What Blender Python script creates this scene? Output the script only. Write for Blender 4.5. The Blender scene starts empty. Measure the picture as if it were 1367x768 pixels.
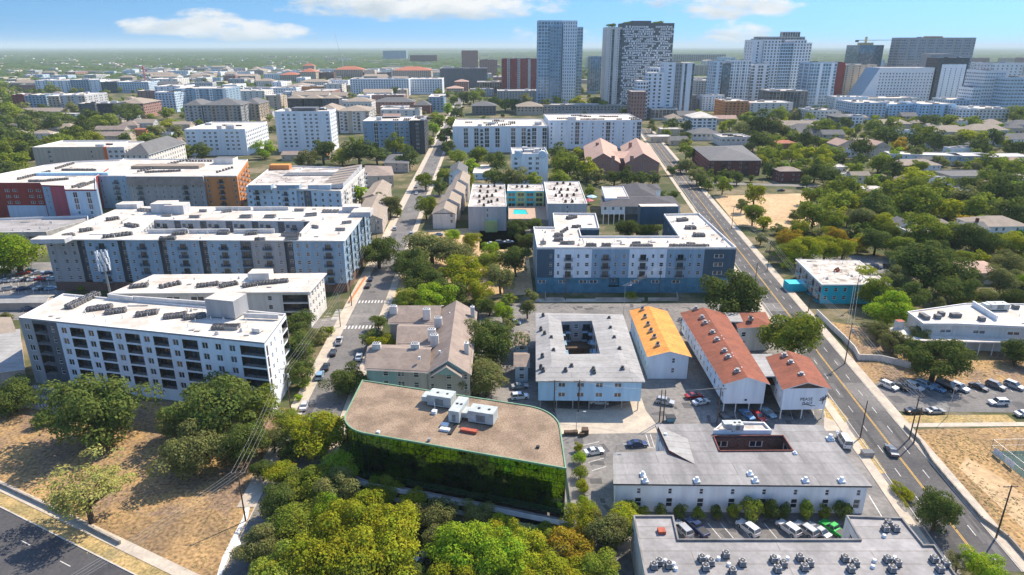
import bpy, bmesh, math, random
import numpy as np
from mathutils import Vector, Matrix
from mathutils.geometry import tessellate_polygon
random.seed(7)
SC = bpy.context.scene
COL = SC.collection
# ---------------------------------------------------------------- camera model (survey of the place)
H = 87.0; F = 890.0; CX = 683.5; CY = 384.0
PIT = math.atan2(CY - 62.0, F); S, K = math.sin(PIT), math.cos(PIT)
def W(px, py, z=0.0):
    """point of the place at height z seen at this pixel of the photograph"""
    v = (py - CY) / F; u = (px - CX) / F
    t = (H - z) / (S + v * K)
    return Vector((u * t, t * (K - v * S), z))
def WD(px, py, D):
    v = (py - CY) / F; u = (px - CX) / F
    t = D / (K - v * S)
    return Vector((u * t, D, H - t * (S + v * K)))
def ppm(p): return F / (p.y * K + (H - p.z) * S)
def PXY(p):
    d = p.y * K + (H - p.z) * S
    up = p.y * S - (H - p.z) * K
    return (CX + F * p.x / d, CY - F * up / d)
YAW = math.radians(2.1)     # the street grid is turned by this much

# ---------------------------------------------------------------- materials
MT = {}
def mat(name, col, rough=0.8, var=0.12, scale=0.6, metal=0.0, spec=0.3, bump=0.0, col2=None, detail=5.0, thr=(0.35, 0.65), fine=None):
    if name in MT: return MT[name]
    m = bpy.data.materials.new(name); m.use_nodes = True
    nt = m.node_tree; N = nt.nodes; L = nt.links
    b = N['Principled BSDF']
    b.inputs['Roughness'].default_value = rough
    b.inputs['Metallic'].default_value = metal
    b.inputs['Specular IOR Level'].default_value = spec
    if var <= 0 and col2 is None:
        b.inputs['Base Color'].default_value = (*col, 1)
    else:
        g = N.new('ShaderNodeNewGeometry')
        n = N.new('ShaderNodeTexNoise'); n.inputs['Scale'].default_value = scale; n.inputs['Detail'].default_value = detail
        n.inputs['Roughness'].default_value = 0.62
        if name.split('_')[0] in ('paint', 'stucco', 'siding', 'panel'):
            mp = N.new('ShaderNodeMapping'); mp.inputs['Scale'].default_value = (2.2, 2.2, .22); L.new(g.outputs['Position'], mp.inputs['Vector']); L.new(mp.outputs[0], n.inputs['Vector'])
        else: L.new(g.outputs['Position'], n.inputs['Vector'])
        r = N.new('ShaderNodeValToRGB')
        r.color_ramp.elements[0].position = thr[0]; r.color_ramp.elements[1].position = thr[1]
        c2 = col2 if col2 else tuple(c * (1 - 2 * var) for c in col)
        c1 = col if col2 else tuple(min(1, c * (1 + var)) for c in col)
        r.color_ramp.elements[0].color = (*c2, 1); r.color_ramp.elements[1].color = (*c1, 1)
        L.new(n.outputs['Fac'], r.inputs['Fac'])
        out = r.outputs['Color']
        if fine:
            n2 = N.new('ShaderNodeTexNoise'); n2.inputs['Scale'].default_value = fine[0]; n2.inputs['Detail'].default_value = 3
            L.new(g.outputs['Position'], n2.inputs['Vector'])
            mr = N.new('ShaderNodeMapRange'); mr.inputs[1].default_value = 0.3; mr.inputs[2].default_value = 0.7
            mr.inputs[3].default_value = 1 - fine[1]; mr.inputs[4].default_value = 1 + fine[1]
            L.new(n2.outputs['Fac'], mr.inputs[0])
            vm = N.new('ShaderNodeVectorMath'); vm.operation = 'SCALE'
            L.new(out, vm.inputs[0]); L.new(mr.outputs[0], vm.inputs['Scale'])
            out = vm.outputs[0]
        L.new(out, b.inputs['Base Color'])
        if bump:
            bp = N.new('ShaderNodeBump'); bp.inputs['Strength'].default_value = bump; bp.inputs['Distance'].default_value = 0.3
            L.new(n.outputs['Fac'], bp.inputs['Height']); L.new(bp.outputs['Normal'], b.inputs['Normal'])
    MT[name] = m
    return m
def leafmat(name, col, var=0.35, yellow=0.0):
    if name in MT: return MT[name]
    m = bpy.data.materials.new(name); m.use_nodes = True
    nt = m.node_tree; N = nt.nodes; L = nt.links
    N.remove(N['Principled BSDF']); out = N['Material Output']
    oi = N.new('ShaderNodeObjectInfo'); g = N.new('ShaderNodeNewGeometry')
    n = N.new('ShaderNodeTexNoise'); n.inputs['Scale'].default_value = 0.45; n.inputs['Detail'].default_value = 3
    L.new(g.outputs['Position'], n.inputs['Vector'])
    hsv = N.new('ShaderNodeHueSaturation'); hsv.inputs['Color'].default_value = (*col, 1)
    mh = N.new('ShaderNodeMapRange'); mh.inputs[1].default_value = 0.3; mh.inputs[2].default_value = 0.7
    mh.inputs[3].default_value = 0.468 - yellow; mh.inputs[4].default_value = 0.522
    L.new(n.outputs['Fac'], mh.inputs[0]); L.new(mh.outputs[0], hsv.inputs['Hue'])
    a = N.new('ShaderNodeMath'); a.operation = 'MULTIPLY_ADD'; a.inputs[1].default_value = var * 1.2; a.inputs[2].default_value = 1 - var * .6
    L.new(oi.outputs['Random'], a.inputs[0])
    a2 = N.new('ShaderNodeMath'); a2.operation = 'MULTIPLY_ADD'; a2.inputs[1].default_value = 0.4; a2.inputs[2].default_value = 0.8
    L.new(g.outputs['Random Per Island'], a2.inputs[0])
    a3 = N.new('ShaderNodeMath'); a3.operation = 'MULTIPLY'
    L.new(a.outputs[0], a3.inputs[0]); L.new(a2.outputs[0], a3.inputs[1]); L.new(a3.outputs[0], hsv.inputs['Value'])
    d = N.new('ShaderNodeBsdfDiffuse'); t = N.new('ShaderNodeBsdfTranslucent'); mx = N.new('ShaderNodeMixShader')
    mx.inputs[0].default_value = 0.36
    L.new(hsv.outputs[0], d.inputs[0]); L.new(hsv.outputs[0], t.inputs[0])
    L.new(d.outputs[0], mx.inputs[1]); L.new(t.outputs[0], mx.inputs[2]); L.new(mx.outputs[0], out.inputs['Surface'])
    MT[name] = m
    return m
def roofmat(name, col, stain, amt=0.5, scale=0.12, seam=0.0, streak=False):
    """membrane roof: blotchy ponding stains, fine grit"""
    m = bpy.data.materials.new(name); m.use_nodes = True
    nt = m.node_tree; N = nt.nodes; L = nt.links; b = N['Principled BSDF']
    b.inputs['Roughness'].default_value = 0.85; b.inputs['Specular IOR Level'].default_value = 0.2
    g = N.new('ShaderNodeNewGeometry')
    n = N.new('ShaderNodeTexNoise'); n.inputs['Scale'].default_value = scale; n.inputs['Detail'].default_value = 8; n.inputs['Roughness'].default_value = .7
    if streak:
        mp = N.new('ShaderNodeMapping'); mp.inputs['Scale'].default_value = (1.0, 0.15, 1)
        L.new(g.outputs['Position'], mp.inputs['Vector']); L.new(mp.outputs[0], n.inputs['Vector'])
    else:
        L.new(g.outputs['Position'], n.inputs['Vector'])
    r = N.new('ShaderNodeValToRGB'); r.color_ramp.elements[0].position = .38; r.color_ramp.elements[1].position = .62
    r.color_ramp.elements[0].color = (*[c * (1 - amt) + s_ * amt for c, s_ in zip(col, stain)], 1); r.color_ramp.elements[1].color = (*col, 1)
    L.new(n.outputs['Fac'], r.inputs['Fac'])
    n2 = N.new('ShaderNodeTexNoise'); n2.inputs['Scale'].default_value = 1.1; n2.inputs['Detail'].default_value = 6
    L.new(g.outputs['Position'], n2.inputs['Vector'])
    mr = N.new('ShaderNodeMapRange'); mr.inputs[1].default_value = .3; mr.inputs[2].default_value = .7; mr.inputs[3].default_value = .86; mr.inputs[4].default_value = 1.06
    L.new(n2.outputs['Fac'], mr.inputs[0])
    vm = N.new('ShaderNodeVectorMath'); vm.operation = 'SCALE'; L.new(r.outputs[0], vm.inputs[0]); L.new(mr.outputs[0], vm.inputs['Scale'])
    out = vm.outputs[0]
    if seam:
        br = N.new('ShaderNodeTexBrick'); br.inputs['Scale'].default_value = 1.0; br.inputs['Brick Width'].default_value = 30; br.inputs['Row Height'].default_value = seam
        br.inputs['Mortar Size'].default_value = 0.09; br.inputs['Color1'].default_value = (1, 1, 1, 1); br.inputs['Color2'].default_value = (.88, .88, .87, 1); br.inputs['Mortar'].default_value = (.68, .65, .62, 1)
        L.new(g.outputs['Position'], br.inputs['Vector'])
        mm = N.new('ShaderNodeMix'); mm.data_type = 'RGBA'; mm.blend_type = 'MULTIPLY'; mm.inputs[0].default_value = 1
        L.new(out, mm.inputs[6]); L.new(br.outputs['Color'], mm.inputs[7]); out = mm.outputs[2]
    L.new(out, b.inputs['Base Color'])
    MT[name] = m
    return m
def glassmat(name, col, rough=0.08, metal=0.0, spec=0.8):
    """window glass: reflective, each pane a little different (blinds half drawn behind it)"""
    if name in MT: return MT[name]
    m = bpy.data.materials.new(name); m.use_nodes = True
    nt = m.node_tree; N = nt.nodes; L = nt.links; b = N['Principled BSDF']
    b.inputs['Roughness'].default_value = rough; b.inputs['Metallic'].default_value = metal; b.inputs['Specular IOR Level'].default_value = spec
    oi = N.new('ShaderNodeObjectInfo'); g = N.new('ShaderNodeNewGeometry')
    ad = N.new('ShaderNodeMath'); ad.operation = 'ADD'; L.new(oi.outputs['Random'], ad.inputs[0]); L.new(g.outputs['Random Per Island'], ad.inputs[1])
    fr = N.new('ShaderNodeMath'); fr.operation = 'FRACT'; L.new(ad.outputs[0], fr.inputs[0])
    r = N.new('ShaderNodeValToRGB'); r.color_ramp.elements[0].color = (*col, 1)
    r.color_ramp.elements[0].position = .45; r.color_ramp.elements[1].position = 1.0
    r.color_ramp.elements[1].color = (*[min(1, c * 1.8 + .07) for c in col], 1)
    L.new(fr.outputs[0], r.inputs[0]); L.new(r.outputs[0], b.inputs['Base Color'])
    MT[name] = m
    return m
# walls
M = dict(
 white=mat('paint_white', (.74, .79, .84), .7, .06, .25),  # blue cast of walls in shade is mixed into this white
 white2=mat('paint_warm_white', (.66, .64, .60), .75, .08, .3),
 grey=mat('stucco_grey', (.33, .34, .35), .8, .08, .3),
 lgrey=mat('stucco_light_grey', (.48, .49, .50), .8, .08, .3),
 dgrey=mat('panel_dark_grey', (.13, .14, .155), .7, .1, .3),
 charcoal=mat('panel_charcoal', (.055, .06, .07), .6, .1, .3),
 navy=mat('siding_navy', (.06, .105, .145), .6, .08, .4),
 steel=mat('siding_steel_blue', (.27, .38, .48), .7, .08, .3),
 lblue=mat('siding_light_blue', (.50, .62, .73), .7, .06, .3),
 sky=mat('paint_sky_blue', (.42, .64, .82), .7, .06, .3),
 teal=mat('paint_turquoise', (.02, .48, .62), .65, .06, .3),
 pod=mat('podium_teal_block', (.09, .23, .32), .8, .12, .5),
 sage=mat('siding_sage', (.30, .42, .38), .8, .08, .4),
 tan=mat('stucco_tan', (.50, .42, .33), .85, .08, .3),
 beige=mat('siding_beige', (.47, .41, .36), .85, .08, .3),
 taupe=mat('siding_taupe', (.36, .32, .29), .85, .08, .3),
 pinkbrick=mat('brick_rose', (.36, .21, .18), .9, .15, 2.0),
 brick=mat('brick_red_brown', (.20, .075, .06), .9, .2, 2.0),
 brown=mat('brick_brown', (.17, .11, .09), .9, .2, 2.0),
 red=mat('panel_brick_red', (.28, .04, .035), .6, .08, .3),
 crimson=mat('panel_crimson', (.42, .09, .12), .6, .06, .3),
 orange=mat('stucco_orange', (.58, .24, .09), .75, .08, .3),
 orange2=mat('panel_bright_orange', (.75, .16, .03), .7, .05, .3),
 yellow=mat('stucco_yellow', (.62, .52, .28), .8, .08, .3),
 conc=mat('concrete', (.42, .40, .37), .85, .14, .35),
 concd=mat('concrete_weathered', (.25, .24, .23), .9, .2, .3),
 lime=mat('stucco_lime', (.40, .50, .22), .8, .08, .3),
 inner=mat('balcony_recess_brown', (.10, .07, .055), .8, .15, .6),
 trim=mat('trim_white', (.75, .74, .72), .6, .04, .5),
 dark=mat('metal_dark', (.03, .032, .035), .5, .1, 1.0),
 rail=mat('railing_metal', (.06, .065, .07), .4, .0, 1.0, metal=.5),
 metal=mat('galvanised_metal', (.42, .44, .45), .45, .1, 1.2, metal=.6),
 acb=mat('condenser_casing', (.30, .295, .285), .5, .1, 1.5),
 acd=mat('condenser_fan', (.035, .035, .04), .6, .1, 2.0),
 wood=mat('weathered_wood', (.12, .085, .06), .9, .2, 3.0),
 greent=mat('copper_green_rim', (.20, .34, .21), .6, .08, .6),
 hvac=mat('air_handler_panel', (.46, .50, .49), .5, .1, .8),
 rust=mat('rusty_red_metal', (.42, .10, .06), .7, .15, 1.5),
 patt=mat('tower_white_panel', (.74, .76, .78), .6, .04, .3),
)
glass = glassmat('window_glass', (.030, .040, .050))
glassb = glassmat('blue_tower_glass', (.10, .15, .19), .08, 0.25, 1.0)
glassg = glassmat('teal_glass', (.04, .22, .26), .08, 0.1, .9)
M['glass'] = glass; M['glassb'] = glassb; M['glassg'] = glassg
# roofs
M['rwhite'] = roofmat('roof_white_membrane', (.74, .70, .64), (.40, .32, .25), .60, .13, seam=3.1)
M['rwhite2'] = roofmat('roof_soiled_membrane', (.70, .66, .61), (.24, .20, .17), .8, .14, seam=2.6)
M['rgrey'] = roofmat('roof_grey_bitumen', (.40, .385, .38), (.23, .22, .215), .8, .10, seam=3.0)
M['rgrey2'] = roofmat('roof_patched_grey', (.36, .35, .345), (.19, .185, .185), .9, .16, streak=True, seam=4.0)
M['rmetal'] = roofmat('roof_pale_metal', (.40, .395, .385), (.28, .27, .26), .6, .15, seam=2.2)
M['rgravel'] = mat('roof_brown_gravel', (.31, .23, .16), .95, .2, .22, col2=(.20, .145, .10), thr=(.38, .6), fine=(3.2, .34), detail=10)
M['rblotch'] = roofmat('roof_blotchy_white', (.74, .69, .61), (.16, .13, .10), .85, .3)
M['rorange'] = roofmat('roof_orange_metal', (.80, .37, .09), (.62, .25, .07), .8, .35, seam=1.6)
M['rred'] = roofmat('roof_red_shingle', (.33, .115, .07), (.20, .08, .055), .7, .3, seam=0.9)
M['rbrown'] = roofmat('roof_brown_shingle', (.33, .265, .22), (.19, .15, .13), .6, .25)
M['rslate'] = roofmat('roof_slate_grey', (.165, .165, .165), (.11, .11, .115), .6, .25)
M['rdark'] = roofmat('roof_dark_shingle', (.10, .095, .105), (.06, .06, .065), .6, .25)
M['rpink'] = roofmat('roof_rosy_tile', (.50, .34, .27), (.36, .24, .19), .6, .25)
M['rterra'] = roofmat('roof_terracotta', (.46, .17, .10), (.33, .12, .08), .6, .25)
M['rtan'] = roofmat('roof_tan_shingle', (.35, .29, .23), (.25, .21, .17), .6, .25)
# bark, leaves
bark = mat('bark', (.10, .075, .055), .95, .25, 3.0)
LEAF = dict(o=leafmat('leaf_dark_oak', (.115, .155, .038)), g=leafmat('leaf_green', (.21, .265, .036)),
            y=leafmat('leaf_yellow_green', (.30, .34, .027), yellow=.008), l=leafmat('leaf_lime', (.24, .36, .028)),
            a=leafmat('leaf_amber', (.38, .28, .030)), k=leafmat('leaf_olive_grey', (.20, .215, .072)),
            s=leafmat('leaf_pale_mesquite', (.44, .44, .13)))
LEAFW = dict(o='dark green', g='mid green', y='yellow-green', l='bright lime green', a='amber-tinted', k='grey-olive', s='pale')

# ---------------------------------------------------------------- mesh builder
class MB:
    def __init__(s): s.v = []; s.f = []; s.m = []
    def face(s, pts, mi=0):
        n = len(s.v); s.v.extend([tuple(p) for p in pts]); s.f.append(tuple(range(n, n + len(pts)))); s.m.append(mi)
    def box(s, c, sx, sy, sz, rz=0.0, mi=0, bottom=True, topmi=None):
        """box standing on c (base centre)"""
        ca, sa = math.cos(rz), math.sin(rz)
        P = []
        for z in (0, sz):
            for x, y in ((-sx, -sy), (sx, -sy), (sx, sy), (-sx, sy)):
                P.append((c[0] + (x * ca - y * sa) / 2, c[1] + (x * sa + y * ca) / 2, c[2] + z))
        n = len(s.v); s.v.extend(P)
        for i in range(4):
            j = (i + 1) % 4; s.f.append((n + i, n + j, n + 4 + j, n + 4 + i)); s.m.append(mi)
        s.f.append((n + 4, n + 5, n + 6, n + 7)); s.m.append(mi if topmi is None else topmi)
        if bottom: s.f.append((n + 3, n + 2, n + 1, n)); s.m.append(mi)
    def tube(s, p, q, r1, r2=None, n=6, mi=0, cap=True):
        r2 = r1 if r2 is None else r2
        p = Vector(p); q = Vector(q); d = (q - p).normalized()
        a = d.orthogonal().normalized(); b = d.cross(a)
        k = len(s.v)
        for (o, r) in ((p, r1), (q, r2)):
            for i in range(n):
                t = 2 * math.pi * i / n; s.v.append(tuple(o + a * (r * math.cos(t)) + b * (r * math.sin(t))))
        for i in range(n):
            j = (i + 1) % n; s.f.append((k + i, k + j, k + n + j, k + n + i)); s.m.append(mi)
        if cap:
            s.f.append(tuple(k + n + i for i in range(n))); s.m.append(mi)
            s.f.append(tuple(k + n - 1 - i for i in range(n))); s.m.append(mi)
    def flat(s, loops, z, mi=0, up=True):
        L3 = [[Vector((p[0], p[1], 0)) for p in lp] for lp in loops]
        allp = [p for lp in L3 for p in lp]
        for t in tessellate_polygon(L3):
            a, b, c = [allp[i] for i in t]
            if ((b - a).cross(c - a)).z < 0: b, c = c, b
            if not up: b, c = c, b
            s.face([(q.x, q.y, z) for q in (a, b, c)], mi)
    def mesh(s, name, mats, org=(0, 0, 0), smooth=False):
        me = bpy.data.meshes.new(name)
        ox, oy, oz = org
        me.from_pydata([(x - ox, y - oy, z - oz) for x, y, z in s.v], [], s.f)
        for m_ in mats: me.materials.append(m_)
        me.polygons.foreach_set('material_index', s.m)
        if smooth: me.polygons.foreach_set('use_smooth', [True] * len(s.f))
        me.update()
        return me
    def build(s, name, mats, parent=None, org=(0, 0, 0), smooth=False, **kw):
        o = bpy.data.objects.new(name, s.mesh(name, mats, org, smooth)); COL.objects.link(o)
        if parent is not None: o.parent = parent
        elif org != (0, 0, 0): o.location = org
        for k_, v_ in kw.items(): o[k_] = v_
        return o
def putmesh(name, me, parent, loc, rz=0.0, sc=(1, 1, 1), mats=None):
    o = bpy.data.objects.new(name, me); COL.objects.link(o)
    o.parent = parent; o.location = loc; o.rotation_euler = (0, 0, rz); o.scale = sc
    if mats:
        for i, m_ in enumerate(mats):
            if m_ is not None: o.material_slots[i].link = 'OBJECT'; o.material_slots[i].material = m_
    return o
REG = []      # every labelled thing: (object, base label, px, py)
LAND = []     # landmarks that labels may name
def thing(name, label, cat, loc, rz=0.0, group=None, auto=False, px=None):
    o = bpy.data.objects.new(name, None); COL.objects.link(o); o.empty_display_size = 1
    o.location = loc; o.rotation_euler = (0, 0, rz); o['category'] = cat; o['label'] = label
    if group: o['group'] = group
    REG.append([o, label, px or PXY(Vector(loc)), auto])
    return o
def tagmesh(o, label, cat, group=None, auto=False, px=(0, 0)):
    o['label'] = label; o['category'] = cat
    if group: o['group'] = group
    REG.append([o, label, px, auto])
    return o
def ccw(pts):
    a = sum(pts[i - 1].x * pts[i].y - pts[i].x * pts[i - 1].y for i in range(len(pts)))
    return pts if a > 0 else pts[::-1]
def offset(pts, d):
    """offset a loop to its left by d (inwards for a counter-clockwise loop)"""
    out = []; n = len(pts)
    for i in range(n):
        a, b, c = pts[i - 1], pts[i], pts[(i + 1) % n]
        e1 = Vector((b.x - a.x, b.y - a.y)).normalized(); e2 = Vector((c.x - b.x, c.y - b.y)).normalized()
        n1 = Vector((-e1.y, e1.x)); n2 = Vector((-e2.y, e2.x))
        m_ = (n1 + n2); 
        if m_.length < 1e-4: m_ = n1
        m_.normalize(); k = d / max(.35, m_.dot(n1))
        out.append(Vector((b.x + m_.x * k, b.y + m_.y * k, 0)))
    return out

# ---------------------------------------------------------------- window, balcony, rooftop templates (unit sized, scaled per copy)
TPL = {}
FOOT = []
def t_window(frame, mull):
    if mull == 'door': frame = M['rail']; mull = 1
    k = ('win', frame.name, mull)
    if k in TPL: return TPL[k]
    b = MB()                               # unit: x -.5...5, z 0..1, faces -y
    fx, fz = .07, .06
    def bar(x0, x1, z0, z1, y0=-.06, y1=.06):
        b.box(((x0 + x1) / 2, (y0 + y1) / 2, z0), x1 - x0, y1 - y0, z1 - z0, 0, 0)
    bar(-.5, -.5 + fx, 0, 1); bar(.5 - fx, .5, 0, 1); bar(-.5 + fx, .5 - fx, 0, fz); bar(-.5 + fx, .5 - fx, 1 - fz, 1)
    if mull == 1: bar(-.03, .03, fz, 1 - fz, -.05, .05)
    if mull == 2: bar(-.5 + fx, .5 - fx, .47, .53, -.05, .05)
    b.face([(-.5, .01, 0), (.5, .01, 0), (.5, .01, 1), (-.5, .01, 1)], 1)
    TPL[k] = b.mesh('window', [frame, glass]); return TPL[k]
def t_balcony(slabm):
    k = ('bal', slabm.name)
    if k in TPL: return TPL[k]
    b = MB()                               # x -.5...5 wide, y 0..-1 out, z up 1.1
    b.box((0, -.5, -.15), 1, 1, .15, 0, 0)
    b.box((0, -.97, 1.0), 1, .05, .06, 0, 1); b.box((-.49, -.48, 1.0), .02, .94, .06, 0, 1); b.box((.49, -.48, 1.0), .02, .94, .06, 0, 1)
    for i in range(13): b.box((-.48 + i * .08, -.97, 0), .018, .03, 1.0, 0, 1)
    for i in range(1, 5):
        for sx in (-.49, .49): b.box((sx, -.97 + i * .2, 0), .015, .04, 1.0, 0, 1)
    TPL[k] = b.mesh('balcony', [slabm, M['rail']]); return TPL[k]
def t_rail():
    if 'rail' in TPL: return TPL['rail']
    b = MB()
    b.box((0, 0, 1.0), 1, .05, .06, 0, 0); b.box((0, 0, .08), 1, .03, .04, 0, 0)
    for i in range(17): b.box((-.48 + i * .06, 0, .1), .014, .02, .9, 0, 0)
    TPL['rail'] = b.mesh('railing', [M['rail']]); return TPL['rail']
def t_ac():
    if 'ac' in TPL: return TPL['ac']
    b = MB()
    b.box((0, 0, .12), .92, .92, .85, 0, 0)
    b.box((0, 0, 0), 1.1, 1.1, .12, 0, 1)
    for i in range(5):
        b.box((0, -.468, .24 + i * .14), .78, .015, .07, 0, 1); b.box((-.468, 0, .24 + i * .14), .015, .78, .07, 0, 1)
        b.box((.468, 0, .24 + i * .14), .015, .78, .07, 0, 1)
    k = len(b.v)
    b.tube((0, 0, .97), (0, 0, 1.03), .43, .41, 12, 1)
    b.tube((0, 0, 1.03), (0, 0, 1.06), .12, .10, 8, 0)
    TPL['ac'] = b.mesh('air_conditioner', [M['acb'], M['acd']]); return TPL['ac']

class Bld:
    """one building: an Empty with wall, roof, parapet, window ... as its parts"""
    def __init__(s, name, label, cat, loc, wmats, group=None, auto=False, px=None, maxw=100, frame=None, gl=None):
        s.root = thing(name, label, cat, loc, 0, group, auto, px)
        s.o = tuple(loc); s.wm = [M[w] for w in wmats]; s.wall = MB(); s.maxw = maxw; s.nw = 0; s.nb = 0
        s.frame = frame or M['trim']; s.stuff = MB(); s.gl = gl or glass; s.nac = 0; s.acs = MB(); s.railst = MB()
    def loc(s, p): return (p[0] - s.o[0], p[1] - s.o[1], p[2] - s.o[2])
    def facade(s, A, B, z0, z1, spec):
        A = Vector((A.x, A.y, 0)); B = Vector((B.x, B.y, 0)); L = (B - A).length; e = (B - A) / L; n = Vector((e.y, -e.x, 0))
        rz = math.atan2(e.y, e.x)
        def P(u, z, d=0.0): q = A + e * u - n * d; return (q.x, q.y, z)
        def quad(u0, u1, za, zb, mi, d=0.0):
            if u1 - u0 > 1e-3 and zb - za > 1e-3: s.wall.face([P(u0, za, d), P(u1, za, d), P(u1, zb, d), P(u0, zb, d)], mi)
        bands = spec if isinstance(spec, list) else [spec]
        if not spec: quad(0, L, z0, z1, 0); return
        z = z0
        for bd in bands:
            p = bd['p']; c = bd.get('c', '0'); rows = bd.get('rows', 1); zb = bd.get('zb', z); dz = bd.get('dz', 3.1)
            bay = bd.get('bay')
            if bay:                       # pattern repeated to fill the wall with bays about this wide
                k = max(1, round(L / bay)); p = (p * (k // len(p) + 1))[:k]; c = (c * (k // len(c) + 1))[:k]
            if len(c) < len(p): c = (c * len(p))[:len(p)]
            wd = bd.get('w') or [1] * len(p)
            wd = (list(wd) * (len(p) // len(wd) + 1))[:len(p)]
            tot = sum(wd); u = 0; ww = bd.get('ww', 1.4); wh = bd.get('wh', 1.5); sill = bd.get('sill', .9); dep = bd.get('dep', .16)
            bc = bd.get('bc')
            ztop = zb + rows * dz
            if z < zb - 1e-3:
                uu = 0
                for i in range(len(p)):
                    w_ = L * wd[i] / tot; quad(uu, uu + w_, z, zb, int(bc if bc is not None else c[i])); uu += w_
            for i, ch in enumerate(p):
                w_ = L * wd[i] / tot; mi = int(c[i]); u0, u1 = u, u + w_; u = u1; um = (u0 + u1) / 2
                if ch == '.':
                    quad(u0, u1, zb, ztop, mi); continue
                if ch == 'r':             # deep dark slot full height
                    D = 1.6
                    s.wall.face([P(u0, zb, D), P(u1, zb, D), P(u1, ztop, D), P(u0, ztop, D)], mi)
                    s.wall.face([P(u0, zb), P(u0, zb, D), P(u0, ztop, D), P(u0, ztop)], mi)
                    s.wall.face([P(u1, zb, D), P(u1, zb), P(u1, ztop), P(u1, ztop, D)], mi)
                    for r in range(rows): s.win(P, um, zb + r * dz + sill, min(w_ * .6, 1.2), wh, D - .05, rz, n)
                    continue
                for r in range(rows):
                    za = zb + r * dz; ze = za + dz
                    ops = []
                    if ch == 'w': ops = [(um, min(ww, w_ * .8), sill, wh, 'w')]
                    elif ch == 'v': ops = [(um, min(ww, w_) * .6, sill, wh, 'w')]
                    elif ch == 'W': ops = [(um, w_ * .78, sill, wh, 'm')]
                    elif ch == 'd': ops = [(um - w_ * .24, min(ww, w_ * .36), sill, wh, 'w'), (um + w_ * .24, min(ww, w_ * .36), sill, wh, 'w')]
                    elif ch == 'b': ops = [(um, w_ * .94, .15, dz - .5, 'b')]
                    elif ch == 'p': ops = [(um, min(2.2, w_ * .7), .1, 2.2, 'p')]
                    elif ch == 's': ops = [(um, w_ * .9, .05, dz - .1, 'm')]
                    last = u0
                    for (uc, ow, oz, oh, kd) in ops:
                        a, b_ = uc - ow / 2, uc + ow / 2; zc, zd = za + oz, min(ze - .02, za + oz + oh)
                        quad(last, a, za, ze, mi); quad(a, b_, za, zc, mi); quad(a, b_, zd, ze, mi); last = b_
                        D = 1.5 if kd == 'b' else dep
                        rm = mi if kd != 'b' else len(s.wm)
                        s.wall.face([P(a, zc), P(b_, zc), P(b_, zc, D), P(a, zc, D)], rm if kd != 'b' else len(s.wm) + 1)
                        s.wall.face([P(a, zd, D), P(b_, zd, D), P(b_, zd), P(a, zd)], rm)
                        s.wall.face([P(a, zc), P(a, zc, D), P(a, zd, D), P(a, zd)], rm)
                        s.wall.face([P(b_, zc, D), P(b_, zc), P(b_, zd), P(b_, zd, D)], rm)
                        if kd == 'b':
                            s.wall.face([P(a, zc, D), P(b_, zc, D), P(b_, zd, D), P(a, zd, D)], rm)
                            s.win(P, uc, zc + .02, ow * .62, (zd - zc) * .88, D - .04, rz, n, 'balcony_door', 'door')
                            q = P(uc, zc, .06)
                            if s.nb < 100: putmesh('railing', t_rail(), s.root, s.loc(q), rz, (ow * .995, 1, 1)); s.nb += 1
                            else: s.railst.box(P(uc, zc + 1.0, .06), ow * .99, .05, .06, rz, 0); s.railst.box(P(uc, zc + .1, .06), ow * .99, .03, .7, rz, 0)
                        else:
                            s.win(P, uc, zc, ow, zd - zc, D - .02, rz, n, 'balcony_door' if kd == 'p' else 'window', 'door' if kd == 'p' else 1 if (kd in 'mp' or ow > 1.6) else 2)
                            if kd == 'p' and r >= bd.get('pfrom', 0):
                                q = P(uc, za + .1, 0)
                                if s.nb < 100: putmesh('balcony', t_balcony(s.wm[bd.get('slab', 0)]), s.root, s.loc(q), rz, (min(w_ * .9, 3.2), 1.25, 1)); s.nb += 1
                    quad(last, u1, za, ze, mi)
            z = ztop
            tc = c
        if z < z1 - 1e-3:
            uu = 0
            for i in range(len(p)):
                w_ = L * wd[i] / tot; quad(uu, uu + w_, z, z1, int(tc[i])); uu += w_
    def win(s, P, uc, z, w, h, d, rz, n, name='window', mull=2):
        if s.nw < s.maxw:
            putmesh(name, t_window(s.frame, mull), s.root, s.loc(P(uc, z, d)), rz, (w, 1, h)); s.nw += 1
        else:
            s.stuff.face([P(uc - w / 2, z, d), P(uc + w / 2, z, d), P(uc + w / 2, z + h, d), P(uc - w / 2, z + h, d)], 0)
    def shell(s, pts, h, specs=None, holes=(), roof='rwhite', par=.7, parm=None, over=0, z0=0.0, rooft=None, default=None, name='roof', cope='trim'):
        """walls + flat roof + parapet on a counter-clockwise loop"""
        FOOT.append([Vector((p.x, p.y, 0)) for p in pts])
        loops = [(pts, 1)] + [(hl, -1) for hl in holes]
        for li, (lp, sg) in enumerate(loops):
            q = lp if sg > 0 else lp[::-1]
            for i in range(len(q)):
                A, B = q[i], q[(i + 1) % len(q)]
                sp = None
                if li == 0: sp = (specs or {}).get(i, default)
                else: sp = (specs or {}).get('hole', default)
                s.facade(A, B, z0, h, sp)
        rb = MB()
        ro = offset(pts, -over) if over else pts
        rz_ = h + (.35 if over else 0)
        rb.flat([ro] + [list(hl) for hl in holes], rz_, 0)
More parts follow.
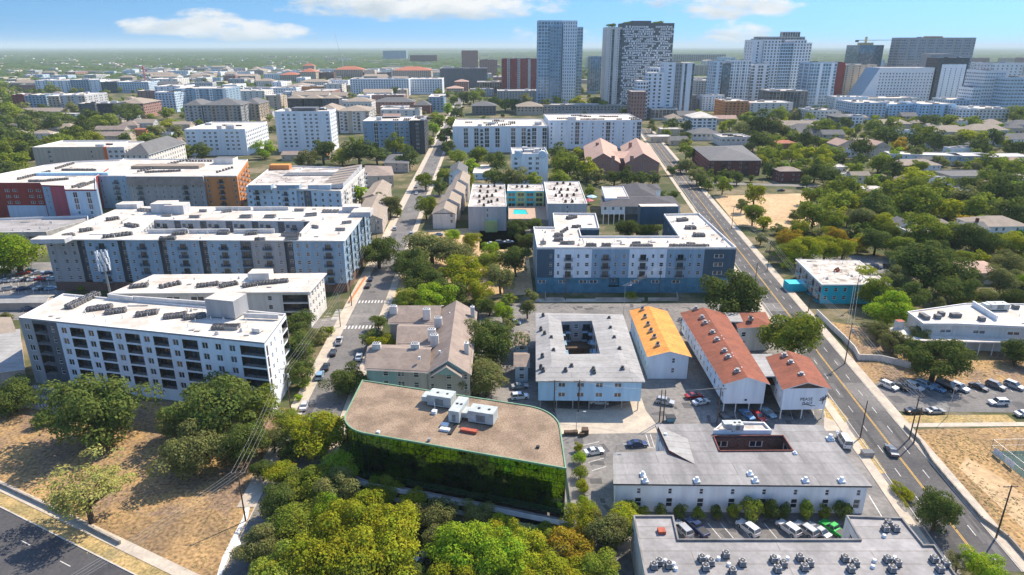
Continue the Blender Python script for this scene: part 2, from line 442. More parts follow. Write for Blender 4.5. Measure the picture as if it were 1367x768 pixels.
        if over:
            for i in range(len(ro)):
                A, B = ro[i], ro[(i + 1) % len(ro)]
                rb.face([(A.x, A.y, h), (B.x, B.y, h), (B.x, B.y, rz_), (A.x, A.y, rz_)], 1)
            rb.flat([ro, pts], h, 1, up=False)
            for hl in holes:
                q = ccw(list(hl))[::-1]
                for i in range(len(q)):
                    A, B = q[i], q[(i + 1) % len(q)]
                    rb.face([(A.x, A.y, h), (B.x, B.y, h), (B.x, B.y, rz_), (A.x, A.y, rz_)], 1)
        rb.build(name, [M[roof], rooft or M['trim']], s.root, s.o)
        if par:
            pb = MB(); pm = M[parm] if parm else s.wm[0]
            for li, (lp, sg) in enumerate(loops):
                q = ccw(list(lp)); q = q if sg > 0 else q[::-1]
                if over: q = offset(q, -over) if sg > 0 else q
                inn = offset(q, .3)
                for i in range(len(q)):
                    j = (i + 1) % len(q); A, B, a, b = q[i], q[j], inn[i], inn[j]; t = rz_ + par
                    pb.face([(A.x, A.y, rz_), (B.x, B.y, rz_), (B.x, B.y, t), (A.x, A.y, t)], 0)
                    pb.face([(A.x, A.y, t), (B.x, B.y, t), (b.x, b.y, t), (a.x, a.y, t)], 1)
                    pb.face([(b.x, b.y, rz_), (a.x, a.y, rz_), (a.x, a.y, t), (b.x, b.y, t)], 1)
            pb.build('parapet', [pm, M[cope]], s.root, s.o)
        return rz_
    def box(s, name, c, sx, sy, sz, m, rz=None, topm=None):
        b = MB(); b.box(c, sx, sy, sz, YAW if rz is None else rz, 0, False, 1 if topm else None)
        return b.build(name, [M[m]] + ([M[topm]] if topm else []), s.root, s.o)
    def acunits(s, spots, sc=1.0, rz=None):
        for p in spots:
            if s.nac < 100:
                putmesh('air_conditioner', t_ac(), s.root, s.loc(p), (YAW if rz is None else rz) + random.uniform(-.06, .06), (sc, sc, sc * random.uniform(.9, 1.1))); s.nac += 1
            else:
                s.acs.box(p, .95 * sc, .95 * sc, .95 * sc, YAW, 0, False, 1)
    def acrow(s, a, b, z, n, rows=1, gap=1.35, sc=1.0):
        """n units from pixel a to pixel b on a roof at height z"""
        A, B = W(*a, z), W(*b, z); e = (B - A); d = e.normalized(); nn = Vector((-d.y, d.x, 0))
        out = []
        for r in range(rows):
            for i in range(n):
                out.append(A + e * (i / max(1, n - 1)) + nn * (gap * r) + Vector((random.uniform(-.1, .1), random.uniform(-.1, .1), 0)))
        s.acunits(out, sc)
    def scatter(s, pts, z, n, sc=1.0):
        inn = offset(pts, 2.5); xs = [p.x for p in inn]; ys = [p.y for p in inn]; out = []; t = 0
        while len(out) < n and t < 2000:
            t += 1; x, y = random.uniform(min(xs), max(xs)), random.uniform(min(ys), max(ys))
            if inside(x, y, inn):
                k = random.randint(2, 4)
                for i in range(k): out.append((x + i * 1.3, y + random.uniform(-.1, .1), z))
        s.acunits(out[:n], sc)
    def smalls(s, pts, z, n):
        inn = offset(pts, 1.2); xs = [p.x for p in inn]; ys = [p.y for p in inn]; k = t = 0
        if 'sv' not in TPL:
            b = MB(); b.box((0, 0, 0), .5, .5, .4, 0, 0); b.tube((0, 0, .4), (0, 0, .7), .12, .18, 6, 0); TPL['sv'] = b.mesh('roof_vent', [M['lgrey']])
            b = MB(); b.tube((0, 0, 0), (0, 0, .8), .1, .1, 6, 0); TPL['sp'] = b.mesh('vent_pipe', [M['trim']])
            b = MB(); b.box((0, 0, 0), 1.2, .8, .25, 0, 0); TPL['sh'] = b.mesh('roof_hatch', [M['conc']])
        while k < n and t < 900:
            t += 1; x, y = random.uniform(min(xs), max(xs)), random.uniform(min(ys), max(ys))
            if not inside(x, y, inn) or any(inside(x, y, h) for h in getattr(s, 'hl', [])): continue
            q = random.choice(('sv', 'sp', 'sp', 'sh')); nm = {'sv': 'roof_vent', 'sp': 'vent_pipe', 'sh': 'roof_hatch'}[q]
            putmesh(nm, TPL[q], s.root, s.loc((x, y, z)), YAW, (random.uniform(.8, 1.5),) * 3); k += 1
        # coiled cables and duct runs
        for k in range(max(2, n // 8)):
            x, y = random.uniform(min(xs), max(xs)), random.uniform(min(ys), max(ys)); L = random.uniform(3, 9); a = YAW + random.choice((0, math.pi / 2)); x2, y2 = x + L * math.cos(a), y + L * math.sin(a)
            if inside(x, y, inn) and inside(x2, y2, inn) and not any(inside(x, y, h) or inside(x2, y2, h) for h in getattr(s, 'hl', [])):
                b = MB(); b.tube((x, y, z + .15), (x2, y2, z + .15), .12, .12, 5); b.build('duct', [M['metal']], s.root, s.o)
    def done(s):
        if getattr(s, 'nsm', 0): s.smalls(s.pts, s.top, s.nsm)
        s.wall.build('wall', s.wm + [M['inner'], M['conc']], s.root, s.o)
        if s.stuff.f: s.stuff.build('window', [s.gl], s.root, s.o, kind='stuff')
        if s.acs.f: s.acs.build('air_conditioner', [M['acb'], M['acd']], s.root, s.o, kind='stuff')
        if s.railst.f: s.railst.build('railing', [M['rail']], s.root, s.o, kind='stuff')
        return s.root
    def pitched(s, c, ze, rise, axis='x', kind='gable', ov=.5, roof='rbrown', gm=0, thick=.18, name='roof'):
        """c: four ccw ground corners (front-left, front-right, back-right, back-left); ridge along x (0-1) or y (1-2)"""
        c = [Vector((p.x, p.y, 0)) for p in c]; FOOT.append(list(c))
        if axis == 'y': c = c[1:] + c[:1]
        o_ = offset(c, -ov)
        e = (c[1] - c[0]).normalized()
        m0 = (o_[0] + o_[3]) / 2; m1 = (o_[1] + o_[2]) / 2
        if kind == 'hip':
            hw = (o_[3] - o_[0]).length / 2; ln = (m1 - m0).length
            k = min(hw, ln / 2 - .05); m0 = m0 + e * k; m1 = m1 - e * k
        Z = lambda p, z: (p.x, p.y, z)
        dz_ = rise * ov / max(.1, (c[3] - c[0]).length / 2)
        zl = ze - dz_; zr = ze + rise
        b = MB()
        for t, mi in ((0, 0), (-thick, 1)):
            b.face([Z(o_[0], zl + t), Z(o_[1], zl + t), Z(m1, zr + t), Z(m0, zr + t)], mi)
            b.face([Z(o_[2], zl + t), Z(o_[3], zl + t), Z(m0, zr + t), Z(m1, zr + t)], mi)
            if kind == 'hip':
                b.face([Z(o_[1], zl + t), Z(o_[2], zl + t), Z(m1, zr + t)], mi); b.face([Z(o_[3], zl + t), Z(o_[0], zl + t), Z(m0, zr + t)], mi)
        for a, d in ((0, 1), (2, 3)): b.face([Z(o_[a], zl - thick), Z(o_[d], zl - thick), Z(o_[d], zl), Z(o_[a], zl)], 1)
        if kind == 'hip':
            for a, d in ((1, 2), (3, 0)): b.face([Z(o_[a], zl - thick), Z(o_[d], zl - thick), Z(o_[d], zl), Z(o_[a], zl)], 1)
        else:
            for a, mm, d in ((1, m1, 2), (3, m0, 0)):
                b.face([Z(o_[a], zl - thick), Z(mm, zr - thick), Z(mm, zr), Z(o_[a], zl)], 1)
                b.face([Z(mm, zr - thick), Z(o_[d], zl - thick), Z(o_[d], zl), Z(mm, zr)], 1)
            g0 = (c[0] + c[3]) / 2; g1 = (c[1] + c[2]) / 2
            zz = ze - thick - .02
            s.wall.face([Z(c[1], zz), Z(c[2], zz), Z(g1, zr - thick - .03)], gm); s.wall.face([Z(c[3], zz), Z(c[0], zz), Z(g0, zr - thick - .03)], gm)
        return b.build(name, [M[roof], M['trim']], s.root, s.o)
def inside(x, y, pts):
    r = False; n = len(pts)
    for i in range(n):
        a, b = pts[i - 1], pts[i]
        if (a.y > y) != (b.y > y) and x < (b.x - a.x) * (y - a.y) / (b.y - a.y) + a.x: r = not r
    return r
def loop(pxs, z): return ccw([Vector((*W(x, y, z).xy, 0)) for x, y in pxs])
def cen(pts): return Vector((sum(p.x for p in pts) / len(pts), sum(p.y for p in pts) / len(pts), 0))
def mid(pxs): return (sum(p[0] for p in pxs) / len(pxs), sum(p[1] for p in pxs) / len(pxs))
# ================================================================ THE SETTING
def sheet(name, loops_px, z, m, world=False, **kw):
    b = MB()
    lps = []
    for lp in loops_px:
        lps.append(lp if world else [W(x, y, 0) for x, y in lp])
    b.flat(lps, z, 0)
    return b.build(name, [m], None, **{'kind': 'structure', **kw})
def strip(name, line, width, z, m, off=0.0, **kw):
    """band of constant width along a world polyline"""
    P = [Vector((p[0], p[1], 0)) for p in line]; L = []; R = []
    for i, p in enumerate(P):
        a = P[max(0, i - 1)]; c = P[min(len(P) - 1, i + 1)]; d = (c - a).normalized(); n = Vector((-d.y, d.x, 0))
        L.append(p + n * (off + width / 2)); R.append(p + n * (off - width / 2))
    b = MB()
    h = kw.pop('h', 0)
    for i in range(len(P) - 1):
        b.face([(R[i].x, R[i].y, z), (R[i + 1].x, R[i + 1].y, z), (L[i + 1].x, L[i + 1].y, z), (L[i].x, L[i].y, z)], 0)
        if h:
            for Q in (L, R): b.face([(Q[i].x, Q[i].y, z - h), (Q[i + 1].x, Q[i + 1].y, z - h), (Q[i + 1].x, Q[i + 1].y, z), (Q[i].x, Q[i].y, z)], 0)
    if h:
        for i in (0, -1): b.face([(R[i].x, R[i].y, z - h), (L[i].x, L[i].y, z - h), (L[i].x, L[i].y, z), (R[i].x, R[i].y, z)], 0)
    return b.build(name, [m], None, **{'kind': 'structure', **kw})

asph = mat('asphalt', (.115, .11, .108), .9, .14, .10, col2=(.070, .068, .070), thr=(.35, .65), fine=(1.6, .16))
asph2 = mat('asphalt_old', (.19, .18, .17), .92, .14, .08, col2=(.13, .125, .122), fine=(1.2, .18))
asph3 = mat('asphalt_dark', (.085, .083, .085), .9, .14, .12, col2=(.055, .055, .06), fine=(1.5, .15))
lotm = mat('parking_lot', (.24, .225, .21), .92, .14, .1, col2=(.15, .145, .14), fine=(1.0, .2))
pave = mat('pavement_concrete', (.54, .47, .37), .9, .14, .3, col2=(.40, .35, .29), fine=(2.0, .1))
kerb_m = mat('kerb_concrete', (.50, .47, .42), .9, .1, .6)
dry = mat('dry_grass', (.37, .235, .105), .98, .2, .055, col2=(.21, .14, .075), thr=(.40, .58), fine=(1.4, .5), detail=12)
dryb = mat('bare_brown_soil', (.22, .15, .098), .98, .2, .09, col2=(.35, .225, .10), thr=(.42, .58), fine=(1.4, .5), detail=12)
sand = mat('sandy_lot', (.56, .40, .23), .98, .2, .06, col2=(.42, .29, .16), fine=(.6, .22), detail=8)
strawm = mat('straw_verge', (.42, .30, .13), .98, .2, .25, col2=(.27, .21, .09), fine=(1.8, .4), thr=(.4, .6))
grassm = mat('green_lawn', (.10, .16, .03), .95, .2, .2, fine=(1.5, .3))
paint = mat('road_paint_white', (.66, .65, .62), .7, .2, 2.5)
painty = mat('road_paint_yellow', (.70, .42, .07), .7, .12, 1.5)
stonem = mat('limestone_wall', (.34, .31, .27), .95, .2, .8)
white_path = mat('chalky_path', (.74, .71, .66), .95, .1, .5)
# ground: one sheet to the horizon: city soil, dry lawn and concrete patches
gm = bpy.data.materials.new('ground_mix'); gm.use_nodes = True
_n = gm.node_tree.nodes; _l = gm.node_tree.links; _b = _n['Principled BSDF']; _b.inputs['Roughness'].default_value = .95; _b.inputs['Specular IOR Level'].default_value = .1
_g = _n.new('ShaderNodeNewGeometry')
_a = _n.new('ShaderNodeTexNoise'); _a.inputs['Scale'].default_value = .035; _a.inputs['Detail'].default_value = 9; _a.inputs['Roughness'].default_value = .7
_l.new(_g.outputs['Position'], _a.inputs['Vector'])
_r = _n.new('ShaderNodeValToRGB'); _l.new(_a.outputs[0], _r.inputs[0])
_r.color_ramp.elements[0].position = .36; _r.color_ramp.elements[0].color = (.055, .075, .028, 1)
_r.color_ramp.elements[1].position = .72; _r.color_ramp.elements[1].color = (.26, .22, .16, 1)
_e = _r.color_ramp.elements.new(.49); _e.color = (.09, .095, .045, 1)
_e = _r.color_ramp.elements.new(.58); _e.color = (.20, .165, .10, 1)
_l.new(_r.outputs[0], _b.inputs['Base Color'])
_mb = MB(); _mb.face([(-55000, -100, 0), (55000, -100, 0), (55000, 60000, 0), (-55000, 60000, 0)]); _mb.build('ground', [gm], None, kind='structure')

G2 = lambda x, y: tuple(W(x, y, 0).xy)
# lots and fields
sheet('dry_field', [[(0, 548), (60, 530), (390, 545), (368, 610), (350, 690), (312, 790), (215, 790), (0, 656), (-500, 500), (-500, 480), (-200, 520)]], .02, dryb, label='')
sheet('dry_grass_patch', [[(0, 600), (40, 600), (60, 640), (130, 690), (200, 690), (290, 680), (312, 720), (285, 790), (240, 775), (160, 722), (0, 645), (-60, 620)]], .03, dry)
sheet('chalk_path', [[(352, 644), (338, 652), (328, 672), (324, 692), (308, 722), (297, 744), (283, 790), (290, 790), (302, 752), (311, 732), (322, 727), (318, 716), (331, 692), (335, 670), (343, 656), (354, 649)]], .05, white_path)
sheet('grove_soil', [[(540, 310), (700, 300), (712, 392), (640, 400), (520, 402), (525, 345)]], .02, sand)
sheet('east_block_ground', [[(895, 407), (1020, 404), (1175, 600), (1300, 790), (700, 790), (640, 560), (640, 405)]], .012, lotm)
sheet('alley_concrete', [[(740, 545), (800, 548), (862, 530), (960, 540), (1120, 545), (1135, 575), (750, 580)]], .03, pave)
sheet('parking_lot', [[(748, 580), (880, 578), (885, 600), (830, 690), (790, 720), (785, 640), (765, 600)]], .04, lotm)
sheet('carport_yard', [[(855, 528), (975, 530), (1100, 548), (1100, 572), (880, 572), (862, 548)]], .04, lotm)
sheet('motor_court_yard', [[(895, 686), (1135, 686), (1165, 735), (890, 735)]], .05, asph2)
sheet('west_parking_lot', [[(-40, 352), (84, 350), (90, 425), (-40, 430)]], .02, lotm)
sheet('sandy_lot', [[(952, 262), (1080, 258), (1095, 300), (1060, 308), (985, 302)]], .02, sand)
sheet('teal_lot', [[(1060, 338), (1230, 345), (1230, 372), (1090, 380)]], .025, lotm)
sheet('right_lot_soil', [[(1110, 430), (1367, 470), (1500, 500), (1500, 520), (1180, 520), (1150, 500)]], .012, dryb)
sheet('right_field', [[(1222, 574), (1380, 570), (2300, 570), (2300, 800), (1400, 800), (1330, 722), (1250, 620)]], .02, dry)
sheet('field_track', [[(1290, 610), (1340, 640), (1400, 690), (1480, 790), (1440, 790), (1360, 700), (1280, 625)]], .03, sand)
sheet('roadside_straw', [[(1098, 528), (1112, 535), (1133, 560), (1126, 567), (1098, 556)]], .035, strawm)
sheet('straw_island', [[(1138, 584), (1152, 586), (1184, 632), (1168, 633), (1150, 615)]], .035, strawm)
sheet('north_block_lot', [[(640, 306), (715, 300), (722, 332), (640, 334)]], .02, lotm)
sheet('left_block_forecourt', [[(60, 500), (390, 560), (372, 545), (62, 478)]], .03, concm if False else lotm)

# ---- streets (world centre lines through surveyed pixels)
def lineW(pxs): return [G2(*p) for p in pxs]
left_c = lineW([(352, 800), (390, 690), (438, 575), (459, 526), (480, 438), (505, 385), (526, 352), (551, 285), (562, 262), (577, 229), (588, 197), (599, 165), (607, 140), (622, 110)])
# the street runs straight; use a fitted line
def fit(a, b, t0, t1, n=12):
    a = Vector(G2(*a)); b = Vector(G2(*b)); return [tuple(a + (b - a) * (t0 + (t1 - t0) * i / n)) for i in range(n + 1)]
LS = fit((480, 437), (553, 272), -.72, 6.0)
LSW = 9.8
RS = fit((1170, 571), (1097, 477), -1.2, 16.0)
RSW = 11.5
def side(line, off):
    P = [Vector((p[0], p[1], 0)) for p in line]; o = []
    for i, p in enumerate(P):
        a = P[max(0, i - 1)]; c = P[min(len(P) - 1, i + 1)]; d = (c - a).normalized(); o.append(tuple((p + Vector((-d.y, d.x, 0)) * off).xy))
    return o
LN = [p for p in LS if p[1] > 150]; LN = [tuple(Vector(LN[0]) - (Vector(LN[1]) - Vector(LN[0])) * .6)] + LN
strip('west_pavement', side(LN, LSW / 2 + 1.9), 3.6, .12, pave, h=.12)
strip('west_kerb', side(LS, LSW / 2 + .07), .18, .13, kerb_m, h=.13)
strip('west_pavement', side(LS, -LSW / 2 - 1.5), 2.6, .12, pave, h=.12)
strip('left_street', LS, LSW, .03, asph2)
strip('right_pavement', side(RS, RSW / 2 + 2.2), 2.2, .12, pave, h=.12)
strip('right_pavement', side(RS, -RSW / 2 - 1.6), 2.6, .12, pave, h=.12)
strip('roadside_kerb', side(RS, RSW / 2 + .1), .2, .13, kerb_m, h=.13)
strip('roadside_kerb', side(RS, -RSW / 2 - .1), .2, .13, kerb_m, h=.13)
strip('right_street', RS, RSW, .03, asph)
# cross street, and the parking street on the right
XS = lineW([(395, 436), (480, 425), (600, 414), (715, 411), (860, 411), (1045, 410)])
strip('cross_street', XS, 8.0, .038, lotm)
strip('cross_pavement', side(XS[3:5], 7.2), 3.2, .10, pave, h=.1)
PS = lineW([(1140, 529), (1200, 530), (1300, 531), (1420, 534), (1600, 538)])
strip('parking_street', PS, 15.0, .038, asph2)
strip('verge_strip', [G2(1205, 560), G2(1350, 559)], 3.6, .06, strawm)
strip('verge_pavement', [G2(1212, 568), G2(1420, 566)], 1.8, .07, pave)
XS2 = lineW([(540, 262), (640, 262), (700, 262)]); strip('side_street', XS2, 9, .036, asph2)
XS3 = lineW([(905, 243), (1000, 246), (1140, 250)]); strip('side_street', XS3, 8, .036, lotm)
# markings
mk = MB()
def bar(a, b, w, m=0, z=.045):
    a = Vector(a); b = Vector(b); d = (b - a).normalized(); n = Vector((-d.y, d.x)) * w / 2
    mk.face([(*(a - n), z), (*(b - n), z), (*(b + n), z), (*(a + n), z)], m)
for o_ in (.14, -.14):
    q = side(RS, o_ ); bar(q[0], q[-1], .12, 1)
rs0 = Vector(RS[0]); rd = (Vector(RS[-1]) - rs0).normalized(); rn = Vector((-rd.y, rd.x))
for k in range(70):
    for o_ in (2.9, -2.9):
        a = rs0 + rd * (k * 9.0) + rn * o_; bar(a, a + rd * 3, .14)
ls0 = Vector(LS[0]); ld = (Vector(LS[-1]) - ls0).normalized(); ln = Vector((-ld.y, ld.x))
for py in (437, 403):       # crosswalk bars over the left street
    c = Vector(G2(480 if py == 437 else 497, py))
    for i in range(-4, 5):
        a = c + ln * (-1) * (i * 1.15); bar(a - ld * 1.3, a + ld * 1.3, .5)
c = Vector(G2(452, 420))
for i in range(-3, 4):
    a = c + ld * (i * 1.35); bar(a - ln * 1.7, a + ln * 1.7, .55)
c = Vector(G2(436, 423))
for i in range(-1, 2):
    a = c + ld * (i * 3.1); bar(a - ln * 1.0 , a + ln * 1.0, .2)
for i in range(7):
    a = Vector(G2(1186 + 0, 520)); 
mk.build('road_markings', [paint, painty], None, kind='structure')
lm = MB()
def lbar(p, q, w=.12, z=.065):
    a = Vector(G2(*p)); b = Vector(G2(*q)); d = (b - a).normalized(); n = Vector((-d.y, d.x)) * w / 2
    lm.face([(*(a - n), z), (*(b - n), z), (*(b + n), z), (*(a + n), z)], 0)
for i, (x0, x1) in enumerate(((776, 800), (783, 803), (787, 806), (792, 809))): lbar((x0 - 2, 596 + i * 11), (x1, 590 + i * 11), .15)
for x in (862, 868): lbar((x, 580), (x + 6, 598), .15)
lbar((840, 598), (872, 598), .15)
for x in (922, 945, 962, 985, 1020, 1040): lbar((x, 699 if x < 1000 else 699), (x + 17, 719), .15)
lbar((1160, 662), (1177, 690), .2)
for x in range(1178, 1367, 16): lbar((x, 508), (x + 14, 524), .12)
for x in range(980, 1110, 15): lbar((x, 548), (x + 3, 560), .12)
for y in (367, 378, 389): 
    for x in range(4, 78, 10): lbar((x, y - 4), (x + 1, y + 3), .12)
lm.build('bay_markings', [paint], None, kind='structure')
# repair patches, oil marks and tar lines in the streets and lots
pt = MB(); rs = random.Random(8)
def patch(x, y, w, d, a, m, z): pt.box((x, y, z - .05), w, d, .05, a, m, False)
for k in range(60):
    q = Vector(LS[0]).lerp(Vector(LS[-1]), rs.uniform(.02, .42)); o_ = rs.uniform(-3.6, 3.6); patch(q.x + o_, q.y, rs.uniform(.3, 2.6), rs.uniform(1, 9), YAW, rs.randrange(2), .036 + .0004 * k / 2)
for k in range(70):
    q = rs0 + rd * rs.uniform(0, 420) + rn * rs.uniform(-4.6, 4.6); patch(q.x, q.y, rs.uniform(.2, 1.6), rs.uniform(2, 16), math.atan2(rd.y, rd.x) - math.pi / 2, 2 + rs.randrange(2), .036 + .0001 * k / 2) if rs.random() < .8 else None
for (x0, y0, x1, y1, n) in ((1160, 524, 1367, 545, 34), (765, 585, 870, 640, 22), (870, 540, 1100, 568, 30), (720, 408, 1010, 414, 24), (900, 692, 1130, 716, 22), (10, 355, 80, 392, 14), (770, 640, 815, 690, 10)):
    for k in range(n):
        q = W(rs.uniform(x0, x1), rs.uniform(y0, y1), 0); patch(q.x, q.y, rs.uniform(.4, 3.5), rs.uniform(.4, 3.5), YAW + rs.choice((0, .3, -.2)), rs.randrange(2), .056 + .0002 * k)
pt.build('street_patches', [mat('patch_dark', (.10, .098, .10), .9, .1, .5), mat('patch_pale', (.20, .195, .185), .9, .1, .5), mat('patch_tar', (.06, .06, .062), .85, .1, .5), mat('patch_worn', (.135, .13, .128), .9, .1, .5)], None, kind='structure')
# dry weeds: tufts standing on the fields and verges
wd = np.random.RandomState(4); TV = []; 
def weeds(pxpoly, n, h0, h1):
    P = [Vector((*W(x, y, 0).xy, 0)) for x, y in pxpoly]; Y0, Y1 = min(p.y for p in P), max(p.y for p in P); X0, X1 = min(p.x for p in P), max(p.x for p in P); k = t = 0
    while k < n and t < n * 9:
        t += 1; x, y = wd.uniform(X0, X1), wd.uniform(Y0, Y1)
        if not inside(x, y, P) or math.sin(x * .21 + 1.3 * math.sin(y * .17)) + math.sin(y * .31 + x * .11) < wd.uniform(-1.6, 1.2): continue
        for j in range(3):
            a = wd.uniform(0, 3.14); w = wd.uniform(.12, .4); h = wd.uniform(h0, h1); dx, dy = math.cos(a) * w, math.sin(a) * w; lx, ly = wd.uniform(-.2, .2, 2)
            TV.append([(x - dx, y - dy, .02), (x + dx, y + dy, .02), (x + dx * .5 + lx, y + dy * .5 + ly, h), (x - dx * .7 + lx, y - dy * .7 + ly, h)])
        k += 1
weeds([(0, 560), (380, 560), (350, 690), (300, 780), (250, 775), (0, 645)], 1500, .03, .12)
weeds([(1225, 578), (1380, 572), (1420, 760), (1330, 715)], 800, .03, .12)
weeds([(0, 662), (0, 676), (170, 768), (190, 768)], 200, .03, .08)
weeds([(1110, 430), (1180, 470), (1367, 480), (1367, 506), (1180, 505)], 400, .03, .12)
wm_ = MB()
for q in TV: wm_.face(q, 0)
o = wm_.build('dry_weeds', [mat('dry_weed', (.40, .31, .13), .95, .3, .5, col2=(.22, .19, .08))], None, kind='stuff'); tagmesh(o, 'dry straw-coloured weeds dotted over the fields and verges', 'weeds', px=(180, 690))
# bottom-left road
BL = fit((0, 718), (95, 768), -1.4, 4.5)     # centre line of the corner road
ka = Vector(G2(0, 677)); kb = Vector(G2(181, 768)); kd = (kb - ka).normalized(); kn = Vector((kd.y, -kd.x))
def par_line(off, t0=-60, t1=60): return [tuple(ka + kd * t0 + kn * off), tuple(ka + kd * t1 + kn * off)]
strip('corner_road', par_line(5.6), 11.0, .035, asph3)
strip('corner_kerb', par_line(.0), .25, .14, kerb_m, h=.14)
strip('corner_verge', par_line(-1.4), 2.6, .06, strawm)
strip('corner_pavement', par_line(-3.9), 2.2, .08, pave)
b = MB(); 
for t in range(-30, 27, 6):
    a = ka + kd * t + kn * 8.2; bb = a + kd * 3
    pass
md = MB()
for t in (-22, -10, 2, 14, 26): 
    a = ka + kd * t + kn * 3.8; n_ = kn * .07
    md.face([(*(a - n_), .05), (*(a + kd * 3 - n_), .05), (*(a + kd * 3 + n_), .05), (*(a + n_), .05)])
for t in range(-40, 12, 4):       # bars that divide the light median
    a = ka + kd * t + kn * 7.4; e_ = a + kn * 3.2; n_ = kd * .1
    md.face([(*(a - n_), .175), (*(e_ - n_), .175), (*(e_ + n_), .175), (*(a + n_), .175)])
md.build('corner_markings', [paint], None, kind='structure')
q1 = ka + kd * -60 + kn * 9.0; q2 = ka + kd * 6 + kn * 9.0
strip('corner_median', [tuple(q1), tuple(q2)], 3.4, .16, mat('median_paving', (.36, .28, .22), .9, .15, .5), h=.16)
w_ = MB(); 
for (p, q) in (((-40, 630), (0, 648)), ((0, 648), (60, 676)), ((60, 676), (112, 702)), ((112, 702), (161, 727))):
    a = W(*p, 0); c2 = W(*q, 0); d = (c2 - a); rz = math.atan2(d.y, d.x); m_ = (a + c2) / 2
    w_.box((m_.x, m_.y, 0), d.length, .35, .8, rz, 0)
tagmesh(w_.build('retaining_wall', [stonem]), 'low stone retaining wall beside the pavement of the corner road', 'wall', px=(80, 685))
w_ = MB(); pts = [(1207, 572), (1228, 592), (1245, 620), (1275, 655), (1310, 695), (1345, 720), (1380, 760), (1410, 800)]
for p, q in zip(pts, pts[1:]):
    a = W(*p, 0); c2 = W(*q, 0); d = (c2 - a); m_ = (a + c2) / 2
    w_.box((m_.x, m_.y, 0), d.length + .2, .3, .9, math.atan2(d.y, d.x), 0)
tagmesh(w_.build('retaining_wall', [stonem]), 'long low dark stone wall between dry field and right street', 'wall', px=(1290, 670))
# far woods: rough canopy from the city edge to the horizon
def fbm(x, y, o=5, seed=0):
    rs = np.random.RandomState(seed); r = np.zeros_like(x)
    for k in range(o):
        f = 2.0 ** k
        for _ in range(4):
            a = rs.uniform(0, 2 * np.pi); ph = rs.uniform(0, 6.28)
            r += np.sin((x * np.cos(a) + y * np.sin(a)) * f + ph + 1.3 * np.sin((x * np.sin(a) - y * np.cos(a)) * f * .7 + ph)) / (4 * f ** .7)
    return r
def canopy():
    n1, n2 = 560, 720
    Y = np.geomspace(1500, 45000, n1); A = np.linspace(-.92, .92, n2)
    rs = np.random.RandomState(3)
    YY, AA = np.meshgrid(Y, A, indexing='ij'); XX = AA * YY
    XX = XX + rs.uniform(-.3, .3, XX.shape) * YY * (1.84 / n2); 
    Z = 5.5 + 3.0 * fbm(XX / 60, YY / 60, 3, 1) + rs.uniform(-3.8, 3.8, XX.shape) + 10 * fbm(XX / 900, YY / 900, 2, 5) * np.clip((YY - 2500) / 6000, 0, 1)
    clr = fbm(XX / 240, YY / 240, 3, 9)
    city = (AA > -.25) & (YY < 1900)
    Z = np.where((clr > .68) | city, -1.0, Z)
    v = np.stack([XX, YY, Z], -1).reshape(-1, 3)
    idx = np.arange(n1 * n2).reshape(n1, n2)
    f = np.stack([idx[:-1, :-1], idx[:-1, 1:], idx[1:, 1:], idx[1:, :-1]], -1).reshape(-1, 4)
    me = bpy.data.meshes.new('far_woods'); me.vertices.add(len(v)); me.vertices.foreach_set('co', v.ravel().astype(np.float32))
    me.loops.add(f.size); me.loops.foreach_set('vertex_index', f.ravel().astype(np.int32)); me.polygons.add(len(f))
    me.polygons.foreach_set('loop_start', np.arange(0, f.size, 4, dtype=np.int32)); me.polygons.foreach_set('loop_total', np.full(len(f), 4, dtype=np.int32))
    me.update(); me.validate()
    cm = mat('far_canopy', (.075, .11, .032), .95, .2, .012, col2=(.030, .055, .018), spec=.05, fine=(.05, .35), detail=9)
    me.materials.append(cm)
    o = bpy.data.objects.new('far_woods', me); COL.objects.link(o); o['kind'] = 'stuff'
    tagmesh(o, 'hazy green treetops stretching behind the city to the horizon', 'woods', px=(200, 80))
canopy()

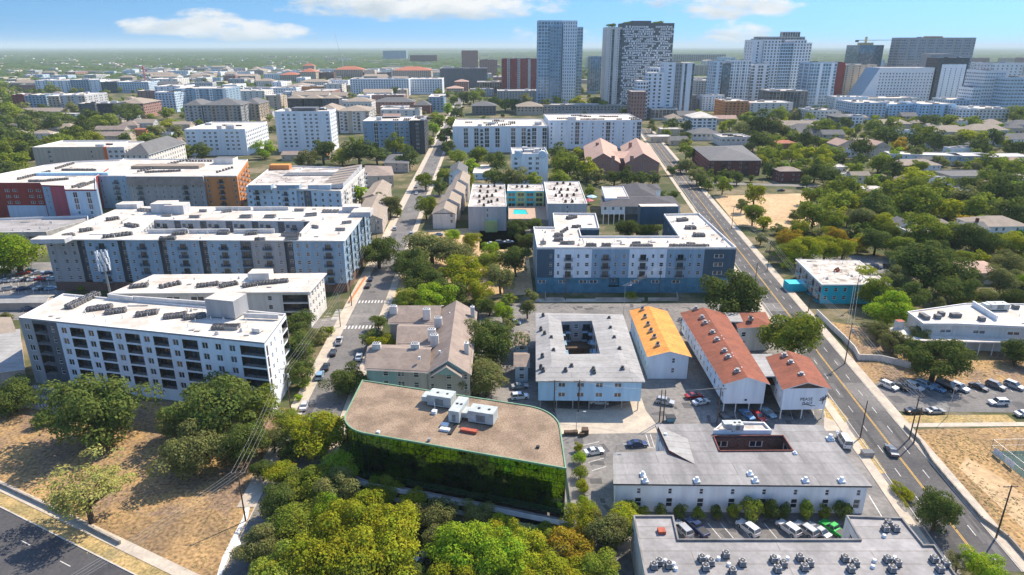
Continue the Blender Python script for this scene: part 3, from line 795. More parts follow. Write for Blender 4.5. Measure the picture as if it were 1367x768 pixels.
# ================================================================ TREES
def leafmesh(name, seed, nclump, nleaf, size, vert=.78, spread=.62, cr=(.24, .40), keep_low=.25):
    rs = np.random.RandomState(seed)
    # clump centres in the shell of a flattened ball, more on top
    C_ = []
    while len(C_) < nclump:
        d = rs.normal(size=3); d /= np.linalg.norm(d)
        if d[2] < -.35 and rs.rand() > keep_low: continue
        r = spread * rs.uniform(.55, 1.15) * (1 + .18 * math.sin(3 * math.atan2(d[1], d[0]) + seed))
        C_.append((d[0] * r, d[1] * r, d[2] * r * vert * rs.uniform(.8, 1.15)))
    C_ = np.array(C_); R_ = rs.uniform(cr[0], cr[1], nclump)
    w = R_ ** 2; ci = rs.choice(nclump, nleaf, p=w / w.sum())
    d = rs.normal(size=(nleaf, 3)); d /= np.linalg.norm(d, axis=1)[:, None]
    d[:, 2] = np.where((d[:, 2] < -.1) & (rs.rand(nleaf) < .7), -d[:, 2], d[:, 2])
    rad = R_[ci][:, None] * rs.uniform(.72, 1.12, (nleaf, 1))
    p = C_[ci] + d * rad * np.array([1, 1, .78])
    # normals
    n = d * .9 + rs.normal(size=(nleaf, 3)) * .42 + np.array([0, 0, .25]); n /= np.linalg.norm(n, axis=1)[:, None]
    a = np.cross(n, rs.normal(size=(nleaf, 3))); a /= np.linalg.norm(a, axis=1)[:, None]; b = np.cross(n, a)
    s = size * rs.uniform(.6, 1.35, (nleaf, 1)); t = s * rs.uniform(.55, 1.0, (nleaf, 1))
    v = np.stack([p - a * s, p - b * t, p + a * s, p + b * t], 1).reshape(-1, 3)
    me = bpy.data.meshes.new(name); me.vertices.add(len(v)); me.vertices.foreach_set('co', v.ravel().astype(np.float32))
    me.loops.add(nleaf * 4); me.loops.foreach_set('vertex_index', np.arange(nleaf * 4, dtype=np.int32)); me.polygons.add(nleaf)
    me.polygons.foreach_set('loop_start', np.arange(0, nleaf * 4, 4, dtype=np.int32)); me.polygons.foreach_set('loop_total', np.full(nleaf, 4, dtype=np.int32))
    me.update(); me.materials.append(LEAF['o'])
    return me, C_
def trunkmesh(name, seed, C_, zc, thick=.06, nl=7):
    rs = np.random.RandomState(seed + 50); b = MB()
    f = Vector((rs.uniform(-.06, .06), rs.uniform(-.06, .06), zc * .48))
    b.tube((0, 0, -.05), f, thick * 1.25, thick, 8)
    order = rs.permutation(len(C_))[:nl]
    for i in order:
        c = Vector(C_[i]) + Vector((0, 0, zc)); m_ = f.lerp(c, .5) + Vector((0, 0, -.05 + rs.uniform(0, .1)))
        b.tube(f, m_, thick * .6, thick * .38, 6); b.tube(m_, c, thick * .38, thick * .12, 5)
        for _ in range(2):
            j = C_[rs.randint(len(C_))]; e_ = Vector(j) + Vector((0, 0, zc))
            if (e_ - m_).length < .7: b.tube(m_, e_, thick * .2, thick * .08, 4)
    return b.mesh('trunk', [bark])
TT = {}
ZC = {'oak': .74, 'round': .88, 'open': .88, 'far': .80, 'bush': .62, 'col': 1.35}
def mk_templates():
    for k in range(4):
        me, c = leafmesh('crown', 10 + k, 46, 11500, .028, .68, .70, (.17, .33), .6); TT.setdefault('oak', []).append((me, trunkmesh('trunk', k, c, ZC['oak'], .07)))
    for k in range(4):
        me, c = leafmesh('crown', 20 + k, 36, 9500, .031, .88, .64, (.19, .36), .6); TT.setdefault('round', []).append((me, trunkmesh('trunk', 7 + k, c, ZC['round'], .055)))
    for k in range(2):
        me, c = leafmesh('crown', 30 + k, 48, 4600, .024, .62, .76, (.12, .24)); TT.setdefault('open', []).append((me, trunkmesh('trunk', 12 + k, c, ZC['open'], .05, 16)))
    for k in range(5):
        me, c = leafmesh('crown', 40 + k, 24, 2200, .056, .82, .66, (.22, .38), .7); TT.setdefault('far', []).append((me, trunkmesh('trunk', 17 + k, c, ZC['far'], .06, 4)))
    for k in range(3):
        me, c = leafmesh('crown', 50 + k, 14, 2600, .050, .85, .52, (.30, .46), 1); TT.setdefault('bush', []).append((me, trunkmesh('trunk', 27 + k, c, ZC['bush'], .05, 3)))
    for k in range(2):
        me, c = leafmesh('crown', 60 + k, 22, 5200, .040, 1.9, .42, (.26, .40), 1); TT.setdefault('col', []).append((me, trunkmesh('trunk', 37 + k, c, ZC['col'], .06, 4)))
mk_templates()
TREES = []
REQ = []      # every tree asked for; the 300 that show largest become things of their own, the rest one wood
def tree(px, py, wpx, col='g', kind=None, zs=1.0, fill=False):
    p = W(px, py, 3)
    near = ppm(p) > 2.6
    kd = kind or (('oak' if col in 'ok' else 'round') if near else 'far')
    wpx = wpx * (1.16 if kd != 'bush' else 1.0)
    R = wpx / 2 / ppm(p)
    for _ in range(4):
        zc = ZC[kd] * R * zs * .95; p = W(px, py, zc); R = wpx / 2 / ppm(p)
    REQ.append(dict(p=p, R=R, kd=kd, col=col, zs=zs, px=(px, py), w=wpx, fill=fill))
def near_foot(x, y, m):
    v = Vector((x, y, 0))
    for f in FOOT:
        c = f[0]
        if abs(c.x - x) > 130 or abs(c.y - y) > 130: continue
        if inside(x, y, f): return True
        for i in range(len(f)):
            a, b = f[i - 1], f[i]; d = b - a; t = max(0, min(1, (v - a).dot(d) / max(1e-6, d.dot(d))))
            if (a + d * t - v).length < m: return True
    return False
def near_line(x, y, L, m):
    v = Vector((x, y))
    for i in range(len(L) - 1):
        a, b = Vector(L[i]), Vector(L[i + 1]); d = b - a; t = max(0, min(1, (v - a).dot(d) / max(1e-6, d.dot(d))))
        if (a + d * t - v).length < m: return True
    return False
def fill(pxpoly, n, r0, r1, cols, seed, gap=.9):
    rs = random.Random(seed); P = [Vector((*W(x, y, 0).xy, 0)) for x, y in pxpoly]
    Y0, Y1 = min(p.y for p in P), max(p.y for p in P); X0, X1 = min(p.x for p in P), max(p.x for p in P); k = t = 0
    while k < n and t < n * 60:
        t += 1; x, y = rs.uniform(X0, X1), rs.uniform(Y0, Y1); R = rs.uniform(r0, r1)
        if not inside(x, y, P) or near_foot(x, y, R * .75) or near_line(x, y, LS, 7 + R * .5) or near_line(x, y, RS, 8.5 + R * .5) or near_line(x, y, XS2, 5 + R * .5) or near_line(x, y, XS3, 5 + R * .5): continue
        if any(inside(x, y, q) for q in CLEAR): continue
        if any((q['p'].x - x) ** 2 + (q['p'].y - y) ** 2 < (gap * (q['R'] + R) * .8) ** 2 for q in REQ): continue
        zs = rs.uniform(.85, 1.15); q = Vector((x, y, ZC['far'] * R)); near = ppm(q) > 2.6
        kd = rs.choice(['oak', 'round']) if near else 'far'; col = rs.choice(cols)
        REQ.append(dict(p=q, R=R, kd=kd, col=col, zs=zs, px=PXY(q), w=2 * R * ppm(q), fill=True)); k += 1
CLEAR = [[Vector((*W(x, y, 0).xy, 0)) for x, y in q] for q in ([(945, 258), (1085, 254), (1100, 302), (985, 308)], [(1060, 338), (1235, 343), (1235, 372), (1090, 382)], [(640, 680), (770, 690), (770, 730), (640, 712)])]
def build_trees():
    REQ.sort(key=lambda r: -r['w'])
    rs = random.Random(3)
    for r in [q for q in REQ if q['kd'] == 'bush']: one_tree(r, rs)
    rest = [q for q in REQ if q['kd'] != 'bush']
    for r in rest[:300]: one_tree(r, rs)
    # the remaining small ones: a wood nobody could count
    V = []; MI = []; keys = list(LEAF); tb = MB()
    base = []
    for k in range(6):
        me, c = leafmesh('tmp', 140 + k, 16, 800, .096, .85, .62, (.25, .42), .8); n = len(me.vertices); a = np.empty(n * 3, np.float32); me.vertices.foreach_get('co', a); base.append(a.reshape(-1, 3)); bpy.data.meshes.remove(me)
    for r in rest[300:]:
        a = base[rs.randrange(6)]; t = rs.uniform(0, 6.28); c, s_ = math.cos(t), math.sin(t); R = r['R']; z = r['zs'] * R
        b = np.stack([(a[:, 0] * c - a[:, 1] * s_) * R + r['p'].x, (a[:, 0] * s_ + a[:, 1] * c) * R + r['p'].y, a[:, 2] * z + ZC['far'] * z], 1)
        V.append(b); MI.append(np.full(len(a) // 4, keys.index(r['col']), np.int32)); tb.tube((r['p'].x, r['p'].y, 0), (r['p'].x, r['p'].y, ZC['far'] * z), .07 * R, .04 * R, 5, len(keys), False)
    if V:
        V = np.concatenate(V); MI = np.concatenate(MI); nf = len(MI); nv = len(V)
        tv = np.array(tb.v, np.float32); tf = np.array(tb.f, np.int32) + nv
        AV = np.concatenate([V, tv]).astype(np.float32); AF = np.concatenate([np.arange(nf * 4, dtype=np.int32), tf.ravel()]); tot = nf + len(tb.f)
        me = bpy.data.meshes.new('tree_cover'); me.vertices.add(len(AV)); me.vertices.foreach_set('co', AV.ravel()); me.loops.add(len(AF)); me.loops.foreach_set('vertex_index', AF)
        me.polygons.add(tot); me.polygons.foreach_set('loop_start', np.arange(0, tot * 4, 4, dtype=np.int32)); me.polygons.foreach_set('loop_total', np.full(tot, 4, dtype=np.int32))
        for k in keys: me.materials.append(LEAF[k])
        me.materials.append(bark); me.polygons.foreach_set('material_index', np.concatenate([MI, np.full(len(tb.f), len(keys), np.int32)])); me.update()
        o = bpy.data.objects.new('tree_cover', me); COL.objects.link(o); o['kind'] = 'stuff'
        tagmesh(o, 'countless small distant street and garden trees between the buildings', 'trees', px=(500, 150))
    print('TREES', len(REQ), 'stuff', max(0, len(rest) - 300), 'smallest thing', rest[min(299, len(rest) - 1)]['w'])
def one_tree(r, rs):
    kd, R, zs, col, p = r['kd'], r['R'], r['zs'], r['col'], r['p']
    me, tr = rs.choice(TT[kd])
    w = {'oak': 'broad', 'round': 'rounded', 'open': 'thin open-crowned', 'far': 'rounded', 'bush': 'bushy', 'col': 'tall narrow'}[kd]
    if R * 2 > 15: w = 'very wide'
    elif R * 2 < 7.0 and kd not in ('bush', 'col'): w = 'small'
    elif R * 2 < 9.5 and kd not in ('bush', 'col'): w = 'medium-sized'
    base = '%s %s %s' % (w, LEAFW[col], 'shrub' if kd == 'bush' else 'tree')
    o = thing('shrub' if kd == 'bush' else 'tree', base, 'shrub' if kd == 'bush' else 'tree', (p.x, p.y, 0), rs.uniform(0, 6.28), None, auto=True, px=r['px'])
    s = (R, R * rs.uniform(.92, 1.08), R * zs * rs.uniform(.93, 1.07))
    putmesh('trunk', tr, o, (0, 0, 0), 0, s)
    putmesh('crown', me, o, (0, 0, s[2] * ZC[kd]), 0, s, [LEAF[col]])

# ================================================================ CARS
def carmesh(kind):
    """template parts of one kind of car, +x forward"""
    L, Wd, Ht = dict(sedan=(4.75, 1.82, 1.45), suv=(4.8, 1.95, 1.75), pickup=(5.5, 1.95, 1.8), van=(5.6, 2.05, 2.3))[kind]
    bm = bmesh.new()
    g = .28; hb = dict(sedan=.92, suv=1.05, pickup=1.08, van=1.2)[kind]
    h = L / 2
    prof = dict(
        sedan=[(-h, g + .1), (-h, .88), (-h + .15, .98), (-h + .9, 1.0), (h - 1.5, .93), (h - .3, .78), (h, .62), (h, g + .05), (h - .3, g), (-h + .3, g)],
        suv=[(-h, g + .1), (-h, 1.0), (-h + .1, 1.1), (-h + .8, 1.1), (h - 1.3, 1.05), (h - .2, .92), (h, .75), (h, g + .05), (h - .3, g), (-h + .3, g)],
        pickup=[(-h, g + .2), (-h, 1.05), (-h + .05, 1.1), (-h + .8, 1.1), (h - 1.4, 1.12), (h - .2, 1.0), (h, .85), (h, g + .15), (h - .3, g + .1), (-h + .3, g + .1)],
        van=[(-h, g + .1), (-h, 1.2), (-h + .05, 1.3), (-h + .8, 1.3), (h - 1.1, 1.2), (h - .1, 1.0), (h, .8), (h, g + .05), (h - .3, g), (-h + .3, g)])[kind]
    lo, hi = [], []
    for sy, lst in ((-1, lo), (1, hi)):
        for x, z in prof:
            lst.append(bm.verts.new((x, sy * (Wd / 2) * (1.0 if z < .95 else .95) * (1 - .07 * max(0, abs(x) / h - .8) / .2), z)))
    n = len(prof)
    bm.faces.new(lo[::-1]); bm.faces.new(hi)
    for i in range(n):
        j = (i + 1) % n; bm.faces.new((lo[i], lo[j], hi[j], hi[i]))
    bmesh.ops.recalc_face_normals(bm, faces=bm.faces[:])
    bmesh.ops.bevel(bm, geom=[e for e in bm.edges if e.calc_face_angle(0) > .5], offset=.06, segments=2, affect='EDGES', profile=.6)
    # roof panel
    x0, x1, t0, t1 = dict(sedan=(-h + .75, h - 1.25, -h + 1.45, h - 2.2), suv=(-h + .08, h - 1.25, -h + .45, h - 2.0), pickup=(-.55, h - 1.5, -.35, h - 2.2), van=(-h + .06, h - 1.0, -h + .2, h - 1.8))[kind]
    bw, tw = Wd / 2 * .93, Wd / 2 * .74
    b = MB(); zb = dict(sedan=.95, suv=1.06, pickup=1.08, van=1.25)[kind]
    # glass frustum
    B4 = [(x0, -bw, zb), (x1, -bw, zb), (x1, bw, zb), (x0, bw, zb)]; T4 = [(t0, -tw, Ht - .06), (t1, -tw, Ht - .06), (t1, tw, Ht - .06), (t0, tw, Ht - .06)]
    for i in range(4):
        j = (i + 1) % 4; b.face([B4[i], B4[j], T4[j], T4[i]], 0)
    glassme = b.mesh('window', [glass])
    rp = bmesh.new()
    vs = [rp.verts.new(p) for p in [(t0 - .04, -tw - .03, Ht - .08), (t1 + .04, -tw - .03, Ht - .08), (t1 + .04, tw + .03, Ht - .08), (t0 - .04, tw + .03, Ht - .08)]]
    vt = [rp.verts.new(p) for p in [(t0 + .05, -tw + .05, Ht), (t1 - .05, -tw + .05, Ht), (t1 - .05, tw - .05, Ht), (t0 + .05, tw - .05, Ht)]]
    rp.faces.new(vs[::-1]); rp.faces.new(vt)
    for i in range(4): rp.faces.new((vs[i], vs[(i + 1) % 4], vt[(i + 1) % 4], vt[i]))
    me2 = bpy.data.meshes.new('tmp'); rp.to_mesh(me2); bm.from_mesh(me2)
    # pillars join roof and body
    me = bpy.data.meshes.new('body')
    def pil(p, q, w=.05):
        p = Vector(p); q = Vector(q); d = (q - p).normalized(); a = Vector((1, 0, 0)); c = d.cross(a).normalized()
        vv = [bm.verts.new(o + a * sx * w + c * sy * .03) for o in (p, q) for sx, sy in ((-1, -1), (1, -1), (1, 1), (-1, 1))]
        for i in range(4): bm.faces.new((vv[i], vv[(i + 1) % 4], vv[4 + (i + 1) % 4], vv[4 + i]))
    for sy in (-1, 1):
        for (a, c) in (((x0, bw), (t0, tw)), ((x1, bw), (t1, tw)), (((x0 + x1) / 2, bw), ((t0 + t1) / 2, tw))):
            pil((a[0], sy * (a[1] + .01), zb - .02), (c[0], sy * (c[1] + .015), Ht - .05))
    if kind == 'pickup':      # open bed: dark floor let into the body
        pass
    bm.to_mesh(me); me.materials.append(M['white']); bpy.data.meshes.remove(me2)
    for p in me.polygons: p.use_smooth = False
    parts = [('body', me, (0, 0, 0)), ('window', glassme, (0, 0, 0))]
    wb = MB(); r = .34 if kind in ('sedan',) else .38
    wb.tube((0, -.12, 0), (0, .12, 0), r, r, 14, 0); wb.tube((0, -.128, 0), (0, .128, 0), r * .6, r * .6, 12, 1)
    wme = wb.mesh('wheel', [mat('tyre_rubber', (.018, .018, .02), .9, .1, 3), M['metal']])
    for sx in (-1, 1):
        for sy in (-1, 1): parts.append(('wheel', wme, (sx * L * .31, sy * (Wd / 2 - .09), r)))
    hl = MB(); hl.box((0, 0, 0), .08, .34, .14, 0, 0); hme = hl.mesh('headlight', [mat('lamp_clear', (.75, .76, .76), .2, 0, 1)])
    tl = MB(); tl.box((0, 0, 0), .08, .28, .2, 0, 0); tme = tl.mesh('taillight', [mat('lamp_red', (.40, .02, .02), .3, 0, 1)])
    for sy in (-1, 1):
        parts.append(('headlight', hme, (h - .05, sy * (Wd / 2 - .34), .64 if kind == 'sedan' else .76)))
        parts.append(('taillight', tme, (-h + .03, sy * (Wd / 2 - .28), .68 if kind == 'sedan' else .84)))
    if kind == 'pickup':
        bb = MB(); bb.box((-h + 1.05, 0, 1.085), 1.75, 1.5, .04, 0, 0); parts.append(('bed', bb.mesh('bed', [M['dark']]), (0, 0, .02)))
    return parts
CT = {k: carmesh(k) for k in ('sedan', 'suv', 'pickup', 'van')}
CPAINT = {}
def paintm(nm, c):
    if nm not in CPAINT:
        m = bpy.data.materials.new('car_paint_' + nm); m.use_nodes = True; b = m.node_tree.nodes['Principled BSDF']
        b.inputs['Base Color'].default_value = (*c, 1); b.inputs['Roughness'].default_value = .28; b.inputs['Metallic'].default_value = .25; b.inputs['Coat Weight'].default_value = .6; b.inputs['Coat Roughness'].default_value = .08
        CPAINT[nm] = m
    return CPAINT[nm]
PC = dict(white=(.72, .73, .74), silver=(.42, .44, .46), grey=(.16, .17, .19), black=(.02, .021, .024), navy=(.02, .04, .12), blue=(.10, .26, .48), red=(.42, .02, .02), green=(.03, .40, .07), tan=(.40, .34, .26), lightblue=(.28, .45, .60))
def car(px, py, kind, colour, head, label=None, z=0.0, group=None):
    """head: pixel the bonnet points towards, or a world angle in degrees"""
    p = W(px, py, z + .7)
    if isinstance(head, tuple):
        q = W(head[0], head[1], z + .7); rz = math.atan2(q.y - p.y, q.x - p.x)
    else: rz = math.radians(head) + YAW
    o = thing('car' if kind in ('sedan', 'suv') else kind if kind != 'pickup' else 'pickup_truck', label or '%s %s' % (colour, {'sedan': 'sedan car', 'suv': 'SUV car', 'pickup': 'pickup truck', 'van': 'van'}[kind]),
              {'pickup': 'pickup truck', 'van': 'van'}.get(kind, 'car'), (p.x, p.y, z + .03), rz, group, auto=(label is None), px=(px, py))
    small = ppm(p) < 2.6
    for nm, me, lc in CT[kind]:
        if small and nm in ('headlight', 'taillight'): continue
        putmesh(nm, me, o, lc, 0, (1, 1, 1), [paintm(colour, PC[colour])] if nm == 'body' else None)
    return o

# ================================================================ POLES AND WIRES
def pole_h(top, base):
    """height of a vertical pole from its two end pixels"""
    p = W(*base, 0); v = (top[1] - CY) / F
    return H - p.y * (S + v * K) / (K - v * S)
def pole(top, base, label, arms=0, lamp=False, trans=0, mast=False, armrz=None, h=None):
    p = W(*base, 0); h = h or max(5.0, min(14.0, pole_h(top, base)))
    nm = 'street_lamp' if lamp else ('signal_mast' if mast else 'utility_pole')
    o = thing(nm, label, nm.replace('_', ' '), (p.x, p.y, 0), 0, px=base)
    b = MB(); b.tube((0, 0, 0), (0, 0, h), .17 if not lamp else .09, .11 if not lamp else .05, 8)
    b.build('pole', [M['metal'] if (lamp or mast) else M['wood']], o)
    rz = YAW if armrz is None else armrz; d = Vector((math.cos(rz), math.sin(rz), 0))
    for k in range(arms):
        c = MB(); c.box((0, .14, h - .5 - k * 1.0), 2.8, .12, .14, 0, 0)
        a = c.build('crossarm', [M['wood'] if not mast else M['metal']], o); a.rotation_euler = (0, 0, rz)
        i_ = MB()
        for x in (-1.25, -.5, .5, 1.25): i_.tube((x, .14, h - .36 - k), (x, .14, h - .14 - k), .06, .05, 6)
        a2 = i_.build('insulators', [M['lgrey']], a)
    for k in range(trans):
        c = MB(); x = -.5 + k * .95 if trans > 1 else .42
        c.tube((d.x * x, d.y * x - .3, h - 2.6), (d.x * x, d.y * x - .3, h - 1.6), .27, .27, 10); c.build('transformer', [M['lgrey']], o)
    if lamp:
        c = MB(); c.tube((0, 0, h - .1), (d.x * 1.5, d.y * 1.5, h + .15), .04, .035, 6); c.build('arm', [M['metal']], o)
        c = MB(); c.box((d.x * 1.8, d.y * 1.8, h + .08), .7, .25, .14, rz, 0); c.build('lamp_head', [M['lgrey']], o)
    return (p, h, d)
def wire(A, B, label, n=3, sag=1.0, r=.016, group='overhead power lines'):
    (p, hp, dp), (q, hq, dq) = A, B
    base = MB(); L = (q - p).length; sg = sag * L / 40
    lat = [-1.25, -.5, .5, 1.25][:n] if n > 1 else [0]
    for x in lat:
        a = p + dp * x + Vector((0, .14, hp - .12)); c = q + dq * x + Vector((0, .14, hq - .12)); prev = a
        for k in range(1, 13):
            t = k / 12; m_ = a.lerp(c, t) - Vector((0, 0, sg * 4 * t * (1 - t))); base.tube(prev, m_, r, r, 4, 0, False); prev = m_
    o = base.build('power_line', [mat('wire', (.40, .39, .37), .5, 0, 1)])
    m_ = (p + q) / 2 + Vector((0, 0, (hp + hq) / 2)); tagmesh(o, label, 'power line', group, px=PXY(m_))
# ================================================================ BUILDINGS
def apt(name, label, px, h, wm, specs, roof='rwhite', par=.7, parm=None, over=0, holes=(), cat='apartment block', group=None, maxw=100, default=None, frame=None, land=None, auto=False, done=True):
    pts = loop(px, h); c = mid(px)
    B = Bld(name, label, cat, tuple(W(*c, h).xy) + (0,), wm, group, auto, px=c, maxw=maxw, frame=frame)
    hl = [loop(x, h) for x in holes]
    B.top = B.shell(pts, h, specs, hl, roof, par, parm, over, default=default); B.pts = pts; B.h = h; B.hl = hl; B.nsm = max(6, min(60, int(abs((pts[1] - pts[0]).length * (pts[2] - pts[1]).length) / 45)))
    if land: LAND.append((land, *c))
    if done: B.done()
    return B
def sub(B, px, h, z0=0.0, specs=None, roof='rwhite', par=.5, parm=None, over=0, default=None, name='roof'):
    pts = loop(px, h); B.shell(pts, h, specs, (), roof, par, parm, over, z0=z0, default=default, name=name); return pts

# ---- A: white six-storey block at the left front
fA = {0: [dict(p='wbvwbwbwbwbwbwwwb', c='0222111111111111111'.replace('2', '0', 1), w=[1.1, 1.2, .9, 1, 1.25, 1, 1.25, 1, 1.25, 1, 1.25, 1, 1.25, 1, 1, 1.1, 1.9], rows=5, zb=3.2, dz=3.05, ww=1.75, wh=1.75, sill=.7)],
      1: [dict(p='vwv.vb', c='1', w=[1, 1, 1, .5, 1, 1.6], rows=5, zb=3.2, dz=3.05, ww=1.1, wh=1.3)], 3: [dict(p='ww.ww', c='0', rows=5, zb=3.2, dz=3.05)]}
fA[0][0]['c'] = '02211111111111111'
B = apt('apartment_building', 'white six-storey apartment building with stacked dark recessed balconies behind the dry field', [(25, 426), (353, 460), (382, 421), (85, 394)], 19, ['grey', 'white', 'dgrey'], fA,
        maxw=150, land='white apartment building by the dry field', done=False, par=.5)
t = B.top
B.acrow((96, 412), (131, 395), t, 11, 2, sc=1.15); B.acrow((118, 416), (147, 412), t, 8, 2); B.acrow((143, 420), (166, 417), t, 7, 2); B.acrow((184, 423), (208, 419.5), t, 7, 2)
B.acrow((221, 426), (247, 423), t, 8, 2); B.acrow((248, 427), (272, 424), t, 7, 2); B.acrow((285, 440), (316, 440), t, 8, 2)
q = W(305, 420, 19); B.box('stair_tower', (q.x, q.y, 19.3), 8.5, 6, 5.0, 'grey', math.radians(-13), 'rwhite')
q = W(345, 443, 19); B.box('roof_hatch', (q.x, q.y, 19.3), 2.2, 2.2, 1.0, 'white2', math.radians(-13))
for (a, c_) in (((145, 398), (178, 402)), ((178, 401), (282, 409)), ((326, 424), (372, 426))):
    p, q = W(*a, 19.3), W(*c_, 19.3); d = q - p; m_ = (p + q) / 2; B.box('roof_screen', (m_.x, m_.y, 19.3), d.length, .4, 1.3, 'white2', math.atan2(d.y, d.x))
B.done()
# ---- ramp at its foot
B = Bld('access_ramp', 'switchback concrete ramp with dark railings at the foot of the white apartment building', 'ramp', tuple(W(60, 530).xy) + (0,), ['conc'], px=(60, 530))
for i, y in enumerate((527, 536, 545)):
    p = W(66, y, .5); B.box('ramp_flight', (p.x, p.y, 0), 11 + i * 3, 1.6, 2.2 - i * .6, 'conc', math.radians(-16))
    o = putmesh('railing', t_rail(), B.root, B.loc((p.x, p.y - .8, 2.2 - i * .6)), math.radians(-16), (11 + i * 3, 1, 1))
B.done()
# ---- B: lower white block behind A
B = apt('apartment_building', 'lower white apartment block with a flat overhanging roof between two larger blocks', [(152, 392), (411, 390), (432, 367), (206, 369)], 12.5, ['white2', 'tan', 'brown'],
        {0: [dict(p='W.W.W.W.W.w..w.b', c='0', rows=3, zb=2.6, dz=3.1, w=[1.4, .4] * 5 + [1, .4, .6, 1, .4, 2])], 1: [dict(p='vwvwvw', rows=3, zb=2.6, dz=3.1, c='0')], 3: [dict(p='ww', rows=3, zb=2.6, dz=3.1)]}, over=.9, par=0, land='low white block with the overhanging roof', done=False)
for a, c_, n in (((175, 385), (195, 383), 5), ((217, 385), (240, 380), 5), ((265, 384), (290, 381), 7), ((297, 384), (316, 380), 7), ((327, 384), (350, 380), 8), ((352, 380), (383, 377), 9)): B.acrow(a, c_, B.top, n, 2)
q = W(349, 373, 12.5); B.box('roof_hatch', (q.x, q.y, 12.85), 7, 5, 2.6, 'white2', None, 'rwhite')
B.done()
# ---- C: large grey-blue courtyard block
pc = 'w.' + 'ww' + 'r' + ('vpv' + 'r') * 2 + 'w' + 'vpvr' * 2 + 'vpvr' + 'v.w'
fC = {0: [dict(p='w.ww' + 'r' + 'wpw' + 'r' + 'vpv' + 'r' + 'vpv' + 'r' + 'vpv' + 'p' + 'wpw' + 'r' + 'ww' + 'vpv', c='2222' + '1' + '000' + '1' + '000' + '1' + '000' + '1' + '000' + '1' + '222' + '1' + '00' + '000', w=[1, .3, 1, 1, .8] + [1.1, 1.3, 1.1, .8] * 3 + [1.1, 1.3, 1.1, 1.1] + [1.1, 1.3, 1.1, .9] + [1, 1] + [1, 1.3, 1], rows=5, zb=3.6, dz=3.2, ww=1.3, bc=3)],
      1: [dict(p='vpvr' * 3 + 'vpv', c='000100010001000', rows=5, zb=3.6, dz=3.2, bc=3)], 3: [dict(p='wpw' * 3, c='2', rows=5, zb=3.6, dz=3.2)],
      'hole': [dict(p='wp.w' * 6, c='4441', rows=5, zb=3.6, dz=3.2)]}
B = apt('apartment_building', 'large grey-blue courtyard apartment block with white roof behind the low white block', [(60, 320), (458, 322), (492, 278), (165, 277)], 20, ['steel', 'dgrey', 'grey', 'brown', 'lgrey'], fC, over=.7, par=0, roof='rwhite',
        holes=[[(186, 311.5), (399, 313), (414, 296.5), (206, 294.5)]], maxw=260, land='grey-blue courtyard block', done=False)
for a, c_, n in (((88, 317), (98, 315), 5), ((110, 310), (122, 308), 5), ((145, 295), (158, 293), 5), ((168, 302), (180, 304), 5), ((140, 318), (175, 314), 8), ((215, 321), (232, 320), 6), ((232, 314), (246, 313), 5), ((292, 313), (303, 313), 5), ((330, 314), (342, 313), 5), ((342, 321), (352, 321), 4), ((378, 315), (398, 317), 8), ((383, 321), (397, 320), 6), ((185, 282), (212, 284), 8), ((218, 289), (228, 289), 4),
                 ((255, 291), (265, 291), 4), ((268, 283), (275, 283), 3), ((298, 284), (308, 283), 4), ((322, 291), (334, 291), 5), ((355, 291), (366, 291), 5), ((395, 282), (404, 282), 4), ((410, 289), (422, 288), 5), ((432, 284), (450, 284), 5), ((418, 304), (424, 305), 3), ((458, 299), (468, 298), 4), ((450, 308), (459, 308), 4)): B.acrow(a, c_, B.top, n, 1 if n < 5 else 2, sc=1.1)
for x, y, sx, sy, hh in ((174, 275, 9, 6, 2.0), (222, 281, 9, 7, 4.2), (238, 282, 8, 7, 3.8), (470, 280, 7, 6, 2.5), (484, 285, 8, 8, 2.0), (70, 321, 12, 5, 1.6)):
    q = W(x, y + 2, 20.3); B.box('roof_tower', (q.x, q.y, 20.36), sx, sy, hh, 'lgrey', None, 'rwhite')
for x in (312, 362, 225, 280, 340): 
    q = W(x, 281 if x in (312, 362) else 311.5, 20.3); B.box('roof_screen', (q.x, q.y, 20.36), 15, .5, 1.6, 'white2')
B.done()
# ---- cell tower beside it
p = W(147, 392, 0); p = W(150, 405, 0)
o = thing('cell_tower', 'tall grey cell tower with a crown of white panel antennas beside the courtyard block', 'cell tower', (p.x, p.y, 0), px=(138, 355))
hT = min(30, pole_h((137, 337), (150, 405)))
b = MB(); b.tube((0, 0, 0), (0, 0, hT), .45, .25, 10); b.build('pole', [M['metal']], o)
for lv in range(3):
    for k in range(9):
        a = k * 2 * math.pi / 9 + lv * .3; b = MB(); r = 1.9
        b.tube((0, 0, hT - .6 - lv * 2.4), (r * math.cos(a), r * math.sin(a), hT - .6 - lv * 2.4), .05, .05, 4, 1); b.box((r * math.cos(a), r * math.sin(a), hT - 1.7 - lv * 2.4), .22, .5, 2.1, a, 0)
        b.build('antenna', [M['white'], M['metal']], o)

# ---- D: brick red, crimson and pale blue block, far left
B = apt('apartment_building', 'apartment block faced in brick red, crimson and pale blue panels at the left edge', [(2, 246), (54, 246), (56, 249), (86, 250), (87, 255), (129, 255), (128, 238), (162, 214.5), (100, 217), (60, 222), (-60, 246)], 18, ['red', 'lblue', 'crimson', 'steel'],
        {0: [dict(p='.', c='1', rows=1, zb=0, dz=6.5), dict(p='ww.ww', c='0', rows=3, zb=6.5, dz=3.2, ww=2.4, wh=1.5)], 1: [dict(p='.', c='0')], 2: [dict(p='v..', c='322', rows=4, zb=5, dz=3.1)], 3: [dict(p='.', c='1')],
         4: [dict(p='.w.w.', c='1', rows=2, zb=2, dz=3.1), dict(p='.s.s.', c='1', w=[1, .8, 1.3, .8, 1], rows=3, zb=8.2, dz=3.1)], 5: [dict(p='w', c='3', rows=4, bay=5, zb=4, dz=3.2)]}, roof='rwhite', par=.8, done=False, land='brick red and pale blue block')
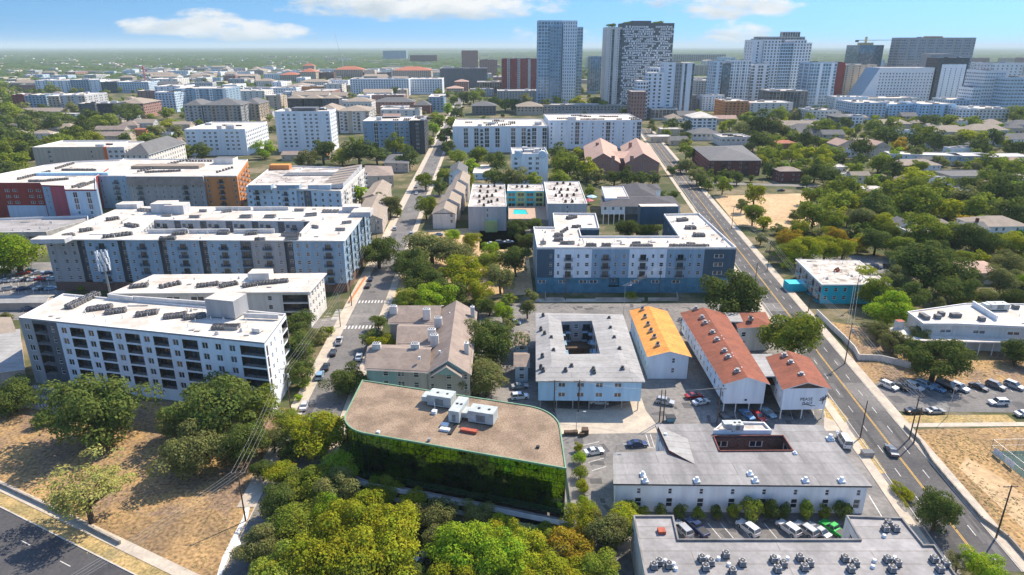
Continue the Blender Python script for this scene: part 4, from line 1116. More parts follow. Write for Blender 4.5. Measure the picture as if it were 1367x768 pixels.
for a, c_, n in (((25, 240), (66, 230), 14), ((40, 243), (52, 243), 6), ((56, 243), (90, 240), 12), ((84, 228), (127, 228), 14), ((75, 226), (98, 219), 10), ((98, 251), (113, 246), 7), ((106, 251), (127, 243), 9)): B.acrow(a, c_, B.top, n, 1, sc=1.2)
p = W(98, 234, 18); B.box('roof_lightwell', (p.x, p.y, 18.0), 40, 2.5, 1.5, 'sky')
B.done()
# concrete podium / ramp in front
B = apt('parking_garage', 'long low concrete parking deck in front of the brick red and pale blue block', [(-60, 316), (60, 314), (120, 297), (120, 283), (-60, 296)], 5.5, ['conc', 'dark'], {0: [dict(p='b', c='0', rows=1, zb=.3, dz=4.2, bay=7)]}, roof='concd', par=1.0, cat='parking garage') if False else apt(
    'parking_garage', 'long low concrete parking deck in front of the brick red and pale blue block', [(-60, 314), (62, 312), (118, 296), (118, 290), (-60, 296)], 5.0, ['conc', 'dark'], {0: [dict(p='r', c='0', rows=1, zb=.2, dz=3.6, bay=8)]}, roof='rgrey', par=1.0, cat='parking garage')
# ---- E: grey-blue with slate mansard, orange end
B = apt('apartment_building', 'grey-blue apartment block with slate mansard and a bright orange end', [(129, 236), (168, 236), (169, 237), (271, 237), (272, 236), (316, 236), (331, 214), (165, 213)], 18, ['steel', 'grey', 'orange'],
        {0: [dict(p='v.pv', c='0', rows=5, zb=1.5, dz=3.1, slab=1)], 2: [dict(p='vpwvwwvpw', c='1', bay=4.2, rows=4, zb=2, dz=3.1)], 4: [dict(p='w.p.w', c='2', rows=5, zb=1.8, dz=3.1)], 5: [dict(p='wpw', c='2', bay=4.5, rows=5, zb=1.8, dz=3.1)]}, done=False, par=.6, parm='white2', land='orange-ended block')
a, b_ = W(170, 248, 14.2), W(270, 248, 14.2); mb = MB()
A1, B1 = B.pts[2], B.pts[3]; d = (B1 - A1).normalized(); n_ = Vector((d.y, -d.x, 0))
mb.face([tuple(A1 + n_ * 1.5 + Vector((0, 0, 14.2))), tuple(B1 + n_ * 1.5 + Vector((0, 0, 14.2))), (B1.x, B1.y, 18.4), (A1.x, A1.y, 18.4)], 0)
mb.face([tuple(A1 + n_ * 1.5 + Vector((0, 0, 14.2))), tuple(B1 + n_ * 1.5 + Vector((0, 0, 14.2))), (B1.x, B1.y, 14.2), (A1.x, A1.y, 14.2)], 0)
mb.build('mansard', [M['rbrown']], B.root, B.o)
for a, c_, n in (((195, 231), (240, 229), 14), ((185, 230), (235, 219), 14), ((250, 216), (282, 216), 9), ((200, 226), (260, 212), 16), ((290, 231), (310, 225), 6)): B.acrow(a, c_, B.top, n, 1, sc=1.2)
p = W(225, 224, 18); B.box('roof_ridge', (p.x, p.y, 18.0), 40, 9, 1.8, 'rtan'); 
p = W(302, 218, 18); B.box('roof_pavilion', (p.x, p.y, 18.0), 12, 9, 3.5, 'white2', None, 'rslate')
B.done()
# ---- G: grey block with saw-tooth monopitch roofs
B = apt('apartment_building', 'pale grey apartment block with a row of tilted monopitch roofs, left of the street', [(328, 251), (455, 257), (487, 226), (365, 222)], 15, ['lblue', 'white2', 'dgrey'],
        {0: [dict(p='wpwvwpwrwwww', c='000000002000', bay=4.4, rows=4, zb=2.4, dz=3.1)], 1: [dict(p='wvpwv', c='1', bay=4, rows=4, zb=2.4, dz=3.1)]}, done=False, par=.8, parm='white2', roof='rwhite2', land='saw-tooth roofed block')
for i in range(7):
    t_ = i / 6; p = W(468 - 36 * 0 + 0, 0, 0) if False else W(457 + 22 * t_, 249 - 23 * t_, 16); ln = 12
    b = MB(); z = 15.4
    b.face([(p.x - ln, p.y - 2, z + .8), (p.x + 1, p.y - 2, z + 2.8), (p.x + 1, p.y + 5, z + 2.8), (p.x - ln, p.y + 5, z + .8)], 0)
    b.face([(p.x - ln, p.y - 2, z), (p.x + 1, p.y - 2, z), (p.x + 1, p.y - 2, z + 2.78), (p.x - ln, p.y - 2, z + .78)], 1)
    b.face([(p.x + 1, p.y - 2, z), (p.x + 1, p.y + 5, z), (p.x + 1, p.y + 5, z + 2.78), (p.x + 1, p.y - 2, z + 2.78)], 1)
    b.build('monopitch_roof', [M['rtan'], M['lgrey']], B.root, B.o)
for x in (345, 383, 425):
    p = W(x, 252, 16); B.box('roof_dormer', (p.x, p.y + 4, 15.0), 12, 5, 2.6, 'steel', None, 'rwhite')
p = W(415, 233, 15); B.box('pool_court', (p.x, p.y, 14.9), 30, 10, .5, 'dgrey'); p = W(375, 226, 15); B.box('shade_structure', (p.x, p.y, 15.0), 12, 6, 3, 'orange', None, 'rorange')
B.done()

# ---- F1: dark green mirror-glass office with rounded corners
def arc(P, pts_w, r):
    """round the corners with radius r[i] of a ccw loop"""
    out = []
    n = len(pts_w)
    for i in range(n):
        if r[i] <= 0: out.append(pts_w[i]); continue
        b = pts_w[i]; a = pts_w[i - 1]; c = pts_w[(i + 1) % n]; d1 = (a - b).normalized(); d2 = (c - b).normalized()
        ang = d1.angle(d2); t = r[i] / math.tan(ang / 2); p1 = b + d1 * t; p2 = b + d2 * t
        cc = b + (d1 + d2).normalized() * (r[i] / math.sin(ang / 2)); a1 = math.atan2((p1 - cc).y, (p1 - cc).x); a2 = math.atan2((p2 - cc).y, (p2 - cc).x)
        while a2 - a1 > math.pi: a2 -= 2 * math.pi
        while a2 - a1 < -math.pi: a2 += 2 * math.pi
        for k in range(11): t_ = a1 + (a2 - a1) * k / 10; out.append(Vector((cc.x + r[i] * math.cos(t_), cc.y + r[i] * math.sin(t_), 0)))
    return out
pf = loop([(452, 572), (755, 625), (744, 548), (484, 508)], 14.5)
pf = arc(None, pf, [8, 0, 9, 0])
cF = cen(pf)
mirror = bpy.data.materials.new('mirror_green_glass'); mirror.use_nodes = True
_n = mirror.node_tree.nodes; _l = mirror.node_tree.links; _b = _n['Principled BSDF']
_b.inputs['Metallic'].default_value = 1; _b.inputs['Base Color'].default_value = (.15, .28, .15, 1); _b.inputs['Roughness'].default_value = .03
_g = _n.new('ShaderNodeNewGeometry'); _t = _n.new('ShaderNodeTexNoise'); _t.inputs['Scale'].default_value = .35; _l.new(_g.outputs['Position'], _t.inputs['Vector'])
_p = _n.new('ShaderNodeBump'); _p.inputs['Strength'].default_value = .25; _p.inputs['Distance'].default_value = .25; _l.new(_t.outputs[0], _p.inputs['Height']); _l.new(_p.outputs[0], _b.inputs['Normal'])
B = Bld('office_building', 'dark mirror-glass office building with rounded corners and brown gravel roof in the foreground', 'office building', (cF.x, cF.y, 0), ['greent'], px=(610, 575))
LAND.append(('mirror-glass office', 610, 600))
gw = MB(); gl_ = MB(); n = len(pf)
for i in range(n):
    A, C2 = pf[i], pf[(i + 1) % n]; L = (C2 - A).length; k = max(1, round(L / 1.5)); e = (C2 - A) / k; nn = Vector((e.y, -e.x, 0)).normalized()
    for j in range(k):
        a, c_ = A + e * j, A + e * (j + 1)
        for r in range(7):
            z0, z1 = 4.0 + r * 1.47, 4.0 + (r + 1) * 1.47
            t1, t2 = random.uniform(-.006, .006), random.uniform(-.006, .006)
            gw.face([(a.x, a.y, z0), (c_.x, c_.y, z0), (c_.x + nn.x * t1, c_.y + nn.y * t1, z1), (a.x + nn.x * t1, a.y + nn.y * t1, z1)], 0)
        gl_.box((a.x + nn.x * .02, a.y + nn.y * .02, 4), .05, .06, 10.3, math.atan2(e.y, e.x), 0, False)
    for r in range(8):
        z = 4.0 + r * 1.47; m_ = (A + C2) / 2 + nn * .02; gl_.box((m_.x, m_.y, z), L, .05, .05, math.atan2(e.y, e.x), 0)
gw.build('glass_wall', [mirror], B.root, B.o); gl_.build('mullions', [mat('mullion_black', (.012, .02, .015), .4, 0, 1)], B.root, B.o)
rb = MB(); ro = offset(pf, -.15); rb.flat([pf], 14.4, 0)
for i in range(len(ro)):
    j = (i + 1) % len(ro); a, c_ = ro[i], ro[j]; ai, ci = offset(pf, .10)[i], offset(pf, .10)[j]
    rb.face([(a.x, a.y, 14.25), (c_.x, c_.y, 14.25), (c_.x, c_.y, 14.6), (a.x, a.y, 14.6)], 1); rb.face([(a.x, a.y, 14.6), (c_.x, c_.y, 14.6), (ci.x, ci.y, 14.6), (ai.x, ai.y, 14.6)], 1)
    rb.face([(ci.x, ci.y, 14.4), (ai.x, ai.y, 14.4), (ai.x, ai.y, 14.6), (ci.x, ci.y, 14.6)], 1)
rb.build('roof', [M['rgravel'], M['greent']], B.root, B.o)
po = offset(pf, -1.6); pb = MB()
for i in range(len(po)):
    j = (i + 1) % len(po); a, c_ = po[i], po[j]; pi_, pj = pf[i], pf[j]
    for z0, z1 in ((2.9, 4.1), (.6, 1.8)): 
        pb.face([(a.x, a.y, z0), (c_.x, c_.y, z0), (c_.x, c_.y, z1), (a.x, a.y, z1)], 0)
    pb.face([(pi_.x, pi_.y, 2.9), (pj.x, pj.y, 2.9), (c_.x, c_.y, 2.9), (a.x, a.y, 2.9)], 0)
    pb.face([(a.x, a.y, 3.3), (c_.x, c_.y, 3.3), (pj.x, pj.y, 3.3), (pi_.x, pi_.y, 3.3)], 1)
    pb.face([(pi_.x, pi_.y, 0), (pj.x, pj.y, 0), (pj.x, pj.y, 2.9), (pi_.x, pi_.y, 2.9)], 2)
pb.build('podium', [M['white'], M['concd'], M['dark']], B.root, B.o)
def airhandler(px, py, sx, sy, sz, z, rz, par, o0, kind=0):
    p = W(px, py, z); h_ = MB(); h_.box((p.x, p.y, z + .35), sx, sy, sz, rz, 0)
    h_.box((p.x, p.y, z), sx * .9, sy * .8, .35, rz, 1, False)
    ob = h_.build('air_handler', [M['hvac'], M['dark']], par, o0); ca, sa = math.cos(rz), math.sin(rz)
    for k in range(2):
        f = MB(); x = -sx / 2 + sx * .35 + k * sx * .4; f.tube((p.x + x * ca, p.y + x * sa, z + .35 + sz), (p.x + x * ca, p.y + x * sa, z + .45 + sz), .3, .3, 10); f.build('fan', [M['acd']], ob, o0)
    l = MB()
    for k in range(6): l.box((p.x + (sy / 2 + .01) * sa, p.y - (sy / 2 + .01) * ca, z + .7 + k * .25), sx * .35, .03, .12, rz, 0)
    l.build('louvre', [M['dark']], ob, o0)
    if kind: return
    hd = MB(); hd.box((p.x - sx * .42 * ca - 1.0 * ca, p.y - sx * .42 * sa - 1.0 * sa, z + .9), 1.8, sy * .8, 1.1, rz, 0); hd.build('intake_hood', [M['hvac']], ob, o0)
rF = math.radians(-16)
airhandler(590, 540, 5.4, 3.2, 2.4, 14.4, rF, B.root, B.o); airhandler(613, 556, 2.3, 6.2, 2.6, 14.4, rF, B.root, B.o, 1); airhandler(645, 562, 5.4, 3.2, 2.5, 14.4, rF, B.root, B.o)
for x, y, sx, sy, sz, m_ in ((626, 577, 3.4, 1.0, .6, 'rust'), (594, 575, 2, .9, .5, 'white'), (580, 552, 1.0, 1.0, .7, 'white'), (606, 572, .7, 5, .25, 'dark'), (594, 568, 1.5, 1.0, .4, 'white'), (505, 578, .6, .6, .4, 'white'), (573, 589, .5, .5, .6, 'metal'), (718, 598, .6, .6, .4, 'dark')):
    p = W(x, y, 14.4); B.box('roof_vent' if sx < 1.2 else 'roof_box', (p.x, p.y, 14.42), sx, sy, sz, m_, rF)
b = MB(); p = W(581, 556, 14.4); b.tube((p.x, p.y, 14.4), (p.x, p.y, 17.6), .06, .06, 6); b.build('vent_pipe', [M['white']], B.root, B.o)
B.done()

# ---- F2: beige shingle-roofed townhouse complex
def wing(B, px4, ze, rise, axis, kind='gable', roof='rbrown', spec=None, specs=None, gm=0, ov=.5, z0=0):
    c = loop(px4, ze)
    for i in range(4): B.facade(c[i], c[(i + 1) % 4], z0, ze - .2, (specs or {}).get(i, spec))
    B.pitched(c, ze, rise, axis, kind, ov, roof, gm)
    return c
B = Bld('townhouse_complex', 'beige townhouse complex with brown shingle roofs and pale capped chimneys', 'townhouses', tuple(W(560, 460, 0).xy) + (0,), ['beige', 'sage', 'taupe'], px=(560, 455))
LAND.append(('beige townhouse complex', 560, 455))
dsp = dict(p='w.d.w', c='0', rows=3, zb=.6, dz=2.9, bay=4)
wing(B, [(571, 497), (627, 498), (635, 416), (584, 416)], 9, 3.6, 'y', specs={0: [dict(p='v.w.v', c='0', rows=3, zb=.4, dz=2.9)], 1: [dict(p='v..', c='0', bay=6, rows=3, zb=.4, dz=2.9)]}, gm=1)
wing(B, [(489, 492), (570.5, 496), (575, 462), (498, 460)], 9, 2.6, 'x', specs={0: [dict(p='..w.d.w.', c='11110000', rows=3, zb=.4, dz=2.9)], 3: [dict(p='.', c='0')]})
wing(B, [(531, 459), (576, 459), (579, 434), (535, 433)], 9, 2.4, 'x', specs={0: [dict(p='d.d.', c='0', rows=3, zb=.4, dz=2.9)]})
wing(B, [(520, 431), (584, 431), (590, 408), (527, 408)], 9, 2.8, 'x', specs={0: [dict(p='.w.b.', c='0', rows=3, zb=.4, dz=2.9)], 3: [dict(p='.', c='2')]})
# small cross gable facing the camera
c = loop([(578, 499.5), (614, 501), (612, 480), (580, 480)], 9.2); B.pitched(c, 9.2, 2.4, 'y', 'gable', .5, 'rbrown', 1)
for x, y in ((526, 424), (570, 428), (585.5, 440), (577, 456), (580.5, 464), (504, 476), (555, 476), (623, 475), (631, 425)):
    p = W(x, y, 9); b = MB(); b.box((p.x, p.y, 8.2), 2.2 if x not in (623, 631) else 1.2, 1.3, 4.6, YAW, 0, False); ch = b.build('chimney', [M['white2']], B.root, B.o)
    for k in (-.6, 0, .6):
        if x in (623, 631) and k: continue
        b = MB(); b.tube((p.x + k, p.y, 12.8), (p.x + k, p.y, 13.3), .22, .2, 8); b.build('chimney_pot', [M['lgrey']], ch, B.o)
for x, y in ((601, 419), (600, 466), (587, 470), (560, 478), (609, 441)):
    p = W(x, y, 11.3); B.box('roof_vent', (p.x, p.y, p.z - .4), .5, .5, .8, 'white')
B.done()
# small houses right of F2
for i, (x, y) in enumerate(((697, 452), (697, 480))):
    B = Bld('garage_block', ['pale two-storey outbuilding with brown roof behind the blue courtyard building, the farther one', 'pale two-storey outbuilding with brown roof beside the silver parked car, the nearer one'][i], 'outbuilding', tuple(W(x, y, 0).xy) + (0,), ['lblue'], px=(x, y), group='outbuildings beside the blue building')
    wing(B, [(x - 9, y + 8), (x + 8, y + 8), (x + 8, y - 9), (x - 9, y - 9)], 5, 1.4, 'x', spec=[dict(p='w', bay=4, rows=2, zb=0, dz=2.4, c='0')], roof='rbrown'); B.done()

# ---- F3: blue motel-like building with pale metal roof and courtyard
B = Bld('apartment_building', 'sky blue two-storey building on stilts with pale metal roof and open rectangular courtyard', 'apartment block', tuple(W(785, 465, 9).xy) + (0,), ['sky', 'dark', 'grey'], px=(785, 460))
LAND.append(('sky blue courtyard building', 785, 465))
ze = 8.6; outer = loop([(719, 507), (857, 508), (829, 421), (718, 419)], ze); court = loop([(756, 475), (801, 474), (790, 430), (749, 431)], ze)
c4 = outer
for i in range(4): B.facade(c4[i], c4[(i + 1) % 4], 2.7, ze, [dict(p='..w.w.w.w..' if i == 0 else 'w.', c='0', bay=None if i == 0 else 4.5, rows=2, zb=2.9, dz=2.75, ww=1.9, wh=1.2)])
hc = court[::-1]
for i in range(4): B.facade(hc[i], hc[(i + 1) % 4], 0, ze, [dict(p='pw', c='2', bay=3.2, rows=3, zb=0, dz=2.8, pfrom=1)])
rb = MB(); oo = offset(outer, -.7); oc = court
# roof: four shallow slopes with a ridge running round between eaves and courtyard
rg = [oo[i].lerp(oc[i], .5) for i in range(4)]
for i in range(4):
    j = (i + 1) % 4; ridge = ze + 1.0
    rb.face([(oo[i].x, oo[i].y, ze), (oo[j].x, oo[j].y, ze), (rg[j].x, rg[j].y, ridge), (rg[i].x, rg[i].y, ridge)], 0)
    rb.face([(rg[i].x, rg[i].y, ridge), (rg[j].x, rg[j].y, ridge), (oc[j].x, oc[j].y, ze + .4), (oc[i].x, oc[i].y, ze + .4)], 0)
    rb.face([(oo[i].x, oo[i].y, ze - .3), (oo[j].x, oo[j].y, ze - .3), (oo[j].x, oo[j].y, ze), (oo[i].x, oo[i].y, ze)], 1)
    rb.face([(oc[j].x, oc[j].y, ze), (oc[i].x, oc[i].y, ze), (oc[i].x, oc[i].y, ze + .4), (oc[j].x, oc[j].y, ze + .4)], 1)
    rb.face([(oo[i].x, oo[i].y, ze - .3), (c4[i].x, c4[i].y, ze - .3), (c4[j].x, c4[j].y, ze - .3), (oo[j].x, oo[j].y, ze - .3)], 1)
rb.build('roof', [M['rmetal'], M['metal']], B.root, B.o)
fl = MB(); fl.flat([outer, court], 2.7, 0, up=False); fl.build('undercroft_ceiling', [M['conc']], B.root, B.o)
for t_ in (.02, .18, .34, .5, .66, .82, .98):
    p = c4[0].lerp(c4[1], t_)
    b = MB(); b.tube((p.x, p.y + .3, 0), (p.x, p.y + .3, 2.7), .14, .14, 8); b.build('stilt', [M['metal']], B.root, B.o)
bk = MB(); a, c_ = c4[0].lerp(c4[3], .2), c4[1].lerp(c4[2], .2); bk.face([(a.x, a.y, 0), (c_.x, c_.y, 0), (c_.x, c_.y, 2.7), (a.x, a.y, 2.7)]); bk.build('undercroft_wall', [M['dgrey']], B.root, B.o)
def vents(B, spots, z, s=1.0, m=('metal', 'dark')):
    for x, y in spots:
        p = W(x, y, z); b = MB(); b.box((p.x, p.y, z - .25), 1.0 * s, 1.0 * s, .75 * s, YAW, 0, False); b.tube((p.x, p.y, z + .5 * s), (p.x, p.y, z + .95 * s), .34 * s, .42 * s, 8, 1); b.build('roof_ventilator', [M[m[0]], M[m[1]]], B.root, B.o)
vents(B, [(725, 422), (722, 440), (727, 446), (736, 452), (739, 469), (724, 476), (722, 491), (725, 495), (755, 495), (763, 490), (792, 494), (793, 497), (831, 493), (827, 467), (820, 452), (815, 439), (813, 426)], 9.3, .95, ('dgrey', 'dark'))
p = W(770, 466, 0); B.box('courtyard_deck', (p.x, p.y, 0), 9, 9, 2.4, 'wood'); B.done()

# ---- R4: orange-roofed long house
B = Bld('apartment_building', 'long narrow apartment building with a bright orange metal gable roof', 'apartment block', tuple(W(880, 450, 7).xy) + (0,), ['white', 'lgrey'], px=(880, 445))
LAND.append(('orange-roofed building', 880, 445))
c = loop([(864, 476), (924, 476), (891, 415), (840, 414)], 7.2)
c4 = offset(c, .7)
for i in range(4): B.facade(c4[i], c4[(i + 1) % 4], 0, 7.0, [dict(p='..v.' if i == 0 else 'wv', bay=None if i == 0 else 3.4, c='0', rows=2, zb=.9, dz=3.0)])
B.pitched(c4, 7.2, 1.5, 'y', 'gable', .7, 'rorange', 0)
vents(B, [(857.5, 414), (861, 424), (865, 434), (869, 442.5), (873.5, 451), (878, 461.5)], 8.1, 1.15, ('metal', 'dark'))
ex = loop([(872, 482), (898, 482), (897, 474), (871, 474)], 2.2); b = MB(); m_ = cen(ex); B.box('porch_screen', (m_.x - 1, m_.y - 2.6, 2.2), 6.5, .12, 1.0, 'metal'); B.done()

# ---- R5: red-roofed complex on stilts with sign
B = Bld('apartment_building', 'long white building on stilts with a red shingle gable roof and rooftop coolers', 'apartment block', tuple(W(965, 460, 8).xy) + (0,), ['white', 'inner'], px=(965, 460))
LAND.append(('long red-roofed building', 965, 460))
c4 = loop([(969, 510), (1023, 510), (966, 419), (912, 418)], 8.8)
for i in range(4): B.facade(c4[i], c4[(i + 1) % 4], 2.7, 8.6, [dict(p='.' if i == 0 else 'wv', bay=None if i == 0 else 3.6, c='0', rows=2, zb=2.8, dz=2.8)])
B.pitched(c4, 8.8, 1.7, 'y', 'gable', .8, 'rred', 0)
fl = MB(); fl.flat([c4], 2.7, 0, up=False); fl.build('undercroft_ceiling', [M['conc']], B.root, B.o)
for t_ in (.03, .33, .66, .97):
    for e0, e1 in ((0, 1),):
        p = c4[e0].lerp(c4[e1], t_); b = MB(); b.tube((p.x, p.y + .3, 0), (p.x, p.y + .3, 2.7), .14, .14, 8); b.build('stilt', [M['trim']], B.root, B.o)
vents(B, [(929, 414), (937, 426), (941, 433), (951, 446), (957, 456), (967, 471), (972, 479), (984, 498)], 9.7, 1.35, ('metal', 'acb'))
vents(B, [(947, 430), (963, 450), (966, 454), (977, 473), (979, 477), (990, 492)], 10.2, .4, ('white', 'white')); 
p = W(993, 532, 3.5); B.box('wall_vent', (p.x, c4[0].y - .12, 3.6), .5, .2, .4, 'dark'); B.done()
B = Bld('apartment_building', 'white end building with red roof and painted lettering beside the right street', 'apartment block', tuple(W(1072, 495, 8).xy) + (0,), ['white', 'inner'], px=(1072, 495))
LAND.append(('red-roofed building with the lettering', 1075, 500))
c4 = loop([(1047, 518), (1106, 517), (1079, 478), (1026, 477)], 8.8)
for i in range(4): B.facade(c4[i], c4[(i + 1) % 4], 2.7, 8.6, [dict(p='.' if i == 0 else 'wv', bay=None if i == 0 else 4.5, c='0', rows=2, zb=2.8, dz=2.8)])
B.pitched(c4, 8.8, 1.7, 'y', 'gable', .6, 'rred', 1)
vents(B, [(1047, 477), (1055.5, 486.5), (1069.5, 503)], 9.7, 1.35, ('metal', 'acb'))
fl = MB(); fl.flat([c4], 2.7, 0, up=False); fl.build('undercroft_ceiling', [M['conc']], B.root, B.o)
for t_ in (.02, .5, .98):
    p = c4[0].lerp(c4[1], t_); b = MB(); b.tube((p.x, p.y + .3, 0), (p.x, p.y + .3, 2.7), .14, .14, 8); b.build('stilt', [M['trim']], B.root, B.o)
# lettering painted on the end wall
A_, B_ = c4[0], c4[1]; e = (B_ - A_).normalized(); rz = math.atan2(e.y, e.x); n_ = Vector((e.y, -e.x, 0)); Lw = (B_ - A_).length
inkm = mat('sign_dark_ink', (.06, .045, .05), .8, .1, 2)
def lettering(txt, size, u, z, shear=0.0, name='lettering'):
    cu = bpy.data.curves.new('t', 'FONT'); cu.body = txt; cu.size = size; cu.extrude = .02; cu.shear = shear; cu.space_character = 1.05
    t_o = bpy.data.objects.new('t', cu); COL.objects.link(t_o); bpy.context.view_layer.update()
    me = bpy.data.meshes.new_from_object(t_o.evaluated_get(bpy.context.evaluated_depsgraph_get())); bpy.data.objects.remove(t_o)
    me.materials.clear(); me.materials.append(inkm); o = bpy.data.objects.new(name, me); COL.objects.link(o); o.parent = B.root
    p = A_ + e * u + n_ * .04; o.location = B.loc((p.x, p.y, z)); o.rotation_euler = (math.pi / 2, 0, rz); return o
u0 = Lw * .40
lettering('PEASE', 1.15, u0, 5.2); lettering('PLACE', .85, u0 + .6, 4.25, .3)
sw = MB(); pr = None
for k in range(15):
    t_ = k / 14; p = A_ + e * (u0 + .6 + 3.4 * t_) + n_ * .05; z = 3.95 + .22 * math.sin(t_ * 5.5)
    q = (p.x, p.y, z)
    if pr: sw.tube(pr, q, .05 + .06 * math.sin(math.pi * t_), .05 + .06 * math.sin(math.pi * t_), 5)
    pr = q
tc = A_ + e * (u0 + 6.0) + n_ * .05
for k in range(60):
    a = random.uniform(0, 6.28); r = random.uniform(0, 1) ** .6; x = 1.15 * r * math.cos(a) + .25 * r * math.sin(a); z = 5.8 + .75 * r * math.sin(a) + .35 * r * math.cos(a)
    sw.tube((tc.x + e.x * x, tc.y + e.y * x, z), (tc.x + e.x * x + n_.x * .03, tc.y + e.y * x + n_.y * .03, z), .11, .10, 6)
sw.tube((tc.x - e.x * .3, tc.y - e.y * .3, 4.2), (tc.x - e.x * .1, tc.y - e.y * .1, 5.4), .10, .06, 5)
sw.build('tree_emblem', [inkm], B.root, B.o); B.done()
# red link house + white walkway roofs
B = Bld('apartment_building', 'small hip-roofed red cottage at the far end of the red-roofed group beside the street', 'house', tuple(W(1010, 425, 7).xy) + (0,), ['white2'], px=(1010, 425))
wing(B, [(987, 437), (1030, 435), (1020, 417), (978, 417)], 8, 1.4, 'x', 'hip', 'rred', spec=[dict(p='w.', bay=4, rows=2, zb=1, dz=2.9, c='0')]); vents(B, [(1002, 427)], 9.2, 1.3); B.done()
for lb, px in (('white curved canopy roof linking the two red-roofed buildings', [(1003, 504), (1052, 503), (1050, 490), (1030, 474), (991, 474)]), ('pale grey canopy roof at the far end of the red-roofed group', [(958, 430), (995, 431), (990, 419), (949, 418)])):
    pts = loop(px, 8.2); B = Bld('canopy', lb, 'canopy', (cen(pts).x, cen(pts).y, 0), ['inner'], px=mid(px)); b = MB(); b.flat([pts], 8.5, 0); b.flat([pts], 8.2, 0, up=False)
    for i in range(len(pts)): a, c_ = pts[i], pts[(i + 1) % len(pts)]; b.face([(a.x, a.y, 8.2), (c_.x, c_.y, 8.2), (c_.x, c_.y, 8.5), (a.x, a.y, 8.5)], 1)
    b.build('roof', [M['rmetal'], M['trim']], B.root, B.o)
    for p in pts: q = p.lerp(cen(pts), .1); bb = MB(); bb.tube((q.x, q.y, 0), (q.x, q.y, 8.2), .14, .14, 6); bb.build('post', [M['trim']], B.root, B.o)
    for z in (2.8, 5.6): fl = MB(); ip = offset(pts, .8); fl.flat([ip], z, 0); fl.flat([ip], z - .2, 0, up=False); fl.build('walkway', [M['inner']], B.root, B.o)
    B.done()

# ---- R6: low grey-roofed building with internal court
R6 = [(822, 646), (1159, 649), (1095, 571), (1037, 570), (1036, 577), (952, 577), (945, 569), (878, 570), (891, 606), (821, 607)]
B = Bld('motor_lodge', 'low white building with a wide patched grey roof and a sunken red courtyard', 'low building', tuple(W(990, 610, 6.5).xy) + (0,), ['white', 'brown', 'grey'], px=(990, 610))
LAND.append(('wide grey-roofed low building', 990, 620))
pts = loop(R6, 6.5); court = loop([(960, 605), (1058, 604.5), (1045, 584.5), (952, 585)], 6.5)
B.shell(pts, 6.5, {0: [dict(p='.w', bay=3.1, c='0', rows=1, zb=.5, dz=3.2, ww=1.3, wh=2.2, sill=.6), dict(p='.v', bay=3.1, c='0', rows=1, zb=3.7, dz=2.2, ww=1.2, wh=1.3, sill=.5)], 'hole': [dict(p='W.', bay=4, c='1', rows=2, zb=.3, dz=3)]}, [court], 'rgrey2', .0, over=.5, rooft=M['charcoal'], default=[dict(p='w.', bay=5, c='0', rows=2, zb=.5, dz=2.8)])
for q0 in range(4):
    a, c_ = court[q0], court[(q0 + 1) % 4]; d = c_ - a; m_ = (a + c_) / 2; B.box('courtyard_kerb', (m_.x, m_.y, 6.86), d.length + .2, .22, .3, 'brick', math.atan2(d.y, d.x))
gal = offset(court, .05); fl = MB(); fl.flat([gal, offset(court, 1.4)], 3.3, 0); fl.flat([gal, offset(court, 1.4)], 3.1, 0, up=False); fl.build('gallery', [M['rust']], B.root, B.o)
p = W(1003, 596, 3); B.box('courtyard_table', (p.x, p.y, 0), 3, 1.6, 3.2, 'orange')
t = 6.85
airhandler(982, 574, 2.6, 2.2, 1.5, 7.4, YAW, B.root, B.o)
for x, y, s_ in ((858, 635, 1.2), (861, 643, 1.3), (930, 643, 1.3), (1001, 634, 1.2), (1008, 643, 1.3), (1075, 643, 1.3), (1123, 643, 1.3), (888, 584, 1.3), (1108, 587, 1.6), (1110, 588, 1.0), (1061, 606, .8), (1118, 578, .6)):
    p = W(x, y, t); b = MB(); b.box((p.x, p.y, t), .9 * s_, .9 * s_, .35, YAW, 0, False); b.tube((p.x, p.y, t + .35), (p.x, p.y, t + .8 * s_), .35 * s_, .25 * s_, 8); b.build('roof_vent', [M['white']], B.root, B.o)
pu = sub(B, [(952, 577), (1030, 577), (1020, 566), (965, 565)], 7.4, 6.9, roof='rwhite2', par=.5)
wd_ = MB(); a, b_, c_, d_ = [W(x, y, 6.9) for x, y in ((878, 572), (893, 605), (928, 620), (918, 586))]
a.z = 7.6; b_.z = 7.6; c_.z = 6.9; d_.z = 6.92
wd_.face([tuple(p) for p in (b_, c_, d_, a)], 0); wd_.face([(a.x, a.y, 6.8), (b_.x, b_.y, 6.8), tuple(b_), tuple(a)], 1); wd_.face([(b_.x, b_.y, 6.8), (c_.x, c_.y, 6.8), tuple(c_), tuple(b_)], 1)
wd_.build('sloped_roof', [M['rmetal'], M['brick']], B.root, B.o)
B.done()

# ---- R7: flat grey roof with condenser clusters, wrapped round a small car court
R7 = [(846, 695), (860, 768), (872, 830), (1330, 830), (1275, 768), (1247, 729), (1233, 729), (1204, 693), (1129, 690), (1147, 721.5), (906, 721.5), (899, 690), (845, 690)]
R7p = loop(R7, 7.5)
B = Bld('motor_lodge', 'flat grey-roofed building with clusters of rooftop condensers wrapped around a small car court', 'low building', tuple(W(1040, 745, 7.5).xy) + (0,), ['white2', 'rust', 'grey'], px=(1040, 745))
LAND.append(('flat grey roof in the right foreground', 1040, 745))
B.shell(R7p, 7.5, None, (), 'rgrey', .4, 'grey', cope='concd', default=[dict(p='w.', bay=5, c='0', rows=2, zb=.6, dz=3.0)])
for cx, cy in ((881, 752), (896, 751), (942, 746), (949, 752), (942, 760), (935, 752), (969, 741), (977, 761), (992, 752), (1033, 745), (1045, 752), (1038, 760), (1067, 745), (1080, 751), (1073, 759), (1182, 704)): pass
